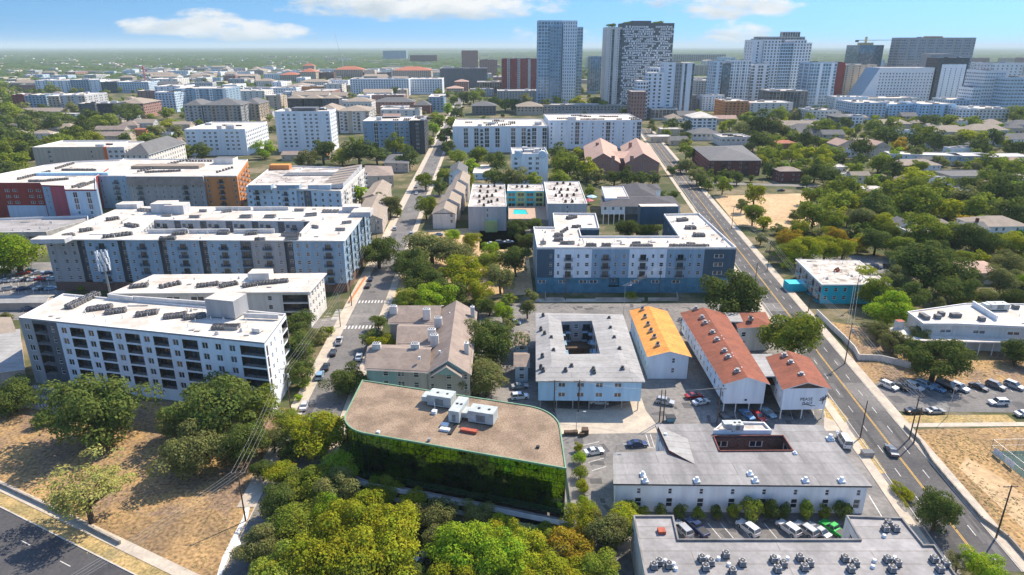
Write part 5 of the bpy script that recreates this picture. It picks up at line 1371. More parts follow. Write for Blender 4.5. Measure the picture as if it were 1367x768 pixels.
grp = [[(873, 757), (880, 752), (893, 756)], [(937, 747), (949, 752), (942, 759)], [(969, 742)], [(978, 764)], [(991, 753)], [(1033, 748), (1046, 754), (1038, 761)], [(1068, 746), (1081, 753), (1074, 759)],
       [(1128, 747), (1142, 753), (1136, 761)], [(1185, 748), (1198, 753), (1191, 761)], [(1247, 748), (1262, 754), (1255, 761)], [(1186, 700), (1182, 707), (1196, 707)]]
for g in grp:
    for x, y in g:
        p = W(x, y - 1, 7.9); o_ = putmesh('air_conditioner', t_ac(), B.root, B.loc((p.x, p.y, 7.52)), YAW, (1.05, 1.05, 1.05), [M['lgrey'], None])
for x, y in ((888, 750), (899, 754), (902, 761), (945, 746), (959, 747), (973, 755), (1039, 746), (1051, 747), (1167, 750), (1165, 758), (1194, 746), (1180, 717), (1035, 747)):
    p = W(x, y, 7.5); b = MB(); b.tube((p.x, p.y, 7.5), (p.x, p.y, 8.0), .38, .3, 8); b.build('roof_vent', [M['white']], B.root, B.o)
p = W(883, 711, 7.5); B.box('roof_box', (p.x, p.y, 7.52), 1.3, 1.2, .6, 'rust'); B.done()

# ---- M1: big white, grey-blue and navy block in the middle
R = [(717, 333), (983, 333), (933, 287), (886, 288), (906, 317.5), (776, 317.5), (773, 307), (800, 307), (795, 287), (738, 286.5), (740, 305.5), (712, 305)]
B = apt('apartment_building', 'four-storey block of white, grey-blue and navy panels with teal base in the centre', R, 17, ['white', 'steel', 'navy', 'pod', 'conc'],
        {0: [dict(p='W.W.WW.r.W.W.W..W.W.', c='3', rows=1, zb=2.4, dz=3.6, wh=1.2, sill=1.4, bay=3.75),
             dict(p='.v' + 'vpvw' * 4 + '.W.', c='22' + '0000' + '1111' + '0000' + '1111' + '222', w=[1.2, .8] + [.9, 1.4, .9, 1.1] * 4 + [1, 1.4, 1.2], rows=3, zb=6.2, dz=3.25, slab=4)],
         1: [dict(p='.', c='3', rows=1, zb=0, dz=6), dict(p='wwpw', c='0', bay=4, rows=3, zb=6.2, dz=3.25)], 11: [dict(p='.', c='3', rows=1, zb=0, dz=6), dict(p='ww', c='1', bay=4, rows=3, zb=6.2, dz=3.25)]},
        par=.8, parm='white2', maxw=130, land='white, blue and navy central block', default=[dict(p='w.', c='2', bay=5, rows=4, zb=3, dz=3.2)], done=False)
t = 17
for a, c_, n, r in (((749, 312), (757, 307), 4, 1), ((742, 322), (750, 322), 4, 2), ((742, 316), (750, 316), 4, 2), ((765, 304), (774, 304), 4, 1), ((760, 293), (769, 291), 4, 2), ((784, 329), (794, 329), 4, 1), ((805, 329), (813, 329), 4, 1), ((843, 330), (869, 330), 9, 1), ((846, 327), (853, 327), 3, 1), ((895, 330), (944, 330), 12, 1), ((918, 328), (926, 328), 3, 1), ((907, 296), (917, 295), 5, 2), ((917, 306), (927, 306), 5, 2), ((928, 316), (939, 316), 5, 2), ((750, 326), (765, 326), 6, 1), ((717 + 6, 326), (727, 326), 2, 1)): B.acrow(a, c_, t, n, r, sc=1.2)
p = W(877, 282, 17); B.box('stair_tower', (p.x, p.y - 2, 12), 17, 5, 8.2, 'navy', None, 'rwhite'); B.done()
# forecourt walls and gate in front of it
f = MB()
for p_, q_ in (((728, 402), (752, 402)), ((795, 402), (860, 402)), ((865, 402), (905, 402)), ((728, 402), (728, 394)), ((905, 402), (903, 394))):
    a = W(*p_, 0); c_ = W(*q_, 0); d = c_ - a; m_ = (a + c_) / 2; f.box((m_.x, m_.y, 0), d.length, .2, 1.3, math.atan2(d.y, d.x))
tagmesh(f.build('forecourt_wall', [M['conc']]), 'low pale forecourt wall in front of the central block', 'wall', px=(800, 400))

# ---- M2-M4: white roofs around a pool
gsp = [dict(p='.', c='0')]
B = apt('apartment_building', 'pale blue-grey stilted block with white vent-dotted roof, left of the swimming pool', [(625, 277), (676, 277), (674, 247), (631, 246.5)], 12, ['lgrey', 'lime'], {0: [dict(p='..v..', c='0', rows=3, zb=3.4, dz=2.8)], 1: gsp}, roof='rwhite2', par=.4, done=False, land='block left of the pool', default=[dict(p='w', bay=5, c='0', rows=4, zb=.4, dz=2.8)])
vents(B, [(642, 250), (652, 250), (660, 249), (641, 256), (651, 257), (662, 256), (640, 263), (650, 263), (657, 262), (640, 270), (652, 271), (646, 275), (664, 268), (656, 270), (646, 266), (668, 252)], 12.2, 1.3, ('wood', 'dark')); p = W(656, 300, 3); B.box('stair_box', (p.x, p.y - 2, 0), 6, 3, 5.5, 'lime'); B.done()
B = apt('apartment_building', 'pale block with white vent-dotted roof on the right side of the swimming pool', [(731, 273), (784, 273), (773, 243), (726, 243.5)], 12, ['lgrey'], {0: [dict(p='..v..', c='0', rows=3, zb=3.4, dz=2.8)]}, roof='rwhite2', par=.4, done=False, land='block right of the pool', default=[dict(p='w', bay=5, c='0', rows=4, zb=.4, dz=2.8)])
vents(B, [(744, 246), (752, 245), (761, 247), (740, 253), (749, 254), (758, 254), (742, 262), (750, 262), (757, 262), (766, 261), (755, 270), (764, 270), (747, 258), (770, 255)], 12.2, 1.3, ('wood', 'dark')); B.done()
B = apt('apartment_building', 'turquoise-glazed wing with white roof behind the swimming pool', [(677, 256), (726, 256), (724, 247), (678, 247)], 12, ['teal', 'lime'], {0: [dict(p='WWWW', c='0101', rows=4, zb=.5, dz=2.8, wh=1.9, sill=.4)]}, roof='rwhite2', par=.4, done=False, frame=M['lime'])
vents(B, [(690, 250), (697, 250), (704, 250)], 12.2, 1.2, ('wood', 'dark')); B.done()
pd = loop([(679, 294), (732, 294), (728, 277), (679, 277)], 4.0); c = cen(pd)
B = Bld('swimming_pool', 'turquoise swimming pool set in a raised tiled deck between two white-roofed blocks', 'swimming pool', (c.x, c.y, 0), ['concd'], px=(700, 284))
for i in range(4): B.facade(pd[i], pd[(i + 1) % 4], 0, 4, None)
pool = loop([(685, 286), (705, 286), (702, 280), (686, 279.5)], 4.0); b = MB(); b.flat([pd, pool], 4.0, 0); b.flat([pool], 3.8, 1)
for i in range(4): a, c_ = pool[i], pool[(i + 1) % 4]; b.face([(a.x, a.y, 3.8), (c_.x, c_.y, 3.8), (c_.x, c_.y, 4.0), (a.x, a.y, 4.0)], 0)
b.build('deck', [mat('deck_tile', (.48, .34, .25), .9, .15, 1), mat('pool_water', (.04, .62, .62), .1, .05, 1, spec=.6)], B.root, B.o)
for i in range(4): a, c_ = pd[i], pd[(i + 1) % 4]; m_ = (a + c_) / 2; d = c_ - a; B.box('deck_parapet', (m_.x, m_.y, 4.01), d.length, .2, .7, 'conc', math.atan2(d.y, d.x))
B.done()
for i, (x, y, m_) in enumerate(((786, 267, 'crimson'), (790, 262, 'sky'))):
    p = W(x, y, 2.5); o = thing('parasol', ['red canopy tent beside the block right of the pool', 'blue canopy tent just behind the red one beside the pool block'][i], 'canopy', (p.x, p.y, 0), px=(x, y)); b = MB(); b.tube((0, 0, 2.2), (0, 0, 3.4), 3.2, .1, 8); b.build('canopy', [M[m_]], o); b = MB(); b.tube((0, 0, 0), (0, 0, 2.3), .07, .07, 6); b.build('pole', [M['metal']], o)
# ---- M5 dark hip roofs
B = Bld('apartment_building', 'white and charcoal building with dark hipped roofs and a small white flat roof', 'apartment block', tuple(W(855, 265, 9).xy) + (0,), ['white', 'dgrey'], px=(855, 262))
LAND.append(('dark hip-roofed building', 850, 270))
wing(B, [(803, 275), (908, 275), (897, 262), (803, 262)], 8.5, 2.2, 'x', 'hip', 'rdark', specs={0: [dict(p='www...v.ww', c='0001111000', rows=1, zb=5.4, dz=2.8)]}, z0=4)
wing(B, [(835, 262), (876, 262), (872, 246), (826, 247)], 8.5, 2.6, 'y', 'hip', 'rdark')
wing(B, [(860, 254), (882, 254), (878, 246), (857, 246)], 8.5, 1.8, 'x', 'hip', 'rdark')
q = loop([(808, 266), (840, 266), (832, 250), (803, 250)], 10); B.shell(q, 10, None, (), 'rwhite', .5, 'white', z0=8); 
for t_ in range(5):
    p = W(805 + t_ * 7, 300, 0); b = MB(); b.tube((p.x, p.y, 0), (p.x, p.y, 5.6), .2, .2, 6); b.build('column', [M['trim']], B.root, B.o)
p = W(870, 272, 8); B.box('lower_wall', (p.x, p.y, 0), 30, 6, 4.2, 'dgrey'); B.done()
# ---- M6 gabled row houses
for i in range(4):
    y = 285 - i * 13.2; x = 593 + i * 7.5 - .3 * i; w = 15.6 - i * 1.4; k = i
    q = [(x - w, y), (x + w - 1, y), (x + w + 2 - 1, y - 11.5), (x - w + 6, y - 11.5)]
    lb = ['nearest', 'second nearest', 'third nearest', 'farthest'][i] + ' of the four gabled beige row houses right of the left street'
    B = Bld('row_house', lb, 'row house', tuple(W(x, y - 5, 7).xy) + (0,), ['beige', 'white2'], group='gabled row houses', px=(x, y - 5))
    wing(B, q, 8.0 + i * .9, 2.8, 'y', 'gable', 'rtan', specs={0: [dict(p='..w', c='1', rows=2, zb=2.2, dz=3)], 1: [dict(p='v', bay=4, c='0', rows=2, zb=2.2, dz=3)]}, gm=1); B.done()
LAND.append(('gabled row houses', 593, 285))
# ---- M7 brown-roofed houses left of the street
for i, (q, ze, r, ax, lb) in enumerate((([(475, 290), (510, 292), (523, 262), (491, 260)], 7.5, 2.4, 'y', 'long tan-roofed townhouse along the left street pavement, nearest of three'), ([(484, 263), (512, 266), (522, 246), (500, 244)], 7.5, 2.4, 'y', 'tan-roofed townhouse behind the long one, middle of three along the left street'),
                                           ([(485, 235), (525, 234), (522, 222), (488, 221)], 7.5, 2.4, 'x', 'brown hip-roofed house on the corner left of the street'), ([(513, 217), (545, 218), (548, 206), (520, 206)], 7, 2.5, 'x', 'dark-roofed house hidden among trees beyond the corner house'))):
    B = Bld('house', lb, 'house', tuple(W(*mid(q), 6).xy) + (0,), ['beige', 'taupe'], px=mid(q)); wing(B, q, ze, r, ax, 'gable' if i < 2 else 'hip', 'rtan' if i < 2 else ('rbrown' if i == 2 else 'rslate'), spec=[dict(p='w.', bay=4, c='0', rows=2, zb=.8, dz=3)]); B.done()
LAND.append(('corner house left of the street', 505, 228))
B = Bld('house', 'small white gabled house with steep grey roof behind the row houses', 'house', tuple(W(609, 230, 6).xy) + (0,), ['sage', 'white'], px=(609, 230))
wing(B, [(599, 232), (622, 232), (624, 222), (602, 222)], 7.5, 3.6, 'y', 'gable', 'rslate', spec=[dict(p='v', bay=4, c='1', rows=2, zb=1, dz=3)], gm=1); B.done()
B = Bld('house', 'low flat white-roofed house between trees right of the white gabled house', 'house', tuple(W(645, 228, 4).xy) + (0,), ['sky', 'white'], px=(645, 228))
wing(B, [(632, 231), (658, 231), (656, 220), (636, 220)], 4.5, 1.0, 'x', 'gable', 'rwhite', spec=[dict(p='w', bay=4, c='0', rows=1, zb=.5, dz=3)]); B.done()
# ---- pink mansion
B = Bld('mansion', 'rosy brick mansion with two broad pink tiled gables and tall chimneys', 'mansion', tuple(W(830, 215, 10).xy) + (0,), ['pinkbrick', 'beige'], px=(830, 215))
LAND.append(('rosy brick mansion', 830, 215))
sp = [dict(p='.w.', bay=7, c='0', rows=3, zb=.8, dz=3.2)]
wing(B, [(783, 217), (827, 217), (822, 195), (780, 195)], 10.5, 6.5, 'y', 'gable', 'rpink', spec=sp, ov=.8); wing(B, [(836, 217), (880, 217), (868, 195), (829, 195)], 10.5, 6.5, 'y', 'gable', 'rpink', spec=sp, ov=.8)
wing(B, [(815, 212), (848, 212), (845, 203), (815, 203)], 10, 3, 'x', 'gable', 'rpink', spec=sp, ov=.3)
for x, y in ((797, 200), (841, 200), (843, 219), (818, 219)): p = W(x, y, 12); B.box('chimney', (p.x, p.y, 9), 2.2, 1.6, 8.5, 'pinkbrick')
B.done()
# ---- brick block with hip roof
B = Bld('apartment_building', 'dark red brick apartment block with a large grey hipped roof right of the avenue', 'apartment block', tuple(W(970, 205, 10).xy) + (0,), ['brick'], px=(970, 205))
LAND.append(('brick block with the grey hipped roof', 970, 210))
wing(B, [(948, 214), (1016, 214), (990, 194), (925, 196)], 11, 4.0, 'x', 'hip', 'rslate', specs={0: [dict(p='w.pw.wp.w', c='0', rows=3, zb=1.2, dz=3.1, slab=0)], 3: [dict(p='w', bay=5, c='0', rows=3, zb=1.2, dz=3.1)]}, ov=.7); B.done()

# ---- R1 teal building
B = apt('motel_building', 'turquoise two-storey building with a blotchy white flat roof beside the right street', [(1098, 381), (1186, 381), (1146, 350), (1064, 348)], 7, ['teal', 'grey'], {0: [dict(p='www.w.w', c='0', rows=2, zb=.6, dz=3.0, ww=1.2)], 3: [dict(p='wp', bay=3.6, c='1', rows=2, zb=.4, dz=3.1)]}, roof='rblotch', par=.15, cat='low building', land='turquoise building', over=.5, done=False)
vents(B, [(1118, 361), (1116, 362)], 7.6, 1.2, ('rust', 'wood')); p = W(1070, 374, 3); B.box('stair_block', (p.x - 3, p.y - 2, 0), 7, 5, 3.0, 'teal'); B.done()
# ---- R2 white modern building
B = apt('office_building', 'white two-storey mid-century building with slim-columned porch behind the parked cars', [(1233, 434), (1275, 434), (1367, 438), (1460, 440), (1400, 409), (1290, 408), (1213, 419)], 8, ['white2', 'dgrey'], {i: [dict(p='.W', bay=5.5, c='0', rows=1, zb=4.6, dz=3.0, wh=1.0, sill=.9)] for i in (0, 1, 2, 6)}, roof='rwhite', par=.35, cat='office building', land='white building with the slim-columned porch', over=.4, done=False)
pp = loop([(1215, 456), (1351, 459), (1335, 438), (1230, 436)], 4.2); b = MB(); b.flat([pp], 4.6, 0); b.flat([pp], 4.2, 1, up=False)
for i in range(4): a, c_ = pp[i], pp[(i + 1) % 4]; b.face([(a.x, a.y, 4.2), (c_.x, c_.y, 4.2), (c_.x, c_.y, 4.6), (a.x, a.y, 4.6)], 1)
b.build('porch_roof', [M['rwhite'], M['trim']], B.root, B.o)
for t_ in np.linspace(.03, .97, 8): p = pp[0].lerp(pp[1], float(t_)); b = MB(); b.tube((p.x, p.y + .4, 0), (p.x, p.y + .4, 4.2), .16, .16, 8); b.build('column', [M['trim']], B.root, B.o)
B.facade(pp[0].lerp(pp[3], .6), pp[1].lerp(pp[2], .6), 0, 4.2, [dict(p='W', bay=5, c='0', rows=1, zb=.3, dz=3.6, wh=2.6, sill=.3)])
airhandler(1330, 413, 6, 3, 1.8, 8.4, YAW, B.root, B.o)
for x, y in ((1231, 423), (1236, 426), (1251, 425), (1256, 421), (1272, 423), (1278, 423), (1310, 428), (1355, 412)): p = W(x, y, 8.4); B.box('roof_unit', (p.x, p.y, 8.4), 1.6, 1.6, 1.2, 'dgrey')
a, c_ = W(1298, 408, 8.4), W(1330, 428, 8.4); d = c_ - a; m_ = (a + c_) / 2; B.box('roof_screen', (m_.x, m_.y, 8.36), d.length, .5, 1.6, 'white', math.atan2(d.y, d.x)); B.done()
B = Bld('brick_chimney_house', 'low white-roofed annex with brick-topped chimney at the left end of the porch building', 'annex', tuple(W(1205, 440, 3).xy) + (0,), ['white2'], px=(1200, 440))
wing(B, [(1195, 452), (1218, 450), (1208, 436), (1186, 438)], 4, .6, 'x', 'gable', 'rwhite', spec=None); p = W(1199, 440, 4); B.box('chimney', (p.x, p.y, 0), 2.2, 1.8, 7, 'white2', None, 'rust'); B.done()
# white garden wall along the right street
w_ = MB(); pts = [(1090, 420), (1110, 440), (1126, 455), (1140, 470), (1146, 481), (1175, 482), (1215, 492)]
for p_, q_ in zip(pts, pts[1:]): a = W(*p_, 0); c_ = W(*q_, 0); d = c_ - a; m_ = (a + c_) / 2; w_.box((m_.x, m_.y, 0), d.length + .15, .25, 1.9, math.atan2(d.y, d.x))
tagmesh(w_.build('garden_wall', [M['white2']]), 'white garden wall along the right street below the turquoise building', 'wall', px=(1140, 468))

# ---- far-left sheds, bottom-left small roofs
for lb, q, ze, rf in (('pale ribbed metal shed at the left edge, nearest the white apartment building', [(-30, 500), (30, 492), (24, 440), (-30, 446)], 5, 'rmetal'), ('tan-roofed shed at the left edge behind the ribbed metal shed', [(-30, 452), (20, 446), (12, 424), (-30, 424)], 5, 'rtan'),
                      ('long carport roof at the far side of the left car park', [(-30, 404), (60, 403), (70, 394), (-30, 395)], 3, 'rmetal')):
    B = Bld('shed', lb, 'shed', tuple(W(*mid(q), ze).xy) + (0,), ['beige'], px=mid(q)); wing(B, q, ze, .8, 'x', 'gable', rf); B.done()
# ================================================================ THE CITY BEHIND
EX = Vector((math.cos(YAW), math.sin(YAW), 0)); EY = Vector((-math.sin(YAW), math.cos(YAW), 0))
def frame4(x0, x1, yt, yb, dep):
    D = W((x0 + x1) / 2, yb, 0).y; a = WD(x0, yt, D); b = WD(x1, yt, D); h = a.z
    L = (b - a).length; a = Vector((a.x, a.y, 0)); c = a + EX * L
    return [a, c, c + EY * dep, a + EY * dep], h, D
def far(x0, x1, yt, yb, dep, wm, pat, label, roof='rwhite', par=.8, z0=0, gl=None, name='apartment_building', cat='apartment block', bay=4.6, dz=3.3, clutter=5, over=0, side=None, hip=0, ww=2.3, wh=1.75, group=None, rot=0, cs='0', rtop=None, frame=None, done=True, nohide=False):
    pts, h, D = frame4(x0, x1, yt, yb, dep)
    if rot:
        o0 = pts[0] if x0 > 683 else pts[1]; pts = [o0 + Matrix.Rotation(math.radians(rot), 3, 'Z') @ (p - o0) for p in pts]
    c = cen(pts)
    B = Bld(name, label, cat, (c.x, c.y, 0), wm, group, px=((x0 + x1) / 2, (yt + yb) / 2), maxw=100 if D < 640 else 0, gl=gl, frame=frame)
    rows = max(1, int((h - 2.2) / dz)); zb = h - .8 - rows * dz
    sp = [dict(p=pat, c=cs, bay=bay, rows=rows, zb=zb, dz=dz, ww=ww, wh=wh, sill=.8 if wh < 2 else .4)]
    sd = [dict(p=side or pat, c=cs[0], bay=bay, rows=rows, zb=zb, dz=dz, ww=ww, wh=wh, sill=.8 if wh < 2 else .4)]
    if hip:
        for i in range(4): B.facade(pts[i], pts[(i + 1) % 4], 0, h - .2, sp if i in (0,) else sd)
        B.pitched(pts, h, hip, 'x' if (pts[1] - pts[0]).length > (pts[2] - pts[1]).length else 'y', 'hip', 1.0, roof)
    else:
        B.shell(pts, h, {0: sp, 1: sd, 3: sd, 2: None}, (), roof, par, None, over)
        if rtop: B.box('roof_crown', (c.x, c.y, h), (pts[1] - pts[0]).length * .45, dep * .5, rtop, 'dgrey')
        if clutter:
            s_ = offset(pts, 3); mb = MB(); b2 = MB()
            for k in range(clutter):
                u, v = random.uniform(.08, .92), random.uniform(.1, .9); q = pts[0].lerp(pts[1], u) + (pts[3] - pts[0]) * v
                if random.random() < .35: b2.box((q.x, q.y, h), random.uniform(3, 7), random.uniform(3, 6), random.uniform(1.2, 3), YAW, 0, False)
                else:
                    for j in range(random.randint(3, 8)): mb.box((q.x + j * 1.7, q.y, h), 1.2, 1.2, 1.1, YAW, 0, False)
            if mb.f: mb.build('rooftop_unit', [M['acd']], B.root, B.o, kind='stuff')
            if b2.f: b2.build('roof_box', [M['lgrey']], B.root, B.o)
    B.pts4 = pts; B.h = h
    if done: B.done()
    return B
F_ = far
# -- middle rank, left of the street
F_(246, 326, 174, 206, 34, ['white'], 'ww.w', 'white five-storey apartment building right of the tan hall with the orange stripe', side='ww.w', land=None) if False else F_(246, 326, 174, 208, 60, ['white'], 'ww.w', 'long white five-storey apartment building right of the church-like hall', side='ww')
F_(366, 439, 150, 203, 26, ['white'], '.www', 'tall white apartment block with even window grid above the saw-tooth roofed block', side='vw', rtop=3)
F_(484, 546, 163, 205, 40, ['steel', 'brown'], 'w.sw', 'grey-blue apartment block with brown brick corner left of the street', side='ww', clutter=8)
F_(547, 566, 162, 206, 40, ['charcoal', 'brown'], '.w', 'narrow charcoal and brick corner block beside the left street', side='wv')
F_(604, 731, 170, 204, 62, ['white', 'grey'], '..s.sps.s', 'wide white apartment building with tall window strips beyond the left street, left of its twin', clutter=14, side='w.', bay=4.6)
F_(733, 858, 162, 199, 60, ['white'], 'w.w.ws', 'wide white apartment building with scattered small windows right of its twin', clutter=14, side='w.', ww=1.3)
b3 = F_(684, 732, 207, 246, 30, ['white'], 'w.w', 'small white building with arched dormers in front of the wide white pair', clutter=6, done=False)
for x in (692, 724):
    p = W(x, 209, b3.h); c = b3.pts4[0].lerp(b3.pts4[1], (x - 684) / 48); m = MB(); m.tube((c.x, c.y - .3, b3.h), (c.x, c.y + 4, b3.h), 2.6, 2.6, 14); m.build('arched_dormer', [M['lblue']], b3.root, b3.o)
b3.done()
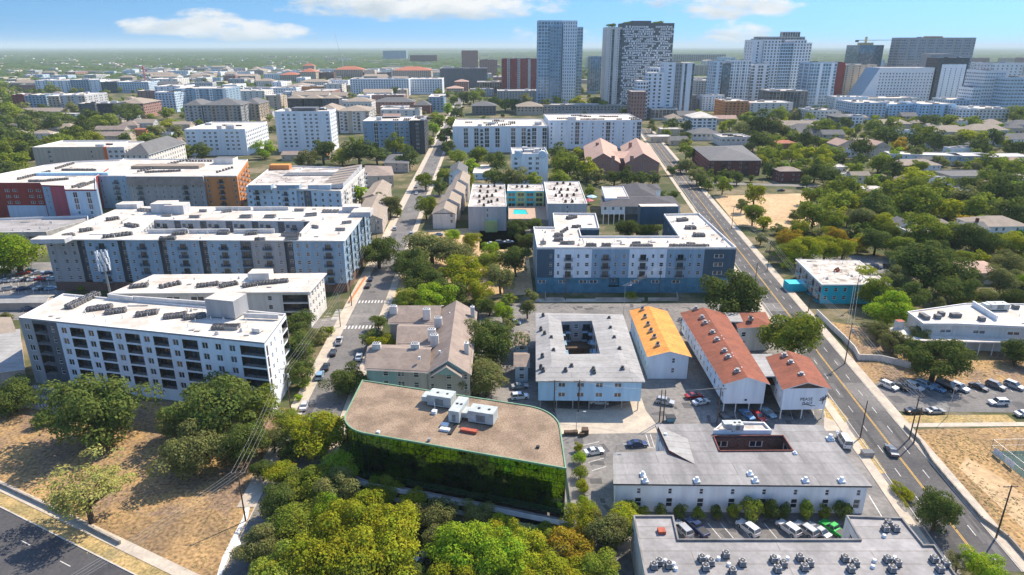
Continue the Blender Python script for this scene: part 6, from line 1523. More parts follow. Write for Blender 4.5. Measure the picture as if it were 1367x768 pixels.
# tan hall with orange stripe
hb = F_(43, 140, 198.5, 236, 36, ['tan'], '.w...v', 'long tan hall with a vertical orange stripe at its corner behind the brick red block', clutter=2, name='hall', cat='hall', bay=7, done=False, par=1)
c = hb.pts4[1]; hb.box('corner_stripe', (c.x + .3, c.y - .2, 0), 3.0, 3.0, hb.h + 1, 'orange2'); hb.done()
F_(142, 165, 198, 236, 30, ['white2'], 'ww', 'white wing right of the orange stripe with small square windows', clutter=0, name='hall_wing', cat='hall', hip=0)
F_(166, 197, 205, 236, 60, ['white2'], 'vv', 'white wing with a grey hipped roof right of the tan hall', hip=6, roof='rslate', name='hall_wing', cat='hall', bay=4)
LAND.append(('tan hall with the orange stripe', 90, 205))
for a in [
 (46, 92, 108, 124, 60, ['white'], 'ww.', 'pale grey block at the left end of the farthest long row', 'rwhite', None), (93, 117, 107, 124, 50, ['steel', 'white'], 'ww', 'blue-grey panelled block inside the farthest long row on the left', 'rwhite', None),
 (118, 133, 107, 124, 40, ['white'], 'v.', 'narrow white block right of the blue-grey one in the farthest row', 'rwhite', None), (134, 155, 110, 124, 40, ['navy'], 'ww', 'dark block in the middle of the farthest row on the left', 'rwhite', None),
 (156, 197, 110, 124, 50, ['lblue'], 'w', 'pale blue block with a strict window grid in the farthest row', 'rwhite', None), (200, 236, 106, 120, 60, ['white2'], 'w.', 'white stepped block at the right end of the farthest row', 'rwhite', None),
 (15, 31, 127, 146, 30, ['red'], 'ww', 'small brick red block at the left end of the second row', 'rwhite', None), (32, 60, 128, 147, 40, ['steel'], 'ww', 'steel blue block next to the small brick red one', 'rwhite', None),
 (63, 78, 129, 148, 60, ['tan'], 'w', 'narrow tan block in the second row on the left', 'rwhite', None), (79, 112, 128, 149, 60, ['lgrey', 'tan'], 'w.w', 'long grey block with white roof in the second row on the left', 'rwhite', None),
 (104, 126, 139, 160, 30, ['dgrey', 'white'], 'ww', 'dark and white block before the second row, left of the darker one', 'rwhite', None), (129, 151, 139, 162, 30, ['charcoal'], 'wp', 'charcoal balcony block with white parapet left of the hipped tan roof', 'rwhite', None),
 (152, 190, 138, 158, 50, ['pinkbrick'], 'w', 'rosy block with a wide tan hipped roof in the left background', 'rtan', 5), (206, 232, 124, 150, 30, ['lblue'], 'www', 'pale blue-white block with irregular windows, lower left part', 'rwhite', None),
 (233, 300, 119, 147, 60, ['steel', 'white'], 'ww.', 'long blue-grey block with white roof in the left background', 'rwhite', None), (206, 240, 116, 135, 60, ['white'], 'w.', 'white block peeping above the blue-grey block', 'rwhite', None),
 (245, 268, 140, 166, 40, ['lgrey'], 'wp', 'grey mansard-roofed apartments, left pavilion', 'rslate', 5), (270, 320, 140, 166, 40, ['grey', 'tan'], 'wwp', 'grey mansard-roofed apartments, long middle part', 'rslate', 6), (322, 345, 138, 162, 40, ['tan'], 'wp', 'tan mansard-roofed apartments, right end', 'rslate', 5),
 (354, 374, 128, 152, 30, ['tan'], 'w.', 'plain tan tower-like block above the tall white block', 'rwhite', None), (383, 403, 131, 152, 20, ['charcoal'], 'ww', 'dark gabled townhouses, left third', 'rtan', 4), (405, 428, 131, 152, 20, ['charcoal'], 'ww', 'dark gabled townhouses, middle third', 'rtan', 4), (430, 452, 131, 152, 20, ['dgrey'], 'ww', 'dark gabled townhouses, right third', 'rtan', 4),
 (422, 450, 147, 178, 40, ['tan'], 'w.', 'tan block with hipped brown roof left of the balcony block', 'rtan', 5), (452, 492, 148, 178, 40, ['white2', 'tan'], 'wp.', 'pale balcony block with hipped tan roof behind the tall white block', 'rtan', 4), 
 (508, 560, 147, 160, 30, ['white2'], 'w.', 'white-roofed block just behind the grey-blue apartment block', 'rwhite2', None), (499, 552, 136, 152, 30, ['pinkbrick'], 'w', 'long brick block with a grey hipped roof beyond the grey-blue block', 'rslate', 5), (553, 574, 140, 152, 24, ['brick'], 'w', 'brick house with gabled grey roof facing the street', 'rslate', 6),
 (572, 592, 130, 150, 60, ['steel'], 'w', 'blue-grey block close beside the far end of the left street', 'rwhite', None), (467, 545, 106, 128, 30, ['white', 'navy'], 'w', 'long block with a black upper floor over a white window grid', 'rwhite', None), (546, 590, 106, 126, 60, ['white'], 'ww', 'white block right of the long black and white one', 'rwhite', None),
 (300, 352, 122, 136, 50, ['white2', 'tan'], 'w.', 'low tan and white building behind the grey mansards', 'rwhite', None), (360, 395, 118, 130, 40, ['white'], 'w', 'white-roofed block left of the orange trimmed one', 'rwhite2', None), (397, 430, 116, 128, 40, ['orange', 'white2'], 'w.', 'orange trimmed white block in the middle distance', 'rwhite2', None), (432, 456, 113, 128, 40, ['white2'], 'w.', 'pale block left of the long black and white one', 'rwhite2', None),
 (373, 398, 100, 113, 40, ['tan'], 'w', 'terracotta-roofed campus hall, low left wing', 'rterra', 6), (400, 421, 96, 113, 40, ['tan'], 'w', 'terracotta-roofed campus hall, tall middle part', 'rterra', 8), (404, 419, 88, 100, 24, ['tan'], 'w', 'small square lookout roof above the campus halls', 'rterra', 7), (426, 445, 97, 112, 30, ['brown'], 'w', 'plain brown block right of the terracotta lookout', 'rwhite2', None),
 (446, 484, 93, 108, 50, ['tan', 'pinkbrick'], 'w', 'long campus building with terracotta hipped roof left of the tan gable', 'rterra', 8), (486, 500, 94, 108, 40, ['tan'], '.', 'tan block with plain walls in the campus', 'rwhite2', None), (503, 522, 97, 108, 40, ['dgrey'], 'w', 'dark low campus block left of the wide terracotta roof', 'rwhite', None), (524, 575, 94, 112, 60, ['tan', 'white2'], 'w', 'wide cream campus building with big terracotta hipped roof', 'rterra', 8),
 (587, 650, 92, 118, 70, ['dgrey'], '.', 'plain dark grey windowless box building in the centre distance', 'rdark', None), (616, 638, 68, 100, 45, ['pinkbrick'], '.', 'tall pink brick tower block above the dark grey box', 'rdark', None), (640, 664, 80, 104, 50, ['pinkbrick'], 'w', 'wide pink brick block right of the pink brick tower', 'rwhite2', None),
 (637, 670, 110, 126, 40, ['tan', 'grey'], 's', 'tan parking structure left of the red-brown slab', 'rwhite2', None), (607, 625, 109, 122, 30, ['pinkbrick'], 'w', 'small pink house-like block right of the dark grey box', 'rpink', 4), (596, 618, 118, 126, 30, ['tan'], 'w', 'low terracotta-roofed house at the end of the left street', 'rpink', 4),
 (670, 719, 79, 128, 40, ['red', 'lgrey'], 'w.w', 'red-brown slab building left of the glass tower', 'rdark', None), (664, 722, 122, 138, 40, ['grey', 'conc'], 'v', 'slatted grey base building below the red-brown slab', 'rwhite2', None),
 (720, 775, 118, 140, 40, ['navy', 'white'], 'w', 'dark podium with white roof terrace below the glass tower', 'rwhite', None),
 (789, 810, 76, 125, 40, ['glassb'], 's', 'small blue glass tower between the two tallest towers', 'rdark', None),
 (630, 662, 141, 154, 30, ['dgrey'], 'w', 'dark mansard house group behind the wide white building', 'rslate', 5), (690, 725, 142, 154, 30, ['tan'], 'w', 'brown hipped house behind the wide white building', 'rtan', 5), (726, 830, 141, 152, 24, ['conc'], 'w', 'long low concrete roof behind the right wide white building', 'rwhite2', None),
 (870, 905, 146, 160, 30, ['white2'], 's', 'low white parking deck left of the white gabled house', 'rwhite', None), (925, 958, 157, 177, 30, ['white', 'tan'], 'wW', 'white house with tall gable and pale roof behind the brick block', 'rwhite', 5),
 (925, 962, 178, 188, 20, ['white2'], 'w', 'white row with small dormers right behind the brick block', 'rslate', 4), (963, 1003, 184, 195, 24, ['white2'], 'w', 'white-roofed house group behind the brick block, right part', 'rwhite2', None), (968, 1000, 136, 158, 40, ['orange', 'lblue'], 'w', 'low apartment row with orange-brown end and white roof', 'rwhite', None), (1002, 1060, 138, 158, 40, ['white2', 'steel'], 'w.', 'long pale apartment row with white roof in front of the towers', 'rwhite', None),
 (1080, 1118, 148, 165, 30, ['white2'], 'w', 'low white-roofed block left of the white and grey house block', 'rwhite2', None), (1118, 1137, 156, 172, 24, ['dgrey'], 'w', 'dark flat with brown hipped roof left of the white one', 'rslate', 3), (1138, 1153, 156, 172, 24, ['white'], 'w', 'small white block with six dark windows above the trees', 'rwhite2', None),
 (1143, 1185, 138, 160, 50, ['lblue', 'white'], 'w', 'light blue apartments, left of three below the dotted white building', 'rwhite', None), (1188, 1230, 140, 160, 50, ['sky'], 'w', 'light blue apartments, middle of three below the dotted white building', 'rwhite', None), (1232, 1278, 140, 162, 50, ['sky', 'steel'], 'ww.', 'light blue apartments, right of three with a gabled end', 'rwhite', None),
 (1281, 1306, 146, 164, 40, ['white', 'brick'], 'w', 'white-topped brick block left of its wider neighbour', 'rwhite', None), (1308, 1350, 146, 164, 40, ['white2', 'brick'], 'w', 'wide white-topped brick block at the right edge', 'rwhite', None), (1160, 1230, 132, 150, 40, ['white2'], 'w.', 'white-roofed low rise just below the dotted white building', 'rwhite', None), (1268, 1310, 134, 150, 40, ['lblue'], 'w', 'pale low rise behind the white-topped brick blocks, left', 'rwhite', None), (1312, 1348, 136, 150, 40, ['lblue'], 'w.', 'pale low rise behind the white-topped brick blocks, right', 'rwhite', None),
 (1130, 1172, 87, 138, 50, ['tan', 'pinkbrick'], 'w.', 'tan and pink tower block behind the sloping white building', 'rwhite2', None), (1117, 1129, 84, 138, 40, ['red'], '.', 'narrow dark red tower next to the tan and pink one', 'rdark', None),
 (1312, 1330, 84, 120, 40, ['white'], 'w', 'small white tower right of the dark-framed tower', 'rwhite', None), (1303, 1330, 108, 140, 40, ['dgrey'], 'w', 'dark stepped tower base right of the dark-framed tower', 'rwhite', None),
 (929, 952, 108, 140, 40, ['lgrey', 'dgrey'], 'w', 'grey mid-rise left of the silver tower group', 'rwhite', None), (905, 930, 128, 148, 40, ['dgrey'], 'w', 'dark garage-like block at the foot of the white stepped tower', 'rwhite2', None), (1028, 1080, 122, 150, 40, ['conc', 'white2'], 's', 'pale parking garage with open dark decks below the tall white tower', 'rwhite', None)]:
    x0, x1, yt, yb, dep, wm, pat, lb, rf, hp = a
    if wm[0] == 'glassb': far(x0, x1, yt, yb, dep, ['steel'], 's', lb, rf, gl=glassb, wh=3, name='tower', cat='tower', clutter=1)
    else: far(x0, x1, yt, yb, dep, wm, pat, lb, rf, hip=hp or 0, clutter=0 if hp else 4, cs='0' if len(wm) == 1 else '001'[:len(pat)] + '0', bay=4.8)
# horizon specks: stadium, distant blocks
far(900, 970, 73, 84, 60, ['white2', 'conc'], 's', 'long pale stadium stand on the horizon between the towers', 'rdark', clutter=0, name='stadium_stand', cat='stadium', bay=12, par=2)
far(511, 542, 68, 80, 80, ['steel'], 'w', 'blue-grey slab far behind the campus near the horizon', 'rdark', clutter=0, bay=8)
far(547, 583, 74, 84, 60, ['brick'], 'w', 'dark brick blocks far behind the wide terracotta roof', 'rdark', clutter=0, bay=8)
# ---- the towers
T = ['tower', 'tower']
def tower(x0, x1, yt, yb, dep, wm, pat, lb, **kw):
    kw.setdefault('name', 'tower'); kw.setdefault('cat', 'tower'); kw.setdefault('clutter', 3); kw.setdefault('bay', 4.4); kw.setdefault('dz', 4.4); kw['ww'] = 2.4
    return far(x0, x1, yt, yb, dep, wm, pat, lb, kw.pop('roof', 'rdark'), **kw)
t1 = tower(719, 751, 28, 146, 30, ['lblue'], 'W', 'tall blue glass tower with white tall centre slab, left of the two tallest', gl=glassb, wh=3.2, bay=4.0, done=False)
def addbox(B, x0, x1, yt, yb, dep, mi, pat, off=0, gl=True, bay=4.4, wh=2.5, z0=0):
    pts, h, D = frame4(x0, x1, yt, yb, dep); pts = [p + EY * off for p in pts]
    rows = int((h - z0 - 1.5) / 4.4); sp = [dict(p=pat, c=str(mi), bay=bay, rows=rows, zb=h - 1 - rows * 4.4, dz=4.4, wh=wh, ww=2.3, sill=.8)]
    for i in range(4): B.facade(pts[i], pts[(i + 1) % 4], z0, h, sp if i != 2 else None)
    r = MB(); r.flat([pts], h, 0); r.build('roof', [M['rwhite2']], B.root, B.o); return pts, h
t1.wm += [M['white'], M['steel']]; 
addbox(t1, 735, 750.5, 34, 146.3, 10, 2, 'w', -.6, bay=4.4); addbox(t1, 752, 771, 27.5, 146, 32, 1, 'v', -.4, bay=3.4); addbox(t1, 771.5, 779, 36, 144, 20, 2, 'W', 2, bay=4.4)
t1.done(); LAND.append(('blue glass tower', 745, 90))
# patterned tower
pts, h, D = frame4(832, 901, 33, 150, 38)
B = Bld('tower', 'widest tall tower with black and white zigzag panel pattern and green roof terraces', 'tower', (cen(pts).x, cen(pts).y, 0), ['dgrey', 'patt', 'white2'], px=(865, 85), maxw=0, gl=M['patt'])
B.shell(pts, h, None, (), 'rdark', 2, 'dgrey')
A_, B_ = pts[0], pts[1]; L = (B_ - A_).length; pn = MB(); dk = MB(); nn = -EY; rz = YAW; ncol = 15; nrow = 36; cw = L / ncol; ch = (h - 6) / nrow; rs = random.Random(5)
for r in range(nrow):
    for c_ in range(ncol):
        if rs.random() < .12: continue
        k = rs.random(); u = (c_ + .5 + (.5 if r % 2 else 0)) * cw
        if u > L - cw * .4: continue
        w_, hh = (.84, .74) if k < .6 else ((.5, .92) if k < .8 else (.94, .42))
        p = A_ + EX * u - EY * .25; pn.box((p.x, p.y, 5 + r * ch), cw * w_, .3, ch * hh, rz, 0)
        if k < .55: dk.box((p.x, p.y - .17, 5 + r * ch + ch * .14), cw * .3, .06, ch * .32, rz, 0)
pn.build('white_panels', [M['patt']], B.root, B.o, kind='stuff'); dk.build('window', [glass], B.root, B.o, kind='stuff')
sp = [dict(p='v', c='2', bay=3.4, rows=int(h / 3.3) - 1, zb=3, dz=3.3)]
pts2, h2, _ = frame4(811, 831.5, 36, 150, 36); pts2 = [p + EY * 1.0 for p in pts2]; B.gl = glass
for i in (0, 1, 3): B.facade(pts2[i], pts2[(i + 1) % 4], 0, h2, [dict(p='.vs', c='222', bay=3.4, rows=int(h2 / 3.3) - 1, zb=3, dz=3.3)])
r = MB(); r.flat([pts2], h2, 0); r.build('roof', [M['rdark']], B.root, B.o)
q = pts[0] + EX * 26 + EY * 12; B.box('roof_crown', (q.x, q.y, h), 26, 14, 5, 'dgrey')
me, c_ = leafmesh('hedge', 77, 14, 900, .10, .35, .6)
for u, w_ in ((50, 9), (8, 7), (-14, 8)):
    q = pts[0] + EX * u + EY * 10; putmesh('roof_shrub', me, B.root, B.loc((q.x, q.y, (h if u > 0 else h2) + 2)), 0, (w_, w_ * .7, w_ * .7), [LEAF['g']])
B.done(); LAND.append(('zigzag-patterned tower', 865, 85))
# white stepped tower in front
t = tower(888, 903, 84, 157, 24, ['white', 'grey'], '.W.W', 'white stepped tower with grey window strips in front of the patterned tower', gl=glass, bay=4.4, done=False)
t.wm += [M['pinkbrick']]
addbox(t, 903.5, 911, 84, 157, 24, 1, 'v', -.6, bay=4.4); addbox(t, 911.5, 928, 84, 157, 24, 0, '.s.', 0, bay=3.4); addbox(t, 866, 887.5, 97, 158, 22, 0, 'W.', -1, bay=3.6); addbox(t, 851, 866, 108, 159, 22, 0, 'w', -2, bay=3.6); addbox(t, 842, 862, 122, 161, 20, 2, 'v', -4, bay=3.6); addbox(t, 870, 886, 91, 155, 16, 0, 'w', 6, bay=3.6)
t.done()
tower(954, 965, 82, 145, 30, ['lblue', 'lblue'], 'W.', 'narrow silver-blue glass tower, left one of the silver tower group', gl=glassb, bay=4.4, wh=3.2)
tower(966, 976, 86, 144, 26, ['dgrey'], 'W', 'dark glass shaft between the silver towers', gl=glassb, bay=4.4, wh=3.2)
tower(977, 1004, 81, 144, 30, ['patt', 'lgrey'], 'Wv', 'pale ribbed tower in the middle of the silver tower group', gl=glassb, bay=4.2, wh=3.2)
tower(1005, 1028, 86, 143, 30, ['patt', 'steel'], 'W.W', 'pale tower with dark tall windows, right one of the silver tower group', gl=glass, bay=4.2, wh=2.8)
t = tower(1006, 1020, 54, 140, 36, ['patt'], '.w', 'tall white tower with blue centre strip and round penthouse', gl=glass, bay=5, wh=2.6, done=False)
t.wm += [M['lblue'], M['grey']]
addbox(t, 1020.5, 1043, 53, 140, 36, 0, 'w', -2, bay=5.0); addbox(t, 1043.5, 1060, 57, 140, 34, 1, 'W', 0, bay=3.6); addbox(t, 1060.5, 1077, 53, 140, 36, 0, 'w', -2, bay=5.0); addbox(t, 1077.5, 1085, 57, 139, 30, 0, 'w', 1, bay=5.0); addbox(t, 1015, 1079, 49, 136, 20, 2, 'W', 8, bay=5); addbox(t, 1053, 1077, 42, 134, 12, 0, 's', 22, bay=4.4)
t.done(); LAND.append(('tall white tower', 1045, 90))
tower(1084, 1119, 84, 146, 40, ['lblue', 'white'], 'WWW.', 'blue-grey glass tower right of the tall white tower', gl=glassb, bay=4.4, wh=3.2, cs='0001')
tc = tower(1148, 1181, 61, 130, 46, ['glassb', 'dgrey'], 'W', 'dark glass tower under construction with cranes on top', gl=glassb, bay=3.4, wh=2.7)
t = tower(1204, 1306, 51, 132, 30, ['grey', 'grey'], 'WWW.', 'very wide dark grey slab tower on the right skyline', gl=glassb, bay=4, wh=2.2, done=False)
addbox(t, 1236, 1268, 72, 136, 26, 1, '.', -14); q = t.pts4[0].lerp(t.pts4[1], .47); t.box('roof_crown', (q.x, q.y + 12, t.h), 28, 10, 3, 'orange'); t.done()
t = tower(1254, 1296, 78, 142, 30, ['charcoal', 'white'], 'W', 'dark-framed tower with a white balcony grid on the right', gl=glass, bay=4, done=False)
pts, h, D = frame4(1258, 1291, 86, 142, 2); pts = [p - EY * .5 for p in pts]; rows = int((h - 4) / 3.2)
t.gl = glass
for i in (0, 1, 3): t.facade(pts[i], pts[(i + 1) % 4], 0, h, [dict(p='.w', c='1', bay=4.0, rows=rows, zb=2, dz=3.2, wh=1.9)])
t.done(); LAND.append(('dark-framed tower', 1275, 110))
# sloping white dotted building
pts, h, D = frame4(1175, 1250, 91, 142, 40)
B = Bld('tower', 'white slab with dotted small windows and one steeply sloping left end', 'tower', (cen(pts).x, cen(pts).y, 0), ['patt', 'lblue'], px=(1200, 115), maxw=0)
rows = int((h - 3) / 3.0)
B.shell(pts, h, {0: [dict(p='v', c='0', bay=5.0, rows=int(rows * 3 / 4.4), zb=2, dz=4.4, ww=3.4, wh=2.0)], 1: None, 2: None, 3: None}, (), 'rwhite', .6)
a, d_ = pts[0], pts[3]; s_ = WD(1140, 142, D); s_ = Vector((s_.x, s_.y, 0)); dd = (d_ - a); hx = B.wall
e_ = MB(); e_.face([(s_.x, s_.y, 0), (a.x - .05, a.y, 0), (a.x - .05, a.y, h)], 0); s2 = s_ + dd; e_.face([(a.x - .05 + dd.x, a.y + dd.y, 0), (s2.x, s2.y, 0), (a.x - .05 + dd.x, a.y + dd.y, h)], 0)
e_.face([(s_.x, s_.y, 0), (a.x, a.y, h), (a.x + dd.x, a.y + dd.y, h), (s2.x, s2.y, 0)], 1); e_.build('sloping_end', [M['patt'], M['steel']], B.root, B.o)
dots = MB(); Ls = (a - s_).length
for r in range(rows):
    z = 2 + r * 3.0
    for k in range(40):
        u = 3 + k * 4.4 + (r % 2) * 2.2
        if u > Ls - 2: break
        if z + 2.6 < h * u / Ls - 1: p = s_ + EX * u; dots.box((p.x, p.y - .03, z + .5), 1.3, .08, 1.4, YAW, 0)
dots.build('window', [glass], B.root, B.o, kind='stuff'); B.done(); LAND.append(('dotted white building', 1200, 115))
tower(1317, 1345, 95, 150, 40, ['patt', 'steel'], 'w', 'white and blue apartment tower with staggered windows at the right edge, left part', bay=3.6, gl=glassb)
tower(1326, 1367, 85, 140, 40, ['patt', 'tan'], 'w.', 'pale tower behind the staggered-window blocks at the right edge', bay=3.6, gl=glass)
tower(1346, 1400, 104, 152, 40, ['lblue', 'white'], 'W', 'white and blue apartment tower with wide windows cut by the right edge', bay=4.6, gl=glassb)
tower(1300, 1318, 118, 150, 30, ['white'], 'w', 'small white block left of the staggered-window tower', bay=3.6)
# cranes
def crane(x, yt, yb, jib, ang, lb, m, tilt=0):
    D = W(x, yb, 0).y; p = WD(x, yt, D); o = thing('tower_crane', lb, 'crane', (p.x, D, 0), px=(x, yt)); h = p.z
    b = MB()
    for dx, dy in ((-1, -1), (1, -1), (1, 1), (-1, 1)): b.tube((dx, dy, 0), (dx, dy, h), .35, .35, 4)
    k = 0
    while k < h - 4: b.tube((-1, -1, k), (1, -1, k + 4), .2, .2, 3); b.tube((1, 1, k), (-1, 1, k + 4), .2, .2, 3); k += 4
    b.build('mast', [M[m]], o)
    a = math.radians(ang); tz = math.tan(math.radians(tilt)); d = Vector((math.cos(a), math.sin(a), tz)); b = MB(); b.tube((0, 0, h), d * jib + Vector((0, 0, h)), .8, .4, 4); b.tube((0, 0, h + 5), d * jib * .6 + Vector((0, 0, h)), .15, .15, 3); b.build('jib', [M[m]], o)
    b = MB(); b.tube((0, 0, h), -d * jib * .3 + Vector((0, 0, h)), .7, .7, 4); q = -d * jib * .3; b.box((q.x, q.y, h + q.z - 3), 4, 3, 3, 0); b.build('counter_jib', [M[m]], o); b = MB(); b.box((0, 0, h - .5), 3, 3, 5.5); b.build('cab', [M[m]], o)
crane(191, 92, 118, 36, 150, 'red and white tower crane above the farthest row on the left', 'crimson', 12)
crane(457, 82, 104, 60, 120, 'pale luffing crane with raised jib near the campus', 'lgrey', 55)
D = tc.pts4[0].y; p = cen(tc.pts4)
o = thing('tower_crane', 'yellow-grey tower crane standing on the dark glass tower', 'crane', (p.x, p.y, tc.h + .9), px=(1168, 56)); b = MB(); b.box((0, 0, 0), 3, 3, 14); b.build('mast', [M['yellow']], o); b = MB(); b.tube((-18, 0, 8), (48, 4, 8.5), .9, .6, 4); b.build('jib', [M['lgrey']], o); b = MB(); b.box((-16, 0, 5), 5, 3, 3.5); b.build('counterweight', [M['dgrey']], o); b = MB(); b.box((0, 0, 0), 22, 14, 4); b.build('formwork', [M['yellow']], o)
# scattered far roofs between the woods (countless)
rs = np.random.RandomState(12); sc_ = MB(); sc2 = MB()
for k in range(620):
    Y = 1500 * (5.5 ** rs.rand()); X = Y * rs.uniform(-.82, .85)
    if X > -.05 * Y and Y < 1800: pass
    w, d, h = rs.uniform(10, 34) * (1 + rs.rand() ** 6 * 4), rs.uniform(10, 26), rs.uniform(8, 12)
    (sc_ if rs.rand() < .55 else sc2).box((X, Y, 0), w, d, h, YAW + rs.uniform(-.2, .2), 0, False, 1)
o = sc_.build('distant_rooftops', [M['tan'], M['rwhite']], None, kind='stuff'); tagmesh(o, 'countless tiny pale rooftops scattered through the far woods', 'rooftops', px=(300, 78))
o = sc2.build('distant_rooftops', [M['white2'], M['rtan']], None, kind='stuff'); tagmesh(o, 'countless tiny brown roofs and white walls scattered through the far woods', 'rooftops', px=(500, 76))

# ================================================================ HOUSES AMONG THE TREES
def house(px, py, w, d, h, roof, wall, lb, rise=2.2, axis='x', kind='gable', rot=0.0, flat=False, par=.3, cat='house', rows=None, ch=False):
    c = W(px, py, h); c = Vector((c.x, c.y, 0)); a = YAW + math.radians(rot); e = Vector((math.cos(a), math.sin(a), 0)); f = Vector((-e.y, e.x, 0))
    pts = [c - e * w / 2 - f * d / 2, c + e * w / 2 - f * d / 2, c + e * w / 2 + f * d / 2, c - e * w / 2 + f * d / 2]
    B = Bld('house', lb, cat, (c.x, c.y, 0), [wall], px=(px, py)); sp = [dict(p='w.w', bay=3.4, c='0', rows=rows or max(1, int(h / 3)), zb=.6, dz=min(3, (h - .8)), ww=1.2)]
    if flat: B.shell(pts, h, None, (), roof, par, None, .4, default=sp)
    else:
        for i in range(4): B.facade(pts[i], pts[(i + 1) % 4], 0, h - .2, sp)
        B.pitched(pts, h, rise, axis, kind, .6, roof)
    if ch: B.box('chimney', (c.x + e.x * w * .3, c.y + e.y * w * .3, h - .5), 1.2, 1.0, rise + 2.2, 'brick')
    B.done(); return B
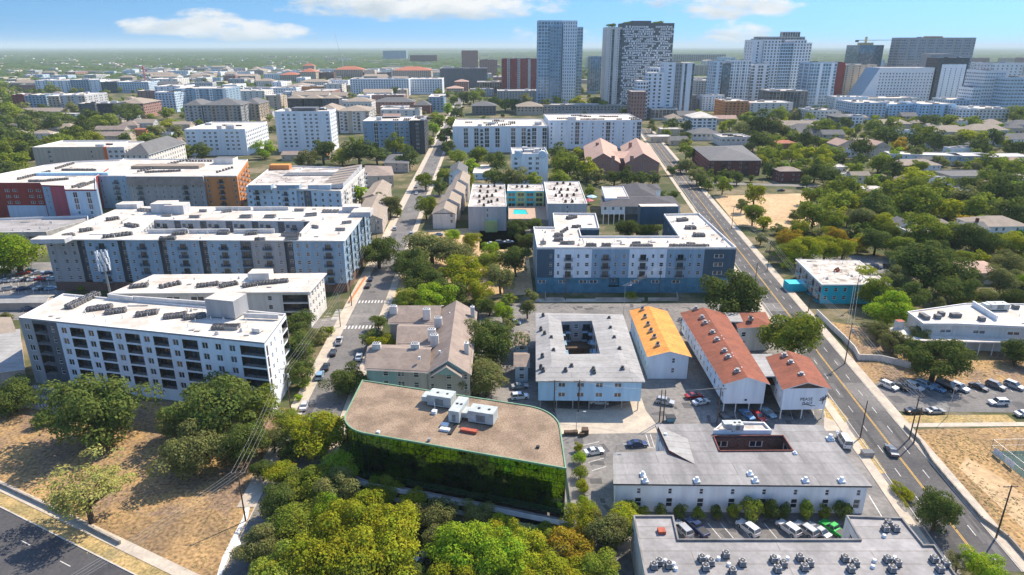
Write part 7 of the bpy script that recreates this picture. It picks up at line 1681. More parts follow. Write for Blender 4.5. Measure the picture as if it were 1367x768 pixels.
for a in [
 (1325, 296, 24, 16, 7, 'rtan', 'white', 'large white house with taupe hipped roof and columned balcony at the right edge', dict(kind='hip', rise=3)),
 (1292, 302, 13, 11, 6.5, 'rslate', 'lgrey', 'grey-roofed house with stone chimney left of the columned house', dict(ch=True)),
 (1205, 298, 8, 10, 7, 'rslate', 'lblue', 'small blue-grey gabled house with tall chimney deep among the trees', dict(axis='y', ch=True)),
 (1303, 356, 16, 14, 5, 'rpink', 'tan', 'sandy low roof seen through the big oaks on the right', dict(kind='hip', rise=1.5)),
 (1123, 192, 15, 20, 8, 'rpink', 'beige', 'rosy-roofed gabled house, left of the pair behind the sandy lot', dict(axis='y', rise=4)),
 (1148, 190, 13, 18, 8, 'rtan', 'tan', 'brown-roofed house squeezed between two rosy gabled houses', dict(axis='x', rise=3.5)),
 (1169, 194, 16, 18, 9, 'rpink', 'beige', 'rosy gabled house with a plain beige end wall and two small windows', dict(axis='y', rise=4)),
 (1217, 218, 34, 16, 7, 'rtan', 'lblue', 'pale blue house with a long taupe hipped roof among the trees', dict(kind='hip', rise=3)),
 (1287, 232, 34, 24, 6, 'rslate', 'tan', 'warehouse-like building with a broad grey metal roof right of the pale blue house', dict(kind='hip', rise=2)),
 (1232, 206, 52, 14, 7, 'rwhite', 'lblue', 'long blue-white two-storey block with flat white roof, left one of three', dict(flat=True, rot=-14)),
 (1294, 207, 28, 16, 7, 'rwhite', 'steel', 'grey-blue porch-fronted block with flat white roof, middle one of three', dict(flat=True)),
 (1338, 208, 36, 16, 7, 'rwhite', 'lblue', 'pale block with flat white roof, right one of three', dict(flat=True)),
 (1112, 222, 14, 12, 7, 'rwhite', 'white2', 'small white-roofed house with pale gable left of the lime tree', dict(flat=True)),
 (1130, 231, 20, 12, 4, 'rwhite', 'white2', 'low white-roofed shed-like house below the small pale gable', dict(flat=True)),
 (1162, 252, 18, 12, 4.5, 'rwhite', 'white2', 'white roof poking out of the trees above the olive grove', dict(kind='hip', rise=1.8)),
 (1263, 254, 24, 12, 5, 'rwhite2', 'lblue', 'low white flat-roofed house with small gable above the lime tree', dict(flat=True)),
 (1257, 246, 9, 8, 6.5, 'rslate', 'white', 'tiny white steep-gabled house front left of the low white roof', dict(axis='y', rise=3)),
 (1283, 265, 9, 8, 6, 'rslate', 'sky', 'tiny blue gabled cottage half hidden under the dark oaks', dict(axis='y', rise=2.6)),
 (1187, 164, 40, 18, 8, 'rtan', 'beige', 'brown-roofed villa row below the light blue apartments, left', dict(kind='hip', rise=4)),
 (1265, 174, 36, 20, 8, 'rtan', 'lgrey', 'big grey hipped house with dark gables behind the yellow trees', dict(kind='hip', rise=5)),
 (1312, 172, 40, 20, 8, 'rtan', 'lgrey', 'big taupe hipped house right of the grey one with white gable', dict(kind='hip', rise=5)),
 (1347, 184, 26, 14, 7, 'rslate', 'white', 'grey-roofed house with round white window near the right edge', dict(axis='x', rise=4)),
 (1359, 165, 22, 14, 8, 'rslate', 'white2', 'cluster roof house at the right edge below the brick blocks', dict(kind='hip', rise=4)),
 (1062, 166, 44, 16, 8, 'rtan', 'white2', 'long tan-roofed house with white gables in front of the pale apartment row', dict(rise=4)),
 (1046, 190, 20, 12, 5, 'rterra', 'orange', 'orange-red roofed low house among bushes behind the brick block', dict(kind='hip', rise=2)),
 (1051, 226, 15, 13, 8, 'rbrown', 'brick', 'small brick house with white bay windows right of the big brick block', dict(kind='hip', rise=2)),
 (1357, 236, 14, 10, 5, 'rtan', 'tan', 'tan-roofed cottage at the right edge among oaks', dict(kind='hip', rise=2)),
 (893, 172, 20, 14, 6, 'rwhite2', 'tan', 'low pale roof beside the avenue below the parking deck', dict(flat=True)),
 (880, 182, 20, 14, 5, 'rwhite2', 'tan', 'low white-roofed shop beside the avenue left of the trees', dict(flat=True)),
 (905, 186, 16, 12, 5, 'rslate', 'tan', 'small grey-gabled house beside the avenue', dict(rise=3)),
 (195, 164, 22, 16, 9, 'rtan', 'lgrey', 'white-walled gabled house with tan roof right of the brown roofs', dict(rise=4, axis='x')),
 (150, 172, 30, 12, 7, 'rbrown', 'beige', 'brown-roofed house with twin small gables, upper one', dict(rise=3)), (152, 180, 34, 14, 7, 'rbrown', 'tan', 'brown-roofed house just below the one with twin gables', dict(rise=3)),
 (176, 166, 20, 18, 8, 'rbrown', 'beige', 'broad brown roof left of the white-walled gabled house', dict(kind='hip', rise=4)), (190, 173, 12, 10, 6, 'rterra', 'orange', 'small salmon-roofed annex below the white-walled gabled house', dict(rise=1.5)),
 (88, 170, 26, 18, 7, 'rtan', 'beige', 'tan-roofed house with white trim in the left woods', dict(kind='hip', rise=4)), (58, 178, 22, 14, 6, 'rtan', 'white2', 'small tan-roofed house left of the larger one in the woods', dict(kind='hip', rise=3)), (65, 184, 8, 8, 6, 'rtan', 'orange', 'small orange-walled house below the tan-roofed pair', dict(rise=1.5)),
 (60, 148, 52, 18, 7, 'rtan', 'yellow', 'long yellow-walled house with tan gabled roof in the left background', dict(rise=4)), (92, 152, 22, 14, 6, 'rwhite2', 'steel', 'flat grey-blue roofed wing right of the yellow-walled house', dict(flat=True)), (242, 166, 24, 14, 6, 'rtan', 'tan', 'tan roofs cluster left of the long white five-storey building', dict(rise=3)),
 (412, 190, 30, 14, 5, 'rbrown', 'taupe', 'low brown-roofed house in front of the tall white block', dict(rise=2)), (395, 205, 20, 12, 5, 'rbrown', 'tan', 'small brown-roofed house left of the big oaks by the corner', dict(rise=2)), (432, 206, 10, 8, 4, 'rorange', 'tan', 'tiny orange-roofed hut below the tall white block', dict(rise=1)),
 (868, 313, 6, 6, 3, 'rdark', 'grey', 'small dark courtyard shed under the trees inside the central block', dict(rise=1)),
]:
    house(a[0], a[1], a[2], a[3], a[4], a[5], a[6], a[7], **a[8])

# ---- more mid-rise blocks and houses that fill the city between the named ones
def blocks(pxpoly, n, seed, kinds, w0, w1, h0, h1, gap=4):
    rs = random.Random(seed); P = [Vector((*W(x, y, 0).xy, 0)) for x, y in pxpoly]; k = t = 0
    Y0, Y1 = min(p.y for p in P), max(p.y for p in P); X0, X1 = min(p.x for p in P), max(p.x for p in P)
    while k < n and t < n * 50:
        t += 1; x, y = rs.uniform(X0, X1), rs.uniform(Y0, Y1); w = rs.uniform(w0, w1); d = w * rs.uniform(.4, .8); m = w * .3 + gap * .5
        if not inside(x, y, P) or near_foot(x, y, m) or near_line(x, y, LS, 9 + w * .5) or near_line(x, y, RS, 10 + w * .5) or any(inside(x, y, q) for q in CLEAR): continue
        wl, rf, hp, adj = rs.choice(kinds); h = rs.uniform(h0, h1); c = Vector((x, y, 0)); a = YAW + rs.choice((0, 0, 0, math.pi / 2)) + rs.uniform(-.05, .05); e = Vector((math.cos(a), math.sin(a), 0)); f = Vector((-e.y, e.x, 0))
        pts = [c - e * w / 2 - f * d / 2, c + e * w / 2 - f * d / 2, c + e * w / 2 + f * d / 2, c - e * w / 2 + f * d / 2]
        dist = ('distant ' if y > 900 else ''); sz = 'long ' if w > (w0 + w1) / 2 else 'short '
        B = Bld('house' if h < 9 else 'apartment_building', dist + sz + adj, 'house' if h < 9 else 'apartment block', (x, y, 0), [wl], 'background buildings', True, PXY(Vector((x, y, h))), maxw=100 if y < 500 else 0)
        rows = max(1, int((h - 1.2) / 3.1)); sp = [dict(p=rs.choice(('w', 'w.w', 'ww.', 'wv')), bay=4.6, c='0', rows=rows, zb=.9, dz=3.05, ww=2.2, wh=1.7)]
        if hp:
            for i in range(4): B.facade(pts[i], pts[(i + 1) % 4], 0, h - .2, sp)
            B.pitched(pts, h, min(4.5, hp * d / 10), 'x', rs.choice(('hip', 'gable')), .7, rf)
        else:
            B.shell(pts, h, {0: sp, 1: sp, 3: sp}, (), rf, .7)
            mb = MB()
            for j in range(rs.randint(3, 8)): mb.box((x + rs.uniform(-.35, .35) * w * math.cos(a), y + rs.uniform(-.2, .2) * d, h), rs.uniform(1.5, 5), rs.uniform(1.5, 3), rs.uniform(.8, 2.2), a, 0, False)
            mb.build('rooftop_unit', [M['grey']], B.root, B.o, kind='stuff')
        B.done(); k += 1
flatk = [('white', 'rwhite', 0, 'white flat-roofed block'), ('lblue', 'rwhite', 0, 'pale blue flat-roofed block'), ('white2', 'rwhite2', 0, 'cream flat-roofed block'), ('tan', 'rwhite2', 0, 'tan flat-roofed block'), ('lgrey', 'rwhite', 0, 'light grey flat-roofed block'), ('pinkbrick', 'rwhite2', 0, 'rosy brick flat-roofed block'), ('beige', 'rtan', 4, 'beige pitched-roof block'), ('white', 'rwhite', 0, 'white flat-roofed block')]
hk = [('white2', 'rtan', 3, 'cream house with tan roof'), ('beige', 'rslate', 3, 'beige house with grey roof'), ('lgrey', 'rbrown', 3, 'grey house with brown roof'), ('tan', 'rpink', 3, 'tan house with rosy roof'), ('white', 'rwhite2', 0, 'white flat-roofed house')]
blocks([(200, 96), (590, 98), (585, 160), (200, 140)], 130, 1, flatk + hk[:2], 26, 62, 11, 21)
blocks([(20, 100), (220, 97), (210, 128), (20, 128)], 26, 2, flatk, 30, 60, 10, 16)
blocks([(590, 92), (720, 92), (720, 128), (600, 128)], 24, 3, flatk + hk, 26, 50, 9, 18)
blocks([(780, 90), (1367, 90), (1367, 112), (780, 112)], 50, 4, flatk, 40, 80, 20, 48)
blocks([(870, 120), (1367, 120), (1367, 150), (870, 150)], 40, 5, flatk, 26, 50, 11, 22)
blocks([(870, 150), (1367, 150), (1367, 200), (880, 185)], 26, 6, hk, 14, 26, 6, 8, 3)
blocks([(1090, 200), (1367, 200), (1367, 330), (1200, 330), (1100, 260)], 16, 7, hk, 12, 20, 5.5, 7, 3)
blocks([(130, 130), (560, 150), (560, 200), (160, 215)], 12, 8, hk, 14, 24, 6, 8, 3)
blocks([(0, 110), (130, 140), (130, 200), (0, 200)], 8, 9, hk, 14, 24, 6, 8, 3)
# ================================================================ TREES, PLACED
LAND += [('left street crosswalk', 480, 430), ('sandy lot', 1020, 275), ('right street at the crossing', 1150, 530), ('corner road', 60, 730), ('bottom edge of the photo', 600, 766), ('row of parked cars on the right', 1270, 515), ('right edge of the photo', 1365, 330), ('left edge of the photo', 2, 330)]
for t in [
 # left front
 (128, 547, 122, 'o', 'oak', 1.0), (285, 540, 118, 'o', 'oak', 1.0), (345, 545, 62, 'g', 'round', .9), (255, 604, 84, 'k', 'oak', 1.0), (322, 596, 66, 'o', 'round', 1.0), (232, 566, 50, 'k', 'round', 1), (15, 530, 64, 'o', 'oak', .9),
 (112, 656, 124, 's', 'open', .85), (56, 562, 34, 'o', 'bush', .8),
 (398, 432, 46, 'o', 'round', 1), (393, 472, 58, 'o', 'round', 1.1), (412, 452, 34, 'k', 'round', 1), (402, 500, 40, 'o', 'round', 1), (364, 588, 40, 'k', 'round', 1), (384, 560, 42, 'g', 'round', .9), (438, 441, 16, 'g', 'round', .9), (430, 447, 24, 'k', 'round', .9), (407, 513, 15, 'l', 'round', .9), (398, 530, 13, 'l', 'round', .9), (350, 628, 34, 'o', 'round', 1),
 (428, 575, 88, 'y', 'oak', .85), (463, 507, 54, 'o', 'oak', 1.0), (390, 600, 44, 'o', 'oak', .9), (472, 594, 40, 'o', 'round', 1),
 # front middle
 (372, 632, 46, 'y', 'round', .9), (412, 646, 74, 'g', 'oak', .9), (452, 655, 62, 'k', 'round', 1), (372, 672, 56, 'o', 'round', .9), (395, 700, 70, 'g', 'oak', 1), (345, 728, 62, 'k', 'oak', 1), (470, 700, 100, 'y', 'oak', 1), (428, 742, 112, 'y', 'oak', 1), (515, 735, 112, 'y', 'oak', 1), (370, 768, 90, 'g', 'oak', 1), (510, 672, 30, 'y', 'round', 1),
 (552, 673, 42, 'y', 'round', 1.1), (584, 688, 62, 'k', 'round', 1), (638, 690, 44, 'k', 'round', 1), (622, 735, 96, 'l', 'oak', 1), (668, 748, 80, 'l', 'round', 1), (706, 738, 74, 'y', 'oak', .9), (764, 730, 66, 'a', 'round', .9), (810, 712, 64, 'k', 'round', 1.1), (745, 768, 70, 'y', 'round', .9), (800, 765, 60, 'g', 'round', .9), (600, 775, 70, 'y', 'round', .9), (560, 778, 60, 'o', 'round', .8), (480, 782, 100, 'g', 'oak', .8), (728, 712, 34, 'g', 'round', .8), (835, 690, 24, 'g', 'bush', 1),
 (774, 612, 22, 'l', 'bush', 1.2), (775, 632, 24, 'g', 'bush', 1.2), (777, 650, 26, 'y', 'bush', 1.2), (779, 672, 28, 'l', 'bush', 1.2), (781, 694, 28, 'l', 'bush', 1.2), (772, 598, 16, 'y', 'bush', 1.2),
 # around the townhouses
 (655, 458, 76, 'o', 'oak', 1.0), (650, 505, 62, 'k', 'oak', 1.05), (545, 401, 44, 'g', 'round', .8), (580, 399, 54, 'l', 'round', .8), (505, 430, 26, 'o', 'round', .9), (497, 452, 34, 'o', 'round', .9), (512, 463, 38, 'y', 'round', .8), (672, 417, 30, 'l', 'round', 1), (704, 411, 27, 'k', 'col', .8), (680, 398, 20, 'g', 'round', .9),
 # the grove
 (576, 330, 64, 'k', 'oak', .9), (608, 338, 56, 'k', 'oak', .9), (548, 352, 56, 'o', 'oak', 1), (620, 366, 66, 'y', 'oak', .9), (565, 376, 60, 'o', 'oak', .9), (600, 390, 50, 'o', 'round', .9), (650, 350, 38, 'g', 'round', .9), (688, 346, 46, 'o', 'round', 1.1), (668, 372, 40, 'k', 'round', 1.1), (640, 390, 34, 'y', 'round', 1), (655, 335, 26, 'l', 'round', .9), (603, 316, 26, 'l', 'round', .8), (706, 322, 36, 'o', 'round', .9), (690, 306, 30, 'o', 'round', .9), (712, 300, 26, 'o', 'round', .8), (630, 322, 30, 'y', 'round', .8),
 (505, 338, 52, 'o', 'oak', 1), (569, 278, 30, 'g', 'round', 1.1), (479, 260, 24, 'l', 'round', 1.2), (520, 275, 30, 'k', 'round', 1.1), (510, 268, 22, 'o', 'round', 1.2), (530, 282, 16, 'g', 'round', 1), (568, 242, 28, 'g', None, 1), (586, 250, 24, 'o', None, 1), (594, 234, 26, 'g', None, 1),
 (431, 202, 40, 'o', None, 1), (411, 212, 30, 'k', None, 1), (478, 203, 46, 'o', None, .9), (503, 208, 30, 'o', None, .9), (527, 196, 34, 'g', None, 1), (546, 212, 32, 'o', None, 1), (456, 211, 26, 'y', None, .9), (398, 216, 20, 'k', None, .9), (500, 196, 20, 'g', None, .9),
 (637, 206, 30, 'g', None, 1), (610, 210, 28, 'g', None, 1), (628, 222, 25, 'l', None, 1), (663, 215, 34, 'o', None, 1.1), (660, 236, 32, 'o', None, .9), (623, 242, 28, 'y', None, 1), (691, 237, 36, 'k', None, .9), (712, 242, 26, 'g', None, .9), (678, 240, 22, 'y', None, .9),
 (747, 206, 36, 'o', None, .9), (773, 207, 22, 'y', None, 1), (754, 222, 46, 'g', None, .9), (785, 228, 30, 'y', None, 1), (747, 238, 30, 'g', None, .9), (796, 236, 24, 'k', None, 1), (820, 237, 30, 'o', None, .9), (838, 237, 32, 'o', None, .9), (856, 238, 26, 'o', None, .9), (872, 238, 22, 'o', None, .9), (787, 255, 16, 'g', None, 1.1), (770, 236, 20, 'k', None, .9),
 (837, 306, 36, 'o', 'oak', 1), (862, 306, 36, 'o', 'oak', .95), (883, 256, 16, 'o', 'col', .8), (900, 257, 17, 'o', 'col', .8), (842, 395, 20, 'g', 'bush', 1),
 (982, 399, 88, 'o', 'oak', .95), (1056, 448, 84, 'g', 'round', .95), (918, 438, 20, 'g', 'bush', 1.1), (1000, 378, 22, 'k', 'bush', 1),
 (965, 248, 24, 'g', None, 1.2), (1008, 259, 34, 'y', None, 1.1), (990, 275, 22, 'k', None, 1), (1006, 285, 32, 'g', 'round', 1.1), (1020, 297, 24, 'y', 'round', 1), (1016, 318, 20, 'k', 'round', 1),
 (916, 204, 26, 'g', None, 1), (909, 222, 20, 'k', None, 1), (931, 234, 30, 'k', None, 1), (984, 239, 18, 'o', None, 1.1), (917, 222, 22, 'k', None, 1), (938, 242, 22, 'o', None, 1), (913, 192, 16, 'k', None, 1), (898, 228, 16, 'o', None, .9), (946, 246, 20, 'g', None, .9), (955, 240, 18, 'o', None, .9),
 # right of the sandy lot
 (1086, 286, 52, 'g', None, 1), (1062, 288, 24, 'k', None, .8), (1040, 305, 22, 'k', 'round', .8), (1055, 323, 44, 'a', 'round', .9), (1068, 308, 32, 'y', 'round', .8), (1084, 312, 26, 'k', 'round', .9), (1074, 336, 48, 'y', 'round', .9), (1115, 319, 36, 'a', 'round', .9), (1103, 332, 40, 'y', 'round', .9), (1126, 334, 34, 'y', 'round', .9), (1146, 328, 26, 'a', 'round', .9), (1107, 298, 42, 'g', 'round', .9), (1048, 340, 30, 'g', 'round', .9), (1052, 352, 22, 'y', 'round', .8), (1040, 326, 24, 'o', 'round', .9),
 (1121, 270, 44, 'g', None, 1), (1098, 262, 34, 'g', None, 1), (1140, 274, 36, 'y', None, 1), (1166, 278, 44, 'o', None, 1), (1150, 294, 40, 'k', 'round', 1.1), (1176, 301, 36, 'y', 'round', 1), (1162, 306, 26, 'g', 'round', 1), (1170, 322, 40, 'o', 'round', 1), (1188, 310, 30, 'g', 'round', 1), (1140, 310, 26, 'o', 'round', 1.1),
 (1156, 373, 34, 'y', 'round', 1), (1170, 392, 46, 'g', 'round', 1), (1192, 373, 46, 'k', 'oak', 1), (1186, 414, 62, 'l', 'oak', .95), (1216, 396, 44, 'o', 'oak', 1), (1240, 360, 88, 'o', 'oak', .9), (1278, 386, 52, 'o', 'oak', 1), (1172, 441, 30, 'k', 'round', 1), (1193, 458, 36, 'k', 'round', .9), (1250, 482, 76, 'o', 'oak', 1.0), (1218, 470, 40, 'o', 'oak', 1), (1274, 470, 34, 'o', 'round', 1), (1358, 470, 44, 'o', 'oak', 1), (1338, 376, 38, 'k', 'round', 1), (1358, 398, 40, 'o', 'round', 1), (1316, 396, 34, 'k', 'round', .9), (1298, 374, 30, 'o', 'round', .9), (1254, 408, 26, 'k', 'bush', 1), (1282, 404, 24, 'y', 'bush', 1), (1228, 452, 34, 'k', 'round', .9),
 (1236, 308, 68, 'g', 'round', .9), (1248, 342, 50, 'o', 'oak', 1), (1306, 322, 56, 'o', 'oak', 1), (1289, 296, 24, 'a', 'round', .9), (1352, 330, 40, 'y', 'round', .9), (1350, 356, 48, 'k', 'oak', .9), (1212, 340, 44, 'o', 'oak', .9), (1200, 330, 36, 'g', 'round', .9), (1227, 272, 60, 'g', None, .9), (1262, 278, 50, 'y', None, .9), (1309, 276, 50, 'g', None, .9), (1352, 285, 50, 'o', None, 1), (1333, 287, 22, 'o', None, 1), (1272, 322, 34, 'o', 'round', 1), (1215, 318, 30, 'o', 'round', 1), (1358, 310, 22, 'l', 'round', .8),
 (1108, 172, 26, 'o', None, 1), (1129, 166, 20, 'o', None, 1), (1166, 167, 25, 'g', None, 1), (1192, 166, 22, 'g', None, 1), (1242, 162, 34, 'o', None, .8), (1268, 161, 26, 'g', None, .8), (1299, 165, 25, 'g', None, .8), (1356, 152, 30, 'g', None, .9), (1229, 182, 42, 'g', None, .9), (1254, 190, 35, 'o', None, .9), (1272, 189, 25, 'k', None, .9), (1297, 183, 42, 'y', None, .8), (1307, 196, 30, 'o', None, 1), (1327, 186, 26, 'o', None, 1.1), (1356, 199, 30, 'o', None, 1), (1186, 182, 40, 'o', None, .8), (1200, 195, 26, 'a', None, .9), (1149, 198, 30, 'o', None, 1.1), (1112, 203, 28, 'g', None, .9), (1196, 208, 24, 'l', None, .9), (1174, 219, 36, 'g', None, 1), (1149, 213, 22, 'o', None, .9), (1221, 207, 25, 'k', None, .9), (1226, 224, 30, 'g', None, .9), (1194, 227, 36, 'o', None, .9), (1217, 241, 46, 'y', None, .8), (1246, 238, 20, 'g', None, .9), (1254, 217, 26, 'k', None, .8), (1280, 220, 14, 'k', None, .8), (1320, 218, 35, 'g', None, .8), (1338, 220, 28, 'l', None, .8), (1354, 226, 35, 'g', None, .9), (1317, 237, 30, 'g', None, .9), (1297, 249, 36, 'o', None, .9), (1346, 240, 36, 'o', None, .9), (1334, 256, 50, 'o', None, 1), (1358, 258, 40, 'o', None, 1), (1319, 254, 36, 'k', None, 1), (1106, 225, 28, 'g', None, .9), (1110, 236, 32, 'o', None, 1), (1129, 250, 46, 'g', None, .9), (1164, 245, 25, 'g', None, .9), (1184, 241, 26, 'o', None, .9), (1194, 256, 36, 'g', None, .9), (1159, 268, 42, 'g', None, .9), (1237, 257, 58, 'g', None, .8), (1262, 266, 40, 'l', None, .8), (1290, 268, 44, 'k', None, .9), (1205, 276, 34, 'o', None, .9), (1186, 282, 34, 'g', None, .9), (1200, 296, 22, 'o', 'round', .9),
 (913, 183, 20, 'o', None, 1), (997, 158, 22, 'g', None, 1), (1041, 154, 28, 'g', None, .9), (1062, 153, 22, 'k', None, .9), (1079, 158, 20, 'g', None, .9), (1098, 171, 34, 'g', None, .9), (974, 167, 18, 'g', None, 1), (991, 174, 28, 'k', None, 1), (1016, 168, 42, 'o', None, .9), (1035, 173, 30, 'k', None, .9), (1014, 187, 32, 'o', None, 1.1), (1030, 190, 22, 'g', None, 1), (1058, 187, 20, 'o', None, 1), (1077, 187, 28, 'o', None, 1.1), (1101, 192, 18, 'g', None, 1), (1022, 206, 32, 'g', None, .9), (1038, 206, 26, 'g', None, 1), (1057, 209, 28, 'y', None, .9), (1075, 207, 26, 'y', None, .9), (1088, 204, 24, 'k', None, .9), (1098, 207, 28, 'y', None, .9), (1094, 219, 28, 'y', None, .9), (1029, 226, 26, 'o', None, 1.1), (1073, 231, 18, 'g', None, 1), (1088, 230, 30, 'o', None, 1.1), (1105, 252, 26, 'k', None, 1), (1083, 262, 26, 'g', None, 1), (984, 236, 15, 'o', None, 1), (890, 171, 12, 'o', None, 1), (870, 172, 14, 'k', None, 1), (898, 166, 20, 'o', None, 1), (917, 168, 18, 'o', None, 1), (1062, 198, 22, 'g', None, 1), (1078, 242, 20, 'o', None, 1), (1046, 176, 20, 'g', None, 1), (1000, 196, 18, 'k', None, 1), (1120, 212, 22, 'o', None, 1), (1138, 228, 24, 'g', None, 1),
 (20, 338, 74, 'l', 'oak', 1.0), (6, 364, 20, 'g', 'bush', .9), (8, 425, 24, 'k', 'bush', .8), (110, 384, 16, 'g', 'bush', .8),
 (585, 162, 24, 'g', None, 1), (578, 173, 20, 'l', None, 1), (596, 183, 26, 'o', None, 1), (598, 146, 18, 'l', None, 1), (605, 132, 18, 'g', None, 1), (618, 130, 22, 'o', None, 1), (632, 130, 20, 'g', None, 1), (655, 139, 22, 'g', None, 1), (689, 140, 22, 'o', None, 1), (675, 140, 20, 'g', None, 1), (744, 135, 24, 'y', None, 1), (726, 141, 20, 'o', None, 1), (771, 137, 22, 'y', None, 1), (793, 137, 22, 'o', None, 1), (640, 124, 16, 'g', None, 1), (529, 122, 16, 'o', None, 1), (470, 132, 20, 'k', None, 1), (484, 132, 16, 'o', None, 1), (702, 134, 18, 'k', None, 1), (610, 150, 20, 'o', None, 1), (603, 163, 20, 'g', None, 1), (575, 190, 16, 'g', None, 1), (806, 142, 18, 'g', None, 1), (835, 150, 18, 'o', None, .9), (598, 198, 20, 'o', None, 1),
 # left background
 (251, 202, 20, 'g', None, 1), (268, 201, 30, 'o', None, .9), (352, 200, 28, 'l', None, 1), (228, 189, 22, 'o', None, 1), (237, 176, 20, 'k', None, 1), (212, 190, 26, 'k', None, 1), (206, 176, 26, 'k', None, 1), (220, 202, 22, 'o', None, 1), (225, 166, 22, 'y', None, .8), (170, 152, 40, 'o', None, .9), (140, 164, 34, 'g', None, .9), (122, 158, 26, 'o', None, 1), (112, 172, 34, 'o', None, 1), (105, 186, 36, 'g', None, .9), (128, 188, 30, 'y', None, .8), (75, 164, 40, 'o', None, .8), (45, 158, 36, 'o', None, .8), (20, 168, 40, 'o', None, .9), (12, 150, 34, 'g', None, .9), (30, 186, 44, 'o', None, .9), (85, 192, 32, 'g', None, .9), (64, 198, 30, 'g', None, .9), (40, 200, 34, 'o', None, .9), (10, 200, 40, 'g', None, .9), (22, 216, 38, 'g', None, .9), (8, 228, 30, 'o', None, .9), (32, 232, 22, 'g', None, .9), (2, 182, 34, 'o', None, 1), (18, 134, 26, 'g', None, .9), (4, 122, 26, 'g', None, .9), (30, 146, 22, 'k', None, .9), (98, 146, 22, 'k', None, .9), (48, 168, 26, 'k', None, .9), (1, 146, 24, 'o', None, .9), (200, 160, 18, 'o', None, .9), (222, 152, 20, 'g', None, .9), (195, 186, 26, 'g', None, .9), (40, 134, 12, 'g', None, 1), (66, 118, 16, 'g', None, 1), (72, 186, 20, 'o', None, 1), (120, 198, 18, 'g', None, 1), (215, 215, 26, 'o', None, .9), (200, 212, 20, 'g', None, .9), (168, 186, 20, 'o', None, .9), (92, 180, 20, 'o', None, .9), (15, 248, 20, 'k', None, .8),
 # right front
 (1252, 682, 66, 'o', 'round', 1), (1312, 757, 52, 'l', 'round', .9), (1279, 752, 36, 'k', 'open', 1),
]:
    tree(*t)
# clipped hedge by the right street
hd = thing('hedge', 'clipped yellow-green hedge between the driveway and the right street', 'hedge', tuple(W(1205, 664, 0).xy) + (0,), 0, px=(1205, 662))
me, c_ = leafmesh('foliage', 91, 40, 7000, .030, .5, .72, (.16, .26), 1)
a, b_ = W(1193, 648, 0), W(1217, 680, 0); d = b_ - a
putmesh('foliage', me, hd, (0, 0, 1.0), math.atan2(d.y, d.x), (d.length * .60, 1.9, 1.9), [LEAF['y']])
for i, x in enumerate((841, 858, 881, 907, 931, 955, 978, 1002, 1027, 1047, 1073, 1099, 1124)):
    w_ = (26, 16, 18, 20, 15, 18, 20, 26, 22, 18, 22, 17, 23)[i]; q = W(x, 693, 0); R_ = w_ / 2 / ppm(q) * 1.3
    REQ.append(dict(p=q, R=R_, kd='bush', col='o' if i in (2, 3, 5, 8, 9, 12) else 'g', zs=1.45, px=(x, 674), w=w_, fill=False))

OG = 'oogkgoy'
fill([(0, 118), (60, 118), (140, 150), (160, 190), (45, 208), (40, 245), (0, 250)], 90, 5, 8, 'oogogk', 1)
fill([(0, 100), (240, 102), (240, 150), (0, 150)], 150, 5, 8, 'oogogk', 2)
fill([(1085, 255), (1375, 255), (1375, 400), (1200, 385), (1190, 345), (1130, 345), (1075, 300)], 80, 3.6, 5.8, 'gggyyglkyo', 31, gap=.8)
fill([(985, 150), (1375, 150), (1375, 255), (1085, 255), (1000, 215)], 400, 3.2, 5.8, 'ooggygyklg', 3, gap=.75)
fill([(560, 120), (860, 120), (900, 200), (900, 242), (690, 242), (600, 240)], 110, 3.6, 6.5, 'ogglyyk', 4)
fill([(140, 130), (560, 130), (562, 215), (160, 215)], 130, 3.6, 6.0, 'ogglyk', 5)
fill([(880, 128), (1375, 128), (1375, 152), (880, 215)], 130, 4, 7.5, 'ogglyy', 6)
fill([(240, 98), (880, 98), (880, 130), (240, 132)], 260, 6, 10, 'oogogk', 7, gap=.8)
fill([(180, 108), (600, 108), (600, 160), (180, 160)], 120, 4, 7, 'oglgyk', 17, gap=.8)
fill([(325, 600), (470, 600), (560, 690), (720, 720), (850, 700), (850, 790), (330, 790)], 26, 4, 6.5, 'gyylkg', 8, gap=.7)
fill([(905, 222), (960, 232), (1010, 245), (950, 250)], 10, 3, 4.5, 'okg', 9)
fill([(640, 405), (712, 405), (700, 520), (640, 520)], 6, 3, 4.5, 'okg', 10)

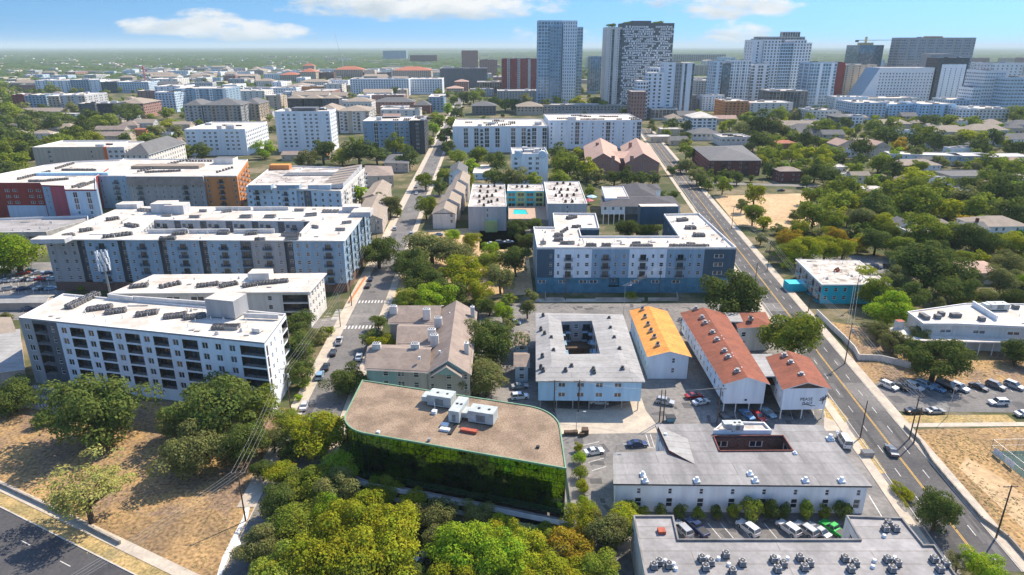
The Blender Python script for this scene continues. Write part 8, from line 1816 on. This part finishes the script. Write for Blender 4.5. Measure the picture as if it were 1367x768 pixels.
# ================================================================ CARS, PLACED
for c in [
 (452.6, 455, 'pickup', 'white', 95, 'white pickup truck parked first below the crosswalk on the left street'), (444.5, 470, 'sedan', 'black', 95, 'black sedan parked right behind the white pickup truck on the left street'),
 (435, 489, 'sedan', 'black', 95, 'black sedan parked just ahead of the pale blue SUV on the left street'), (427, 501, 'suv', 'lightblue', 95, 'pale blue SUV parked behind a black sedan at the left kerb'), (406, 541, 'sedan', 'white', 95, 'white car at the left kerb half hidden by the yellow-green tree'),
 (479, 476, 'sedan', 'white', 95, 'white sedan parked on the right kerb of the left street beside the beige townhouses'), (491, 381, 'sedan', 'black', 92, 'black sedan parked beyond the crosswalk beside the orange strip'), (494.5, 372, 'sedan', 'navy', 92, 'navy sedan parked ahead of the black one beyond the crosswalk'),
 (527, 305, 'suv', 'white', 92, 'white SUV driving on the left street beside the oak'), (549, 312, 'suv', 'silver', 92, 'silver car parked right of the left street by the row houses'), (530, 359, 'sedan', 'black', 92, 'black car in the shade of the grove on the left street'), (556, 258, 'sedan', 'white', 92, 'white car waiting at the far crossing of the left street, nearer one'), (555.5, 249, 'sedan', 'silver', 92, 'silver car just beyond the white one at the far crossing'),
 (585, 313, 'sedan', 'blue', 180, 'blue car tucked beside the nearest gabled row house'), (499, 305, 'van', 'white', 92, 'white van behind the poles left of the street'),
 (1190.5, 601, 'sedan', 'grey', (1177, 580), 'dark grey sedan driving alone on the right street'), (1127, 589, 'van', 'white', (1119, 576), 'white van loaded with gear in the driveway of the grey-roofed building'),
 (1187, 515, 'suv', 'white', -62, 'white SUV at the left end of the parked row on the right'), (1202, 516, 'sedan', 'black', -62, 'black sedan next to the white SUV at the left end of the row'), (1220.5, 515.5, 'suv', 'white', -62, 'white SUV third from the left in the parked row'), (1235, 513.5, 'suv', 'lightblue', -62, 'pale blue SUV fourth from the left in the parked row'), (1249.5, 517, 'sedan', 'blue', -62, 'blue sedan fifth from the left in the parked row'), (1264, 516, 'van', 'black', -62, 'black van in the middle of the parked row'), (1281, 517, 'suv', 'white', -62, 'white SUV just right of the black van in the row'), (1307, 516, 'sedan', 'black', -62, 'black sedan parked alone right of the stone gutter'), (1329.5, 514.5, 'suv', 'grey', -62, 'dark grey SUV second from the right in the parked row'), (1354, 514.5, 'suv', 'silver', -62, 'silver SUV at the right end of the parked row'),
 (1333, 537, 'suv', 'white', 178, 'white SUV driving along the parking street'), (1221, 548, 'sedan', 'black', 2, 'black sedan parked at the straw verge, left of two'), (1249, 548, 'sedan', 'silver', 2, 'silver sedan parked at the straw verge, right of two'), (1368, 552, 'sedan', 'white', 2, 'white car cut by the right edge of the photo'),
 (888, 536, 'suv', 'silver', -25, 'silver SUV beside the pole pair below the orange roof'), (926.5, 528, 'sedan', 'red', 10, 'red car in the yard, behind the white sedan'), (936, 536, 'sedan', 'white', 20, 'white sedan parked askew in front of the red car'), (800, 536, 'sedan', 'white', -8, 'white sedan under the stilts of the sky blue building'),
 (968, 557, 'sedan', 'black', -85, 'black car in the carport yard, first from the left'), (997.5, 553, 'sedan', 'blue', -75, 'blue car under the long red-roofed building'), (1013, 555, 'sedan', 'red', -80, 'red car between the blue and the pale blue car'), (1025, 550.5, 'sedan', 'lightblue', -70, 'pale blue car at the right end of the carport yard'),
 (694, 515, 'sedan', 'silver', 8, 'silver sedan beside the sky blue building, farther of two'), (694, 529, 'suv', 'white', 8, 'white SUV beside the sky blue building, nearer of two'), (686, 430, 'sedan', 'lightblue', -12, 'pale blue car on the cross street behind the narrow tree'),
 (793, 602, 'sedan', 'white', 14, 'white sedan alone in the left bays of the small car park'), (851, 592, 'sedan', 'navy', 2, 'navy sedan parked crosswise left of the grey-roofed building'),
 (911, 706, 'suv', 'silver', 112, 'silver SUV at the left end of the walled car court'), (930.5, 704, 'pickup', 'navy', 115, 'navy pickup truck next to the silver SUV in the car court'), (999, 704.5, 'suv', 'white', 118, 'white SUV standing alone in the middle of the car court'), (1053, 705, 'suv', 'white', 118, 'white SUV left of the two silver cars in the car court'), (1075.5, 706.5, 'suv', 'silver', 118, 'silver wagon between a white SUV and a silver sedan in the court'), (1093, 708, 'sedan', 'silver', 118, 'silver sedan left of the green pickup truck'), (1113, 706.5, 'pickup', 'green', 118, 'bright green pickup truck at the right end of the car court'),
 (32, 364, 'sedan', 'red', 30, 'red car in the back row of the left car park, by the lime tree'), (50, 364, 'sedan', 'silver', 30, 'silver car in the back row of the left car park'), (65, 364, 'sedan', 'navy', 30, 'navy car at the right end of the back row of the left car park'), (40, 361, 'sedan', 'black', 30, 'black car right beside the red car in the back row'),
 (9, 374, 'sedan', 'white', 30, 'white car first from the left in the middle row of the left car park'), (20, 373.5, 'sedan', 'white', 30, 'white car second from the left in the middle row of the left car park'), (30, 373, 'sedan', 'white', 30, 'white car third from the left in the middle row of the left car park'), (37, 372.5, 'sedan', 'black', 30, 'dark car between white cars in the middle row of the left car park'), (45, 372.5, 'sedan', 'white', 30, 'white car left of the two red ones in the left car park'), (54.5, 371.5, 'sedan', 'red', 30, 'red car left one of two side by side in the middle row'), (63, 371.5, 'sedan', 'red', 30, 'red car right one of two side by side in the middle row'), (71, 371.5, 'sedan', 'white', 30, 'white car right of the two red ones in the left car park'),
 (12, 385, 'suv', 'silver', 30, 'silver SUV in the front row of the left car park'), (31, 385, 'sedan', 'navy', 30, 'navy sedan in the front row of the left car park'), (53, 384.5, 'sedan', 'white', 30, 'white car in the front row of the left car park'), (60.5, 384.5, 'sedan', 'black', 30, 'black car in the front row of the left car park'), (68.5, 384.5, 'sedan', 'lightblue', 30, 'pale blue car at the right end of the front row, left car park'), (38, 412, 'sedan', 'navy', 30, 'navy car near the carport roof at the left'),
 (1159, 355, 'sedan', 'white', -40, 'white car behind the turquoise building, left of three'), (1169.5, 356, 'suv', 'navy', -40, 'navy SUV behind the turquoise building, middle of three'), (1187, 356, 'suv', 'black', -20, 'black SUV behind the turquoise building, right of three'),
 (656, 325, 'sedan', 'white', 10, 'white car at the back of the pool block, left of three'), (668, 323.5, 'suv', 'grey', 10, 'grey SUV at the back of the pool block, middle of three'), (679, 322.5, 'sedan', 'white', 10, 'white car at the back of the pool block, right of three'),
 (1043, 254, 'sedan', 'black', 0, 'black car on the side street above the sandy lot'), (1078, 253, 'suv', 'blue', 0, 'blue SUV on the side street above the sandy lot'), (896, 226, 'sedan', 'white', 80, 'white car at the right kerb of the avenue beside the brick block'), (878, 189, 'sedan', 'blue', 80, 'blue car in the small lot beside the far avenue'),
 (762, 704, 'sedan', 'silver', 100, 'silver car at the corner of the mirror-glass office'), (557, 748, 'sedan', 'lightblue', 60, 'pale blue car glimpsed between the foreground trees'),
]:
    car(c[0], c[1], c[2], c[3], c[4], c[5])

fill([(1370, 200), (1700, 200), (1700, 500), (1370, 500)], 110, 3.6, 6.2, 'gglyygklgyo', 21, gap=.8)
fill([(-340, 130), (-2, 130), (-2, 300), (-340, 300)], 90, 5, 8, 'oogogk', 22)
fill([(-300, 320), (-40, 420), (-2, 520), (-60, 545), (-400, 470)], 26, 4, 6.5, 'ogk', 23)
fill([(330, 792), (860, 792), (900, 1000), (250, 1000)], 34, 4, 6.5, 'gyylkg', 24, gap=.75)
build_trees()

# ================================================================ POLES, WIRES, SMALL THINGS
P1 = pole((322, 630), (328, 696), 'wooden utility pole standing beside the chalk path in the dry field', 1)
P3 = pole((387.5, 516), (388, 545), 'utility pole with two transformers beside the end of the white apartment building', 1, trans=2, h=11.5)
P2 = pole((410, 464), (412, 512), 'utility pole with a crossarm on the left pavement beside the parked cars', 1, h=12)
P5 = pole((469, 352), (469.5, 409), 'brown utility pole at the far corner of the crosswalks', 0, h=13)
P6 = pole((500, 283), (503, 325), 'utility pole with crossarms by the oak on the left street', 2, trans=1, h=13)
P7 = pole((519, 232), (521, 262), 'utility pole by the tan townhouses on the left street', 1, h=13)
P4 = pole((454, 391), (454.6, 437), 'tall metal signal mast on the corner of the crosswalks', 0, mast=True, h=12)
P0 = (P1[0] + Vector((-20, -34, 0)), 11.0, P1[2])
for A_, B_, l in ((P0, P1, 'power lines from the wooden field pole towards the corner road'), (P1, P3, 'power lines from the wooden field pole up to the transformer pole'), (P3, P2, 'power lines between the transformer pole and the pole by the parked cars'), (P2, P5, 'power lines over the left pavement up to the crosswalk pole'), (P5, P6, 'power lines along the left street from the crosswalk to the oak'), (P6, P7, 'power lines along the left street past the tan townhouses')):
    wire(A_, B_, l, 4, .8)
Q1 = pole((1346, 648), (1329.6, 718), 'dark utility pole with a crossarm on the right pavement near the corner', 1)
Q2 = pole((1224, 529), (1214, 586), 'wooden pole of the close pair, the one with a crossarm', 1, h=11.5)
Q2b = pole((1228, 545), (1219.5, 592), 'shorter bare wooden pole of the close pair by the stone wall', 0, h=9.5)
Q3 = pole((1156, 533), (1148, 585), 'slim bare pole on the straw island left of the right street', 0, h=10)
Q4 = pole((1273.6, 516), (1265, 556), 'slim pole on the straw verge beside the silver sedan', 0, lamp=True, h=9)
Q5 = pole((1136, 419), (1127.5, 486), 'tall dark utility pole with crossarms beside the white garden wall', 2, trans=1, h=13)
Q6 = pole((1087, 360), (1079, 416), 'utility pole standing in front of the turquoise building', 0, h=12.5)
Q7 = pole((1147.5, 357), (1139, 412), 'utility pole with a transformer at the front corner of the turquoise building', 1, trans=1, h=12.5)
Q8 = pole((1030, 318), (1024, 362), 'utility pole with crossarms by the amber trees left of the right street', 2, h=13)
Q9 = pole((978, 277), (976.5, 306), 'thin utility pole at the corner of the sandy lot', 1, h=12)
Q10 = pole((946, 232), (945, 262), 'utility pole by the avenue in front of the brick block', 1, h=12)
Q11 = pole((1008, 357), (1007.5, 381), 'short pole at the right front corner of the central block', 0, h=9)
N1 = pole((881, 350), (879, 401), 'dark utility pole in front of the navy end of the central block', 0, h=13)
N2 = pole((756, 362), (755, 401), 'dark utility pole left in front of the central block', 0, h=12)
N3 = pole((832, 383), (832, 426), 'utility pole with a lamp between the sky blue and orange roofs', 0, lamp=True, h=12)
K1 = pole((741, 522), (739.5, 550), 'utility pole left behind the round corner of the mirror-glass office', 1, trans=1, h=9)
K2 = pole((773, 523), (772, 550), 'utility pole with a transformer under the front of the sky blue building', 1, trans=1, h=9)
K3 = pole((770, 552), (769, 580), 'small dark street lamp by the wooden crates', 0, lamp=True, h=6)
K4 = pole((882, 527), (880, 564), 'wooden pole beside the dumpster, left of two', 0, h=9)
K5 = pole((886, 527), (885, 564), 'wooden pole beside the dumpster, right of two', 0, h=9)
K6 = pole((959, 514), (957, 566), 'wooden pole in front of the long red-roofed building', 1, h=10)
K7 = pole((819, 595), (820, 640), 'slim white street lamp at the left gable of the grey-roofed building', 0, lamp=True, h=8.5)
far_ = lambda P, dx, dy, z=12: (P[0] + Vector((dx, dy, 0)), z, P[2])
for A_, B_, l, n in ((far_(Q2, 62, -70, 11), Q2, 'power lines from the close pole pair over the dry field', 4), (Q2, Q5, 'power lines over the parked row between the pole pair and the garden wall pole', 4), (Q5, Q7, 'power lines from the garden wall pole to the turquoise building', 3), (Q5, Q8, 'power lines sweeping past the turquoise building to the amber trees', 4), (Q8, Q9, 'power lines from the amber trees to the sandy lot corner', 4), (Q9, Q10, 'power lines along the avenue past the brick block', 3),
                     (Q8, Q11, 'short power lines crossing the right street by the central block', 2), (Q11, N1, 'drooping lines in front of the navy end of the central block', 2), (N1, N3, 'drooping lines between the central block and the orange roof', 3), (K1, K2, 'power lines in front of the sky blue building', 2), (K2, K4, 'power lines from the sky blue building to the dumpster poles', 2), (K5, K6, 'power lines over the yard to the red-roofed building', 2)):
    wire(A_, B_, l, n, 1.0, .02)
# dumpster, crates, fence, tank
p = W(895, 560, .6); o = thing('dumpster', 'dark green dumpster standing beside the wooden poles in the yard', 'dumpster', (p.x, p.y, 0), YAW, px=(895, 560))
b = MB(); 
for s_ in ((-1, -.8), (1, -.8), (1, .8), (-1, .8)): pass
b.face([(-.9, -.7, .2), (.9, -.7, .2), (1.1, -.9, 1.4), (-1.1, -.9, 1.4)]); b.face([(.9, .7, .2), (-.9, .7, .2), (-1.1, .9, 1.4), (1.1, .9, 1.4)]); b.face([(.9, -.7, .2), (.9, .7, .2), (1.1, .9, 1.4), (1.1, -.9, 1.4)]); b.face([(-.9, .7, .2), (-.9, -.7, .2), (-1.1, -.9, 1.4), (-1.1, .9, 1.4)]); b.face([(-.9, .7, .2), (.9, .7, .2), (.9, -.7, .2), (-.9, -.7, .2)])
b.build('body', [M['pod']], o); b = MB(); b.box((0, 0, 1.4), 2.3, 1.9, .1); b.build('lid', [M['dark']], o)
for k, (x, y, s_) in enumerate(((756, 578, 1.0), (762, 578, 1.0), (768, 578, 1.1), (781, 577, 1.5), (777, 580, 1.0))):
    p = W(x, y, .5); o = thing('wooden_crate', ['leftmost of the small wooden crates by the lamp behind the mirror-glass office', 'second wooden crate from the left by the lamp', 'third wooden crate from the left, right at the lamp', 'largest wooden crate right of the lamp', 'low wooden crate in front of the largest one'][k], 'crate', (p.x, p.y, 0), YAW, px=(x, y), group='wooden crates behind the office')
    b = MB()
    for i in range(5): b.box((0, -s_ / 2, i * s_ * .2), s_, .05, s_ * .16); b.box((0, s_ / 2, i * s_ * .2), s_, .05, s_ * .16); b.box((-s_ / 2, 0, i * s_ * .2), .05, s_ * .95, s_ * .16); b.box((s_ / 2, 0, i * s_ * .2), .05, s_ * .95, s_ * .16)
    b.build('slats', [M['wood']], o); b = MB(); b.box((0, 0, s_ * .9), s_ * .95, s_ * .95, .06); b.build('lid', [M['wood']], o)
# tennis court corner with mesh fence
_q = Vector(G2(1322, 603)); tcp = [tuple(_q), tuple(_q + EX.xy * 36), tuple(_q + EX.xy * 36 - EY.xy * 34), tuple(_q - EY.xy * 34)]
b = MB(); b.flat([[Vector((x, y, 0)) for x, y in tcp]], .05, 0); b.build('tennis_court', [mat('court_green', (.03, .075, .07), .8, .1, .3)], None, kind='structure')
fo = thing('court_fence', 'tall mesh fence round the green court at the right edge', 'fence', (*G2(1322, 602), 0), 0, px=(1340, 605)); ox, oy = G2(1322, 602)
for (a, c_) in ((tcp[0], tcp[1]), (tcp[0], tcp[3])):
    a = Vector((*a, 0)); c_ = Vector((*c_, 0)); L = (c_ - a).length; n = int(L / 3); e = (c_ - a) / n
    for k in range(n + 1):
        q = a + e * k; b = MB(); b.tube((q.x, q.y, 0), (q.x, q.y, 3.2), .05, .05, 5); b.build('post', [M['metal']], fo, (ox, oy, 0))
    b = MB(); b.tube((a.x, a.y, 3.2), (c_.x, c_.y, 3.2), .04, .04, 4); b.tube((a.x, a.y, 1.6), (c_.x, c_.y, 1.6), .03, .03, 4)
    ed = e.normalized()
    for k in range(int(L / .3)): q = a + ed * k * .3; b.tube((q.x, q.y, 0), (q.x, q.y, 3.2), .008, .008, 3, 0, False)
    b.build('mesh_panel', [M['metal']], fo, (ox, oy, 0))
for k, x in enumerate((1329, 1345)):
    a = Vector((*G2(x, 612 + k * 8), 0)); o = thing('banner', ['pale banner hung on the court fence, upper one', 'white banner hung on the court fence, lower one'][k], 'banner', (a.x - .15, a.y, 0), px=(x, 612)); 
    t_ = Vector((tcp[3][0] - tcp[0][0], tcp[3][1] - tcp[0][1], 0)); rz = math.atan2(t_.y, t_.x); q0 = Vector((*tcp[0], 0)) + t_.normalized() * (2.2 + 3.4 * k); o.location = (q0.x - .08, q0.y - .08, 0); o.rotation_euler = (0, 0, rz); b = MB(); b.box((0, 0, .3), 2.6, .04, 1.5); b.build('cloth', [M['lblue'] if k == 0 else M['white']], o)
# concrete slab wall signs / picnic box on the straw island
p = W(1158, 605, .6); o = thing('utility_box', 'small brown utility box on the straw island', 'utility box', (p.x, p.y, 0), YAW, px=(1156, 605)); b = MB(); b.box((0, 0, .1), 2.4, 1.5, .9); b.build('body', [M['taupe']], o); b = MB(); b.box((0, 0, 1.0), 2.6, 1.7, .12); b.build('lid', [M['dgrey']], o); b = MB(); b.box((0, 0, 0), 2.8, 1.9, .1); b.build('base', [M['conc']], o)
# orange barrier strip at the left street
a, b2 = W(467, 405, 0), W(488, 372, 0); d = b2 - a; o = thing('safety_fence', 'orange safety fence along the left pavement beyond the crosswalk', 'fence', ((a + b2) / 2).to_tuple(), math.atan2(d.y, d.x), px=(478, 388)); b = MB()
for k in range(6): b.box((0, 0, .1 + k * .2), d.length, .04, .13)
b.build('netting', [M['orange']], o); b = MB()
for k in range(9): b.box((-d.length / 2 + d.length * k / 8, 0, 0), .08, .08, 1.35)
b.build('posts', [M['orange']], o)

# ================================================================ UNIQUE LABELS
def finish_labels():
    ORD = ['nearest', 'second nearest', 'third nearest', 'fourth nearest', 'fifth nearest', 'sixth nearest', 'seventh nearest', 'eighth nearest']
    grp = {}
    for r in REG:
        o, lb, px, auto = r
        if not auto: continue
        best = min(LAND, key=lambda l: (l[1] - px[0]) ** 2 + (1.4 * (l[2] - px[1])) ** 2)
        dx, dy = px[0] - best[1], px[1] - best[2]
        rel = ('right of' if dx > 0 else 'left of') if abs(dx) > abs(dy) * 1.0 else ('in front of' if dy > 0 else 'behind')
        d = math.hypot(dx, dy)
        grp.setdefault((lb, rel, best[0]), []).append((d, r))
    for (lb, rel, nm), L in grp.items():
        L.sort(key=lambda t: t[0])
        for i, (d, r) in enumerate(L):
            o = r[0]
            if len(L) == 1: t = '%s %s the %s' % (lb, rel, nm)
            elif i < 8: t = '%s %s %s the %s' % (ORD[i] if i else 'nearest', lb, rel, nm)
            else: t = '%s number %d %s the %s' % (lb, i + 1, rel, nm)
            t = ' '.join(t.split()[:16]); o['label'] = t; r[1] = t
            o['group'] = o.get('group') or ('shrubs' if 'shrub' in lb else 'trees')
    seen = {}
    for r in REG:
        if r[1] in seen: print('DUPLICATE LABEL', r[1])
        seen[r[1]] = 1
        n = len(r[1].split())
        if n < 4 or n > 16: print('LABEL LENGTH', n, r[1])
finish_labels()

# ================================================================ AIR, SKY, SUN, CAMERA
hz = MB(); hz.box((0, 29950, -1), 112000, 60200, 221, 0, 0)
ho = hz.build('haze', [], None, kind='stuff')
hm = bpy.data.materials.new('haze_air'); hm.use_nodes = True; N = hm.node_tree.nodes; Lk = hm.node_tree.links
N.remove(N['Principled BSDF']); pv = N.new('ShaderNodeVolumePrincipled'); pv.inputs['Color'].default_value = (.80, .97, 1.0, 1); pv.inputs['Density'].default_value = .00006; pv.inputs['Anisotropy'].default_value = .0
Lk.new(pv.outputs[0], N['Material Output'].inputs['Volume']); ho.data.materials.append(hm)
SUN_EL = math.radians(47); SUN_AZ = math.atan2(6.3, 5.6)      # from +Y towards +X
world = bpy.data.worlds.new('World'); SC.world = world; world.use_nodes = True
N = world.node_tree.nodes; Lk = world.node_tree.links; bg = N['Background']; out = N['World Output']
sky = N.new('ShaderNodeTexSky'); sky.sky_type = 'NISHITA'; sky.sun_disc = False; sky.sun_elevation = SUN_EL; sky.sun_rotation = SUN_AZ; sky.air_density = 1.0; sky.dust_density = .4; sky.ozone_density = 1.3; sky.altitude = 100
tint = N.new('ShaderNodeMix'); tint.data_type = 'RGBA'; tint.blend_type = 'MULTIPLY'; tint.inputs[0].default_value = 1; tint.inputs[7].default_value = (.50, .66, .74, 1)
_tm = N.new('ShaderNodeMix'); _tm.data_type = 'RGBA'; _tm.inputs[6].default_value = (.40, .62, .67, 1); _tm.inputs[7].default_value = (.95, 1.0, 1.06, 1)
_ts = N.new('ShaderNodeSeparateXYZ'); _tq = N.new('ShaderNodeTexCoord'); Lk.new(_tq.outputs['Generated'], _ts.inputs[0]); _tr = N.new('ShaderNodeMapRange'); _tr.inputs[1].default_value = .08; _tr.inputs[2].default_value = .4; Lk.new(_ts.outputs[2], _tr.inputs[0]); Lk.new(_tr.outputs[0], _tm.inputs[0]); Lk.new(_tm.outputs[2], tint.inputs[7])
Lk.new(sky.outputs[0], tint.inputs[6]); Lk.new(tint.outputs[2], bg.inputs[0]); bg.inputs['Strength'].default_value = .15
_tc = N.new('ShaderNodeTexCoord'); _ma = N.new('ShaderNodeVectorMath'); _ma.operation = 'ADD'; _ma.inputs[1].default_value = (0, 0, .30); _nm = N.new('ShaderNodeVectorMath'); _nm.operation = 'NORMALIZE'
Lk.new(_tc.outputs['Generated'], _ma.inputs[0]); Lk.new(_ma.outputs[0], _nm.inputs[0]); Lk.new(_nm.outputs[0], sky.inputs['Vector'])
# clouds: soft cumulus banks low over the horizon, given by direction
tc = N.new('ShaderNodeTexCoord'); sp = N.new('ShaderNodeSeparateXYZ'); Lk.new(tc.outputs['Generated'], sp.inputs[0])
def mth(op, a, b=None, clamp=False):
    n = N.new('ShaderNodeMath'); n.operation = op; n.use_clamp = clamp
    for i, x in enumerate((a, b)):
        if x is None: continue
        if isinstance(x, (int, float)): n.inputs[i].default_value = x
        else: Lk.new(x, n.inputs[i])
    return n.outputs[0]
az = mth('DIVIDE', sp.outputs[0], mth('MAXIMUM', sp.outputs[1], .05)); el = mth('DIVIDE', sp.outputs[2], mth('MAXIMUM', sp.outputs[1], .05))
cv = N.new('ShaderNodeCombineXYZ'); Lk.new(mth('MULTIPLY', az, 9.0), cv.inputs[0]); Lk.new(mth('MULTIPLY', el, 26.0), cv.inputs[1])
nz = N.new('ShaderNodeTexNoise'); nz.inputs['Scale'].default_value = 2.6; nz.inputs['Detail'].default_value = 9; nz.inputs['Roughness'].default_value = .58; Lk.new(cv.outputs[0], nz.inputs['Vector'])
def dirn(px, py):
    v = (py - CY) / F; u = (px - CX) / F; y = K - v * S; return u / y, (-S - v * K) / y
m_all = None; ymax = None
for (cx, cy, rx, ry, st) in ((235, 38, 72, 13, 1.0), (330, 45, 75, 14, 1.0), (275, 30, 45, 14, .95), (560, 8, 165, 24, .95), (470, 0, 70, 20, .7), (650, 14, 70, 16, .7), (980, 12, 80, 17, .9), (900, 4, 60, 12, .5), (985, 48, 40, 15, .9), (945, 60, 40, 10, .55), (740, 58, 60, 18, .42), (700, 50, 20, 14, .35), (1357, 72, 30, 10, .3)):
    rx *= 1.15; ry *= 1.3; a0, e0 = dirn(cx, cy); a1, _ = dirn(cx + rx, cy); _, e1 = dirn(cx, cy - ry)
    ex = mth('DIVIDE', mth('SUBTRACT', az, a0), abs(a1 - a0)); ey = mth('DIVIDE', mth('SUBTRACT', el, e0), abs(e1 - e0))
    eyb = mth('MULTIPLY', mth('MINIMUM', ey, 0.0), 1.5); ey2 = mth('ADD', mth('MAXIMUM', ey, 0.0), eyb)
    g = mth('SUBTRACT', 1.0, mth('ADD', mth('MULTIPLY', ex, ex), mth('MULTIPLY', ey2, ey2)))
    g = mth('MULTIPLY', mth('MAXIMUM', mth('ADD', g, .35), 0.0), st)
    yy = mth('MULTIPLY', mth('ADD', ey, 1.0), mth('MINIMUM', mth('MULTIPLY', g, 4.0), 1.0)); ymax = yy if ymax is None else mth('MAXIMUM', ymax, yy)
    m_all = g if m_all is None else mth('MAXIMUM', m_all, g)
dens = mth('ADD', m_all, mth('MULTIPLY', mth('SUBTRACT', nz.outputs[0], .5), 3.0))
rp = N.new('ShaderNodeMapRange'); rp.interpolation_type = 'SMOOTHSTEP'; rp.inputs[1].default_value = .10; rp.inputs[2].default_value = 1.15; Lk.new(dens, rp.inputs[0])
fac = mth('MULTIPLY', rp.outputs[0], mth('MINIMUM', mth('MULTIPLY', m_all, 4.0), 1.0)); fac = mth('MULTIPLY', fac, .93, True)
cc = N.new('ShaderNodeValToRGB'); cc.color_ramp.elements[0].position = .38; cc.color_ramp.elements[0].color = (.52, .60, .66, 1); cc.color_ramp.elements[1].position = .66; cc.color_ramp.elements[1].color = (.95, .94, .92, 1)
nz2 = N.new('ShaderNodeTexNoise'); nz2.inputs['Scale'].default_value = 1.5; nz2.inputs['Detail'].default_value = 6; cv2 = N.new('ShaderNodeVectorMath'); cv2.operation = 'ADD'; cv2.inputs[1].default_value = (-.15, -.3, 3.1); Lk.new(cv.outputs[0], cv2.inputs[0]); Lk.new(cv2.outputs[0], nz2.inputs['Vector'])
Lk.new(mth('ADD', mth('MULTIPLY', nz2.outputs[0], .75), mth('MULTIPLY', ymax, .16)), cc.inputs[0])
bg2 = N.new('ShaderNodeBackground'); Lk.new(cc.outputs[0], bg2.inputs[0]); bg2.inputs[1].default_value = .56
mx = N.new('ShaderNodeMixShader'); Lk.new(fac, mx.inputs[0]); Lk.new(bg.outputs[0], mx.inputs[1]); Lk.new(bg2.outputs[0], mx.inputs[2]); Lk.new(mx.outputs[0], out.inputs['Surface'])
sl = bpy.data.lights.new('sun', 'SUN'); sl.energy = 4.0; sl.angle = math.radians(.5); sl.color = (1, .87, .70); so = bpy.data.objects.new('sun', sl); COL.objects.link(so)
dv = Vector((math.sin(SUN_AZ) * math.cos(SUN_EL), math.cos(SUN_AZ) * math.cos(SUN_EL), math.sin(SUN_EL))); so.rotation_euler = dv.to_track_quat('Z', 'Y').to_euler(); so.location = (300, 300, 400)
cd = bpy.data.cameras.new('camera'); co = bpy.data.objects.new('camera', cd); COL.objects.link(co); SC.camera = co
cd.sensor_width = 36; cd.lens = F / 1367 * 36; cd.clip_start = .5; cd.clip_end = 150000; co.location = (0, 0, H); co.rotation_euler = (math.pi / 2 - PIT, 0, 0)
SC.view_settings.view_transform = 'Standard'; SC.view_settings.look = 'None'; SC.view_settings.exposure = 0.92; SC.view_settings.gamma = 1
SC.cycles.max_bounces = 5; SC.cycles.diffuse_bounces = 3; SC.cycles.glossy_bounces = 2; SC.cycles.transmission_bounces = 1; SC.cycles.volume_bounces = 0; SC.cycles.transparent_max_bounces = 4
SC.cycles.use_denoising = True
print('THINGS', len(REG), 'OBJECTS', len(SC.objects))
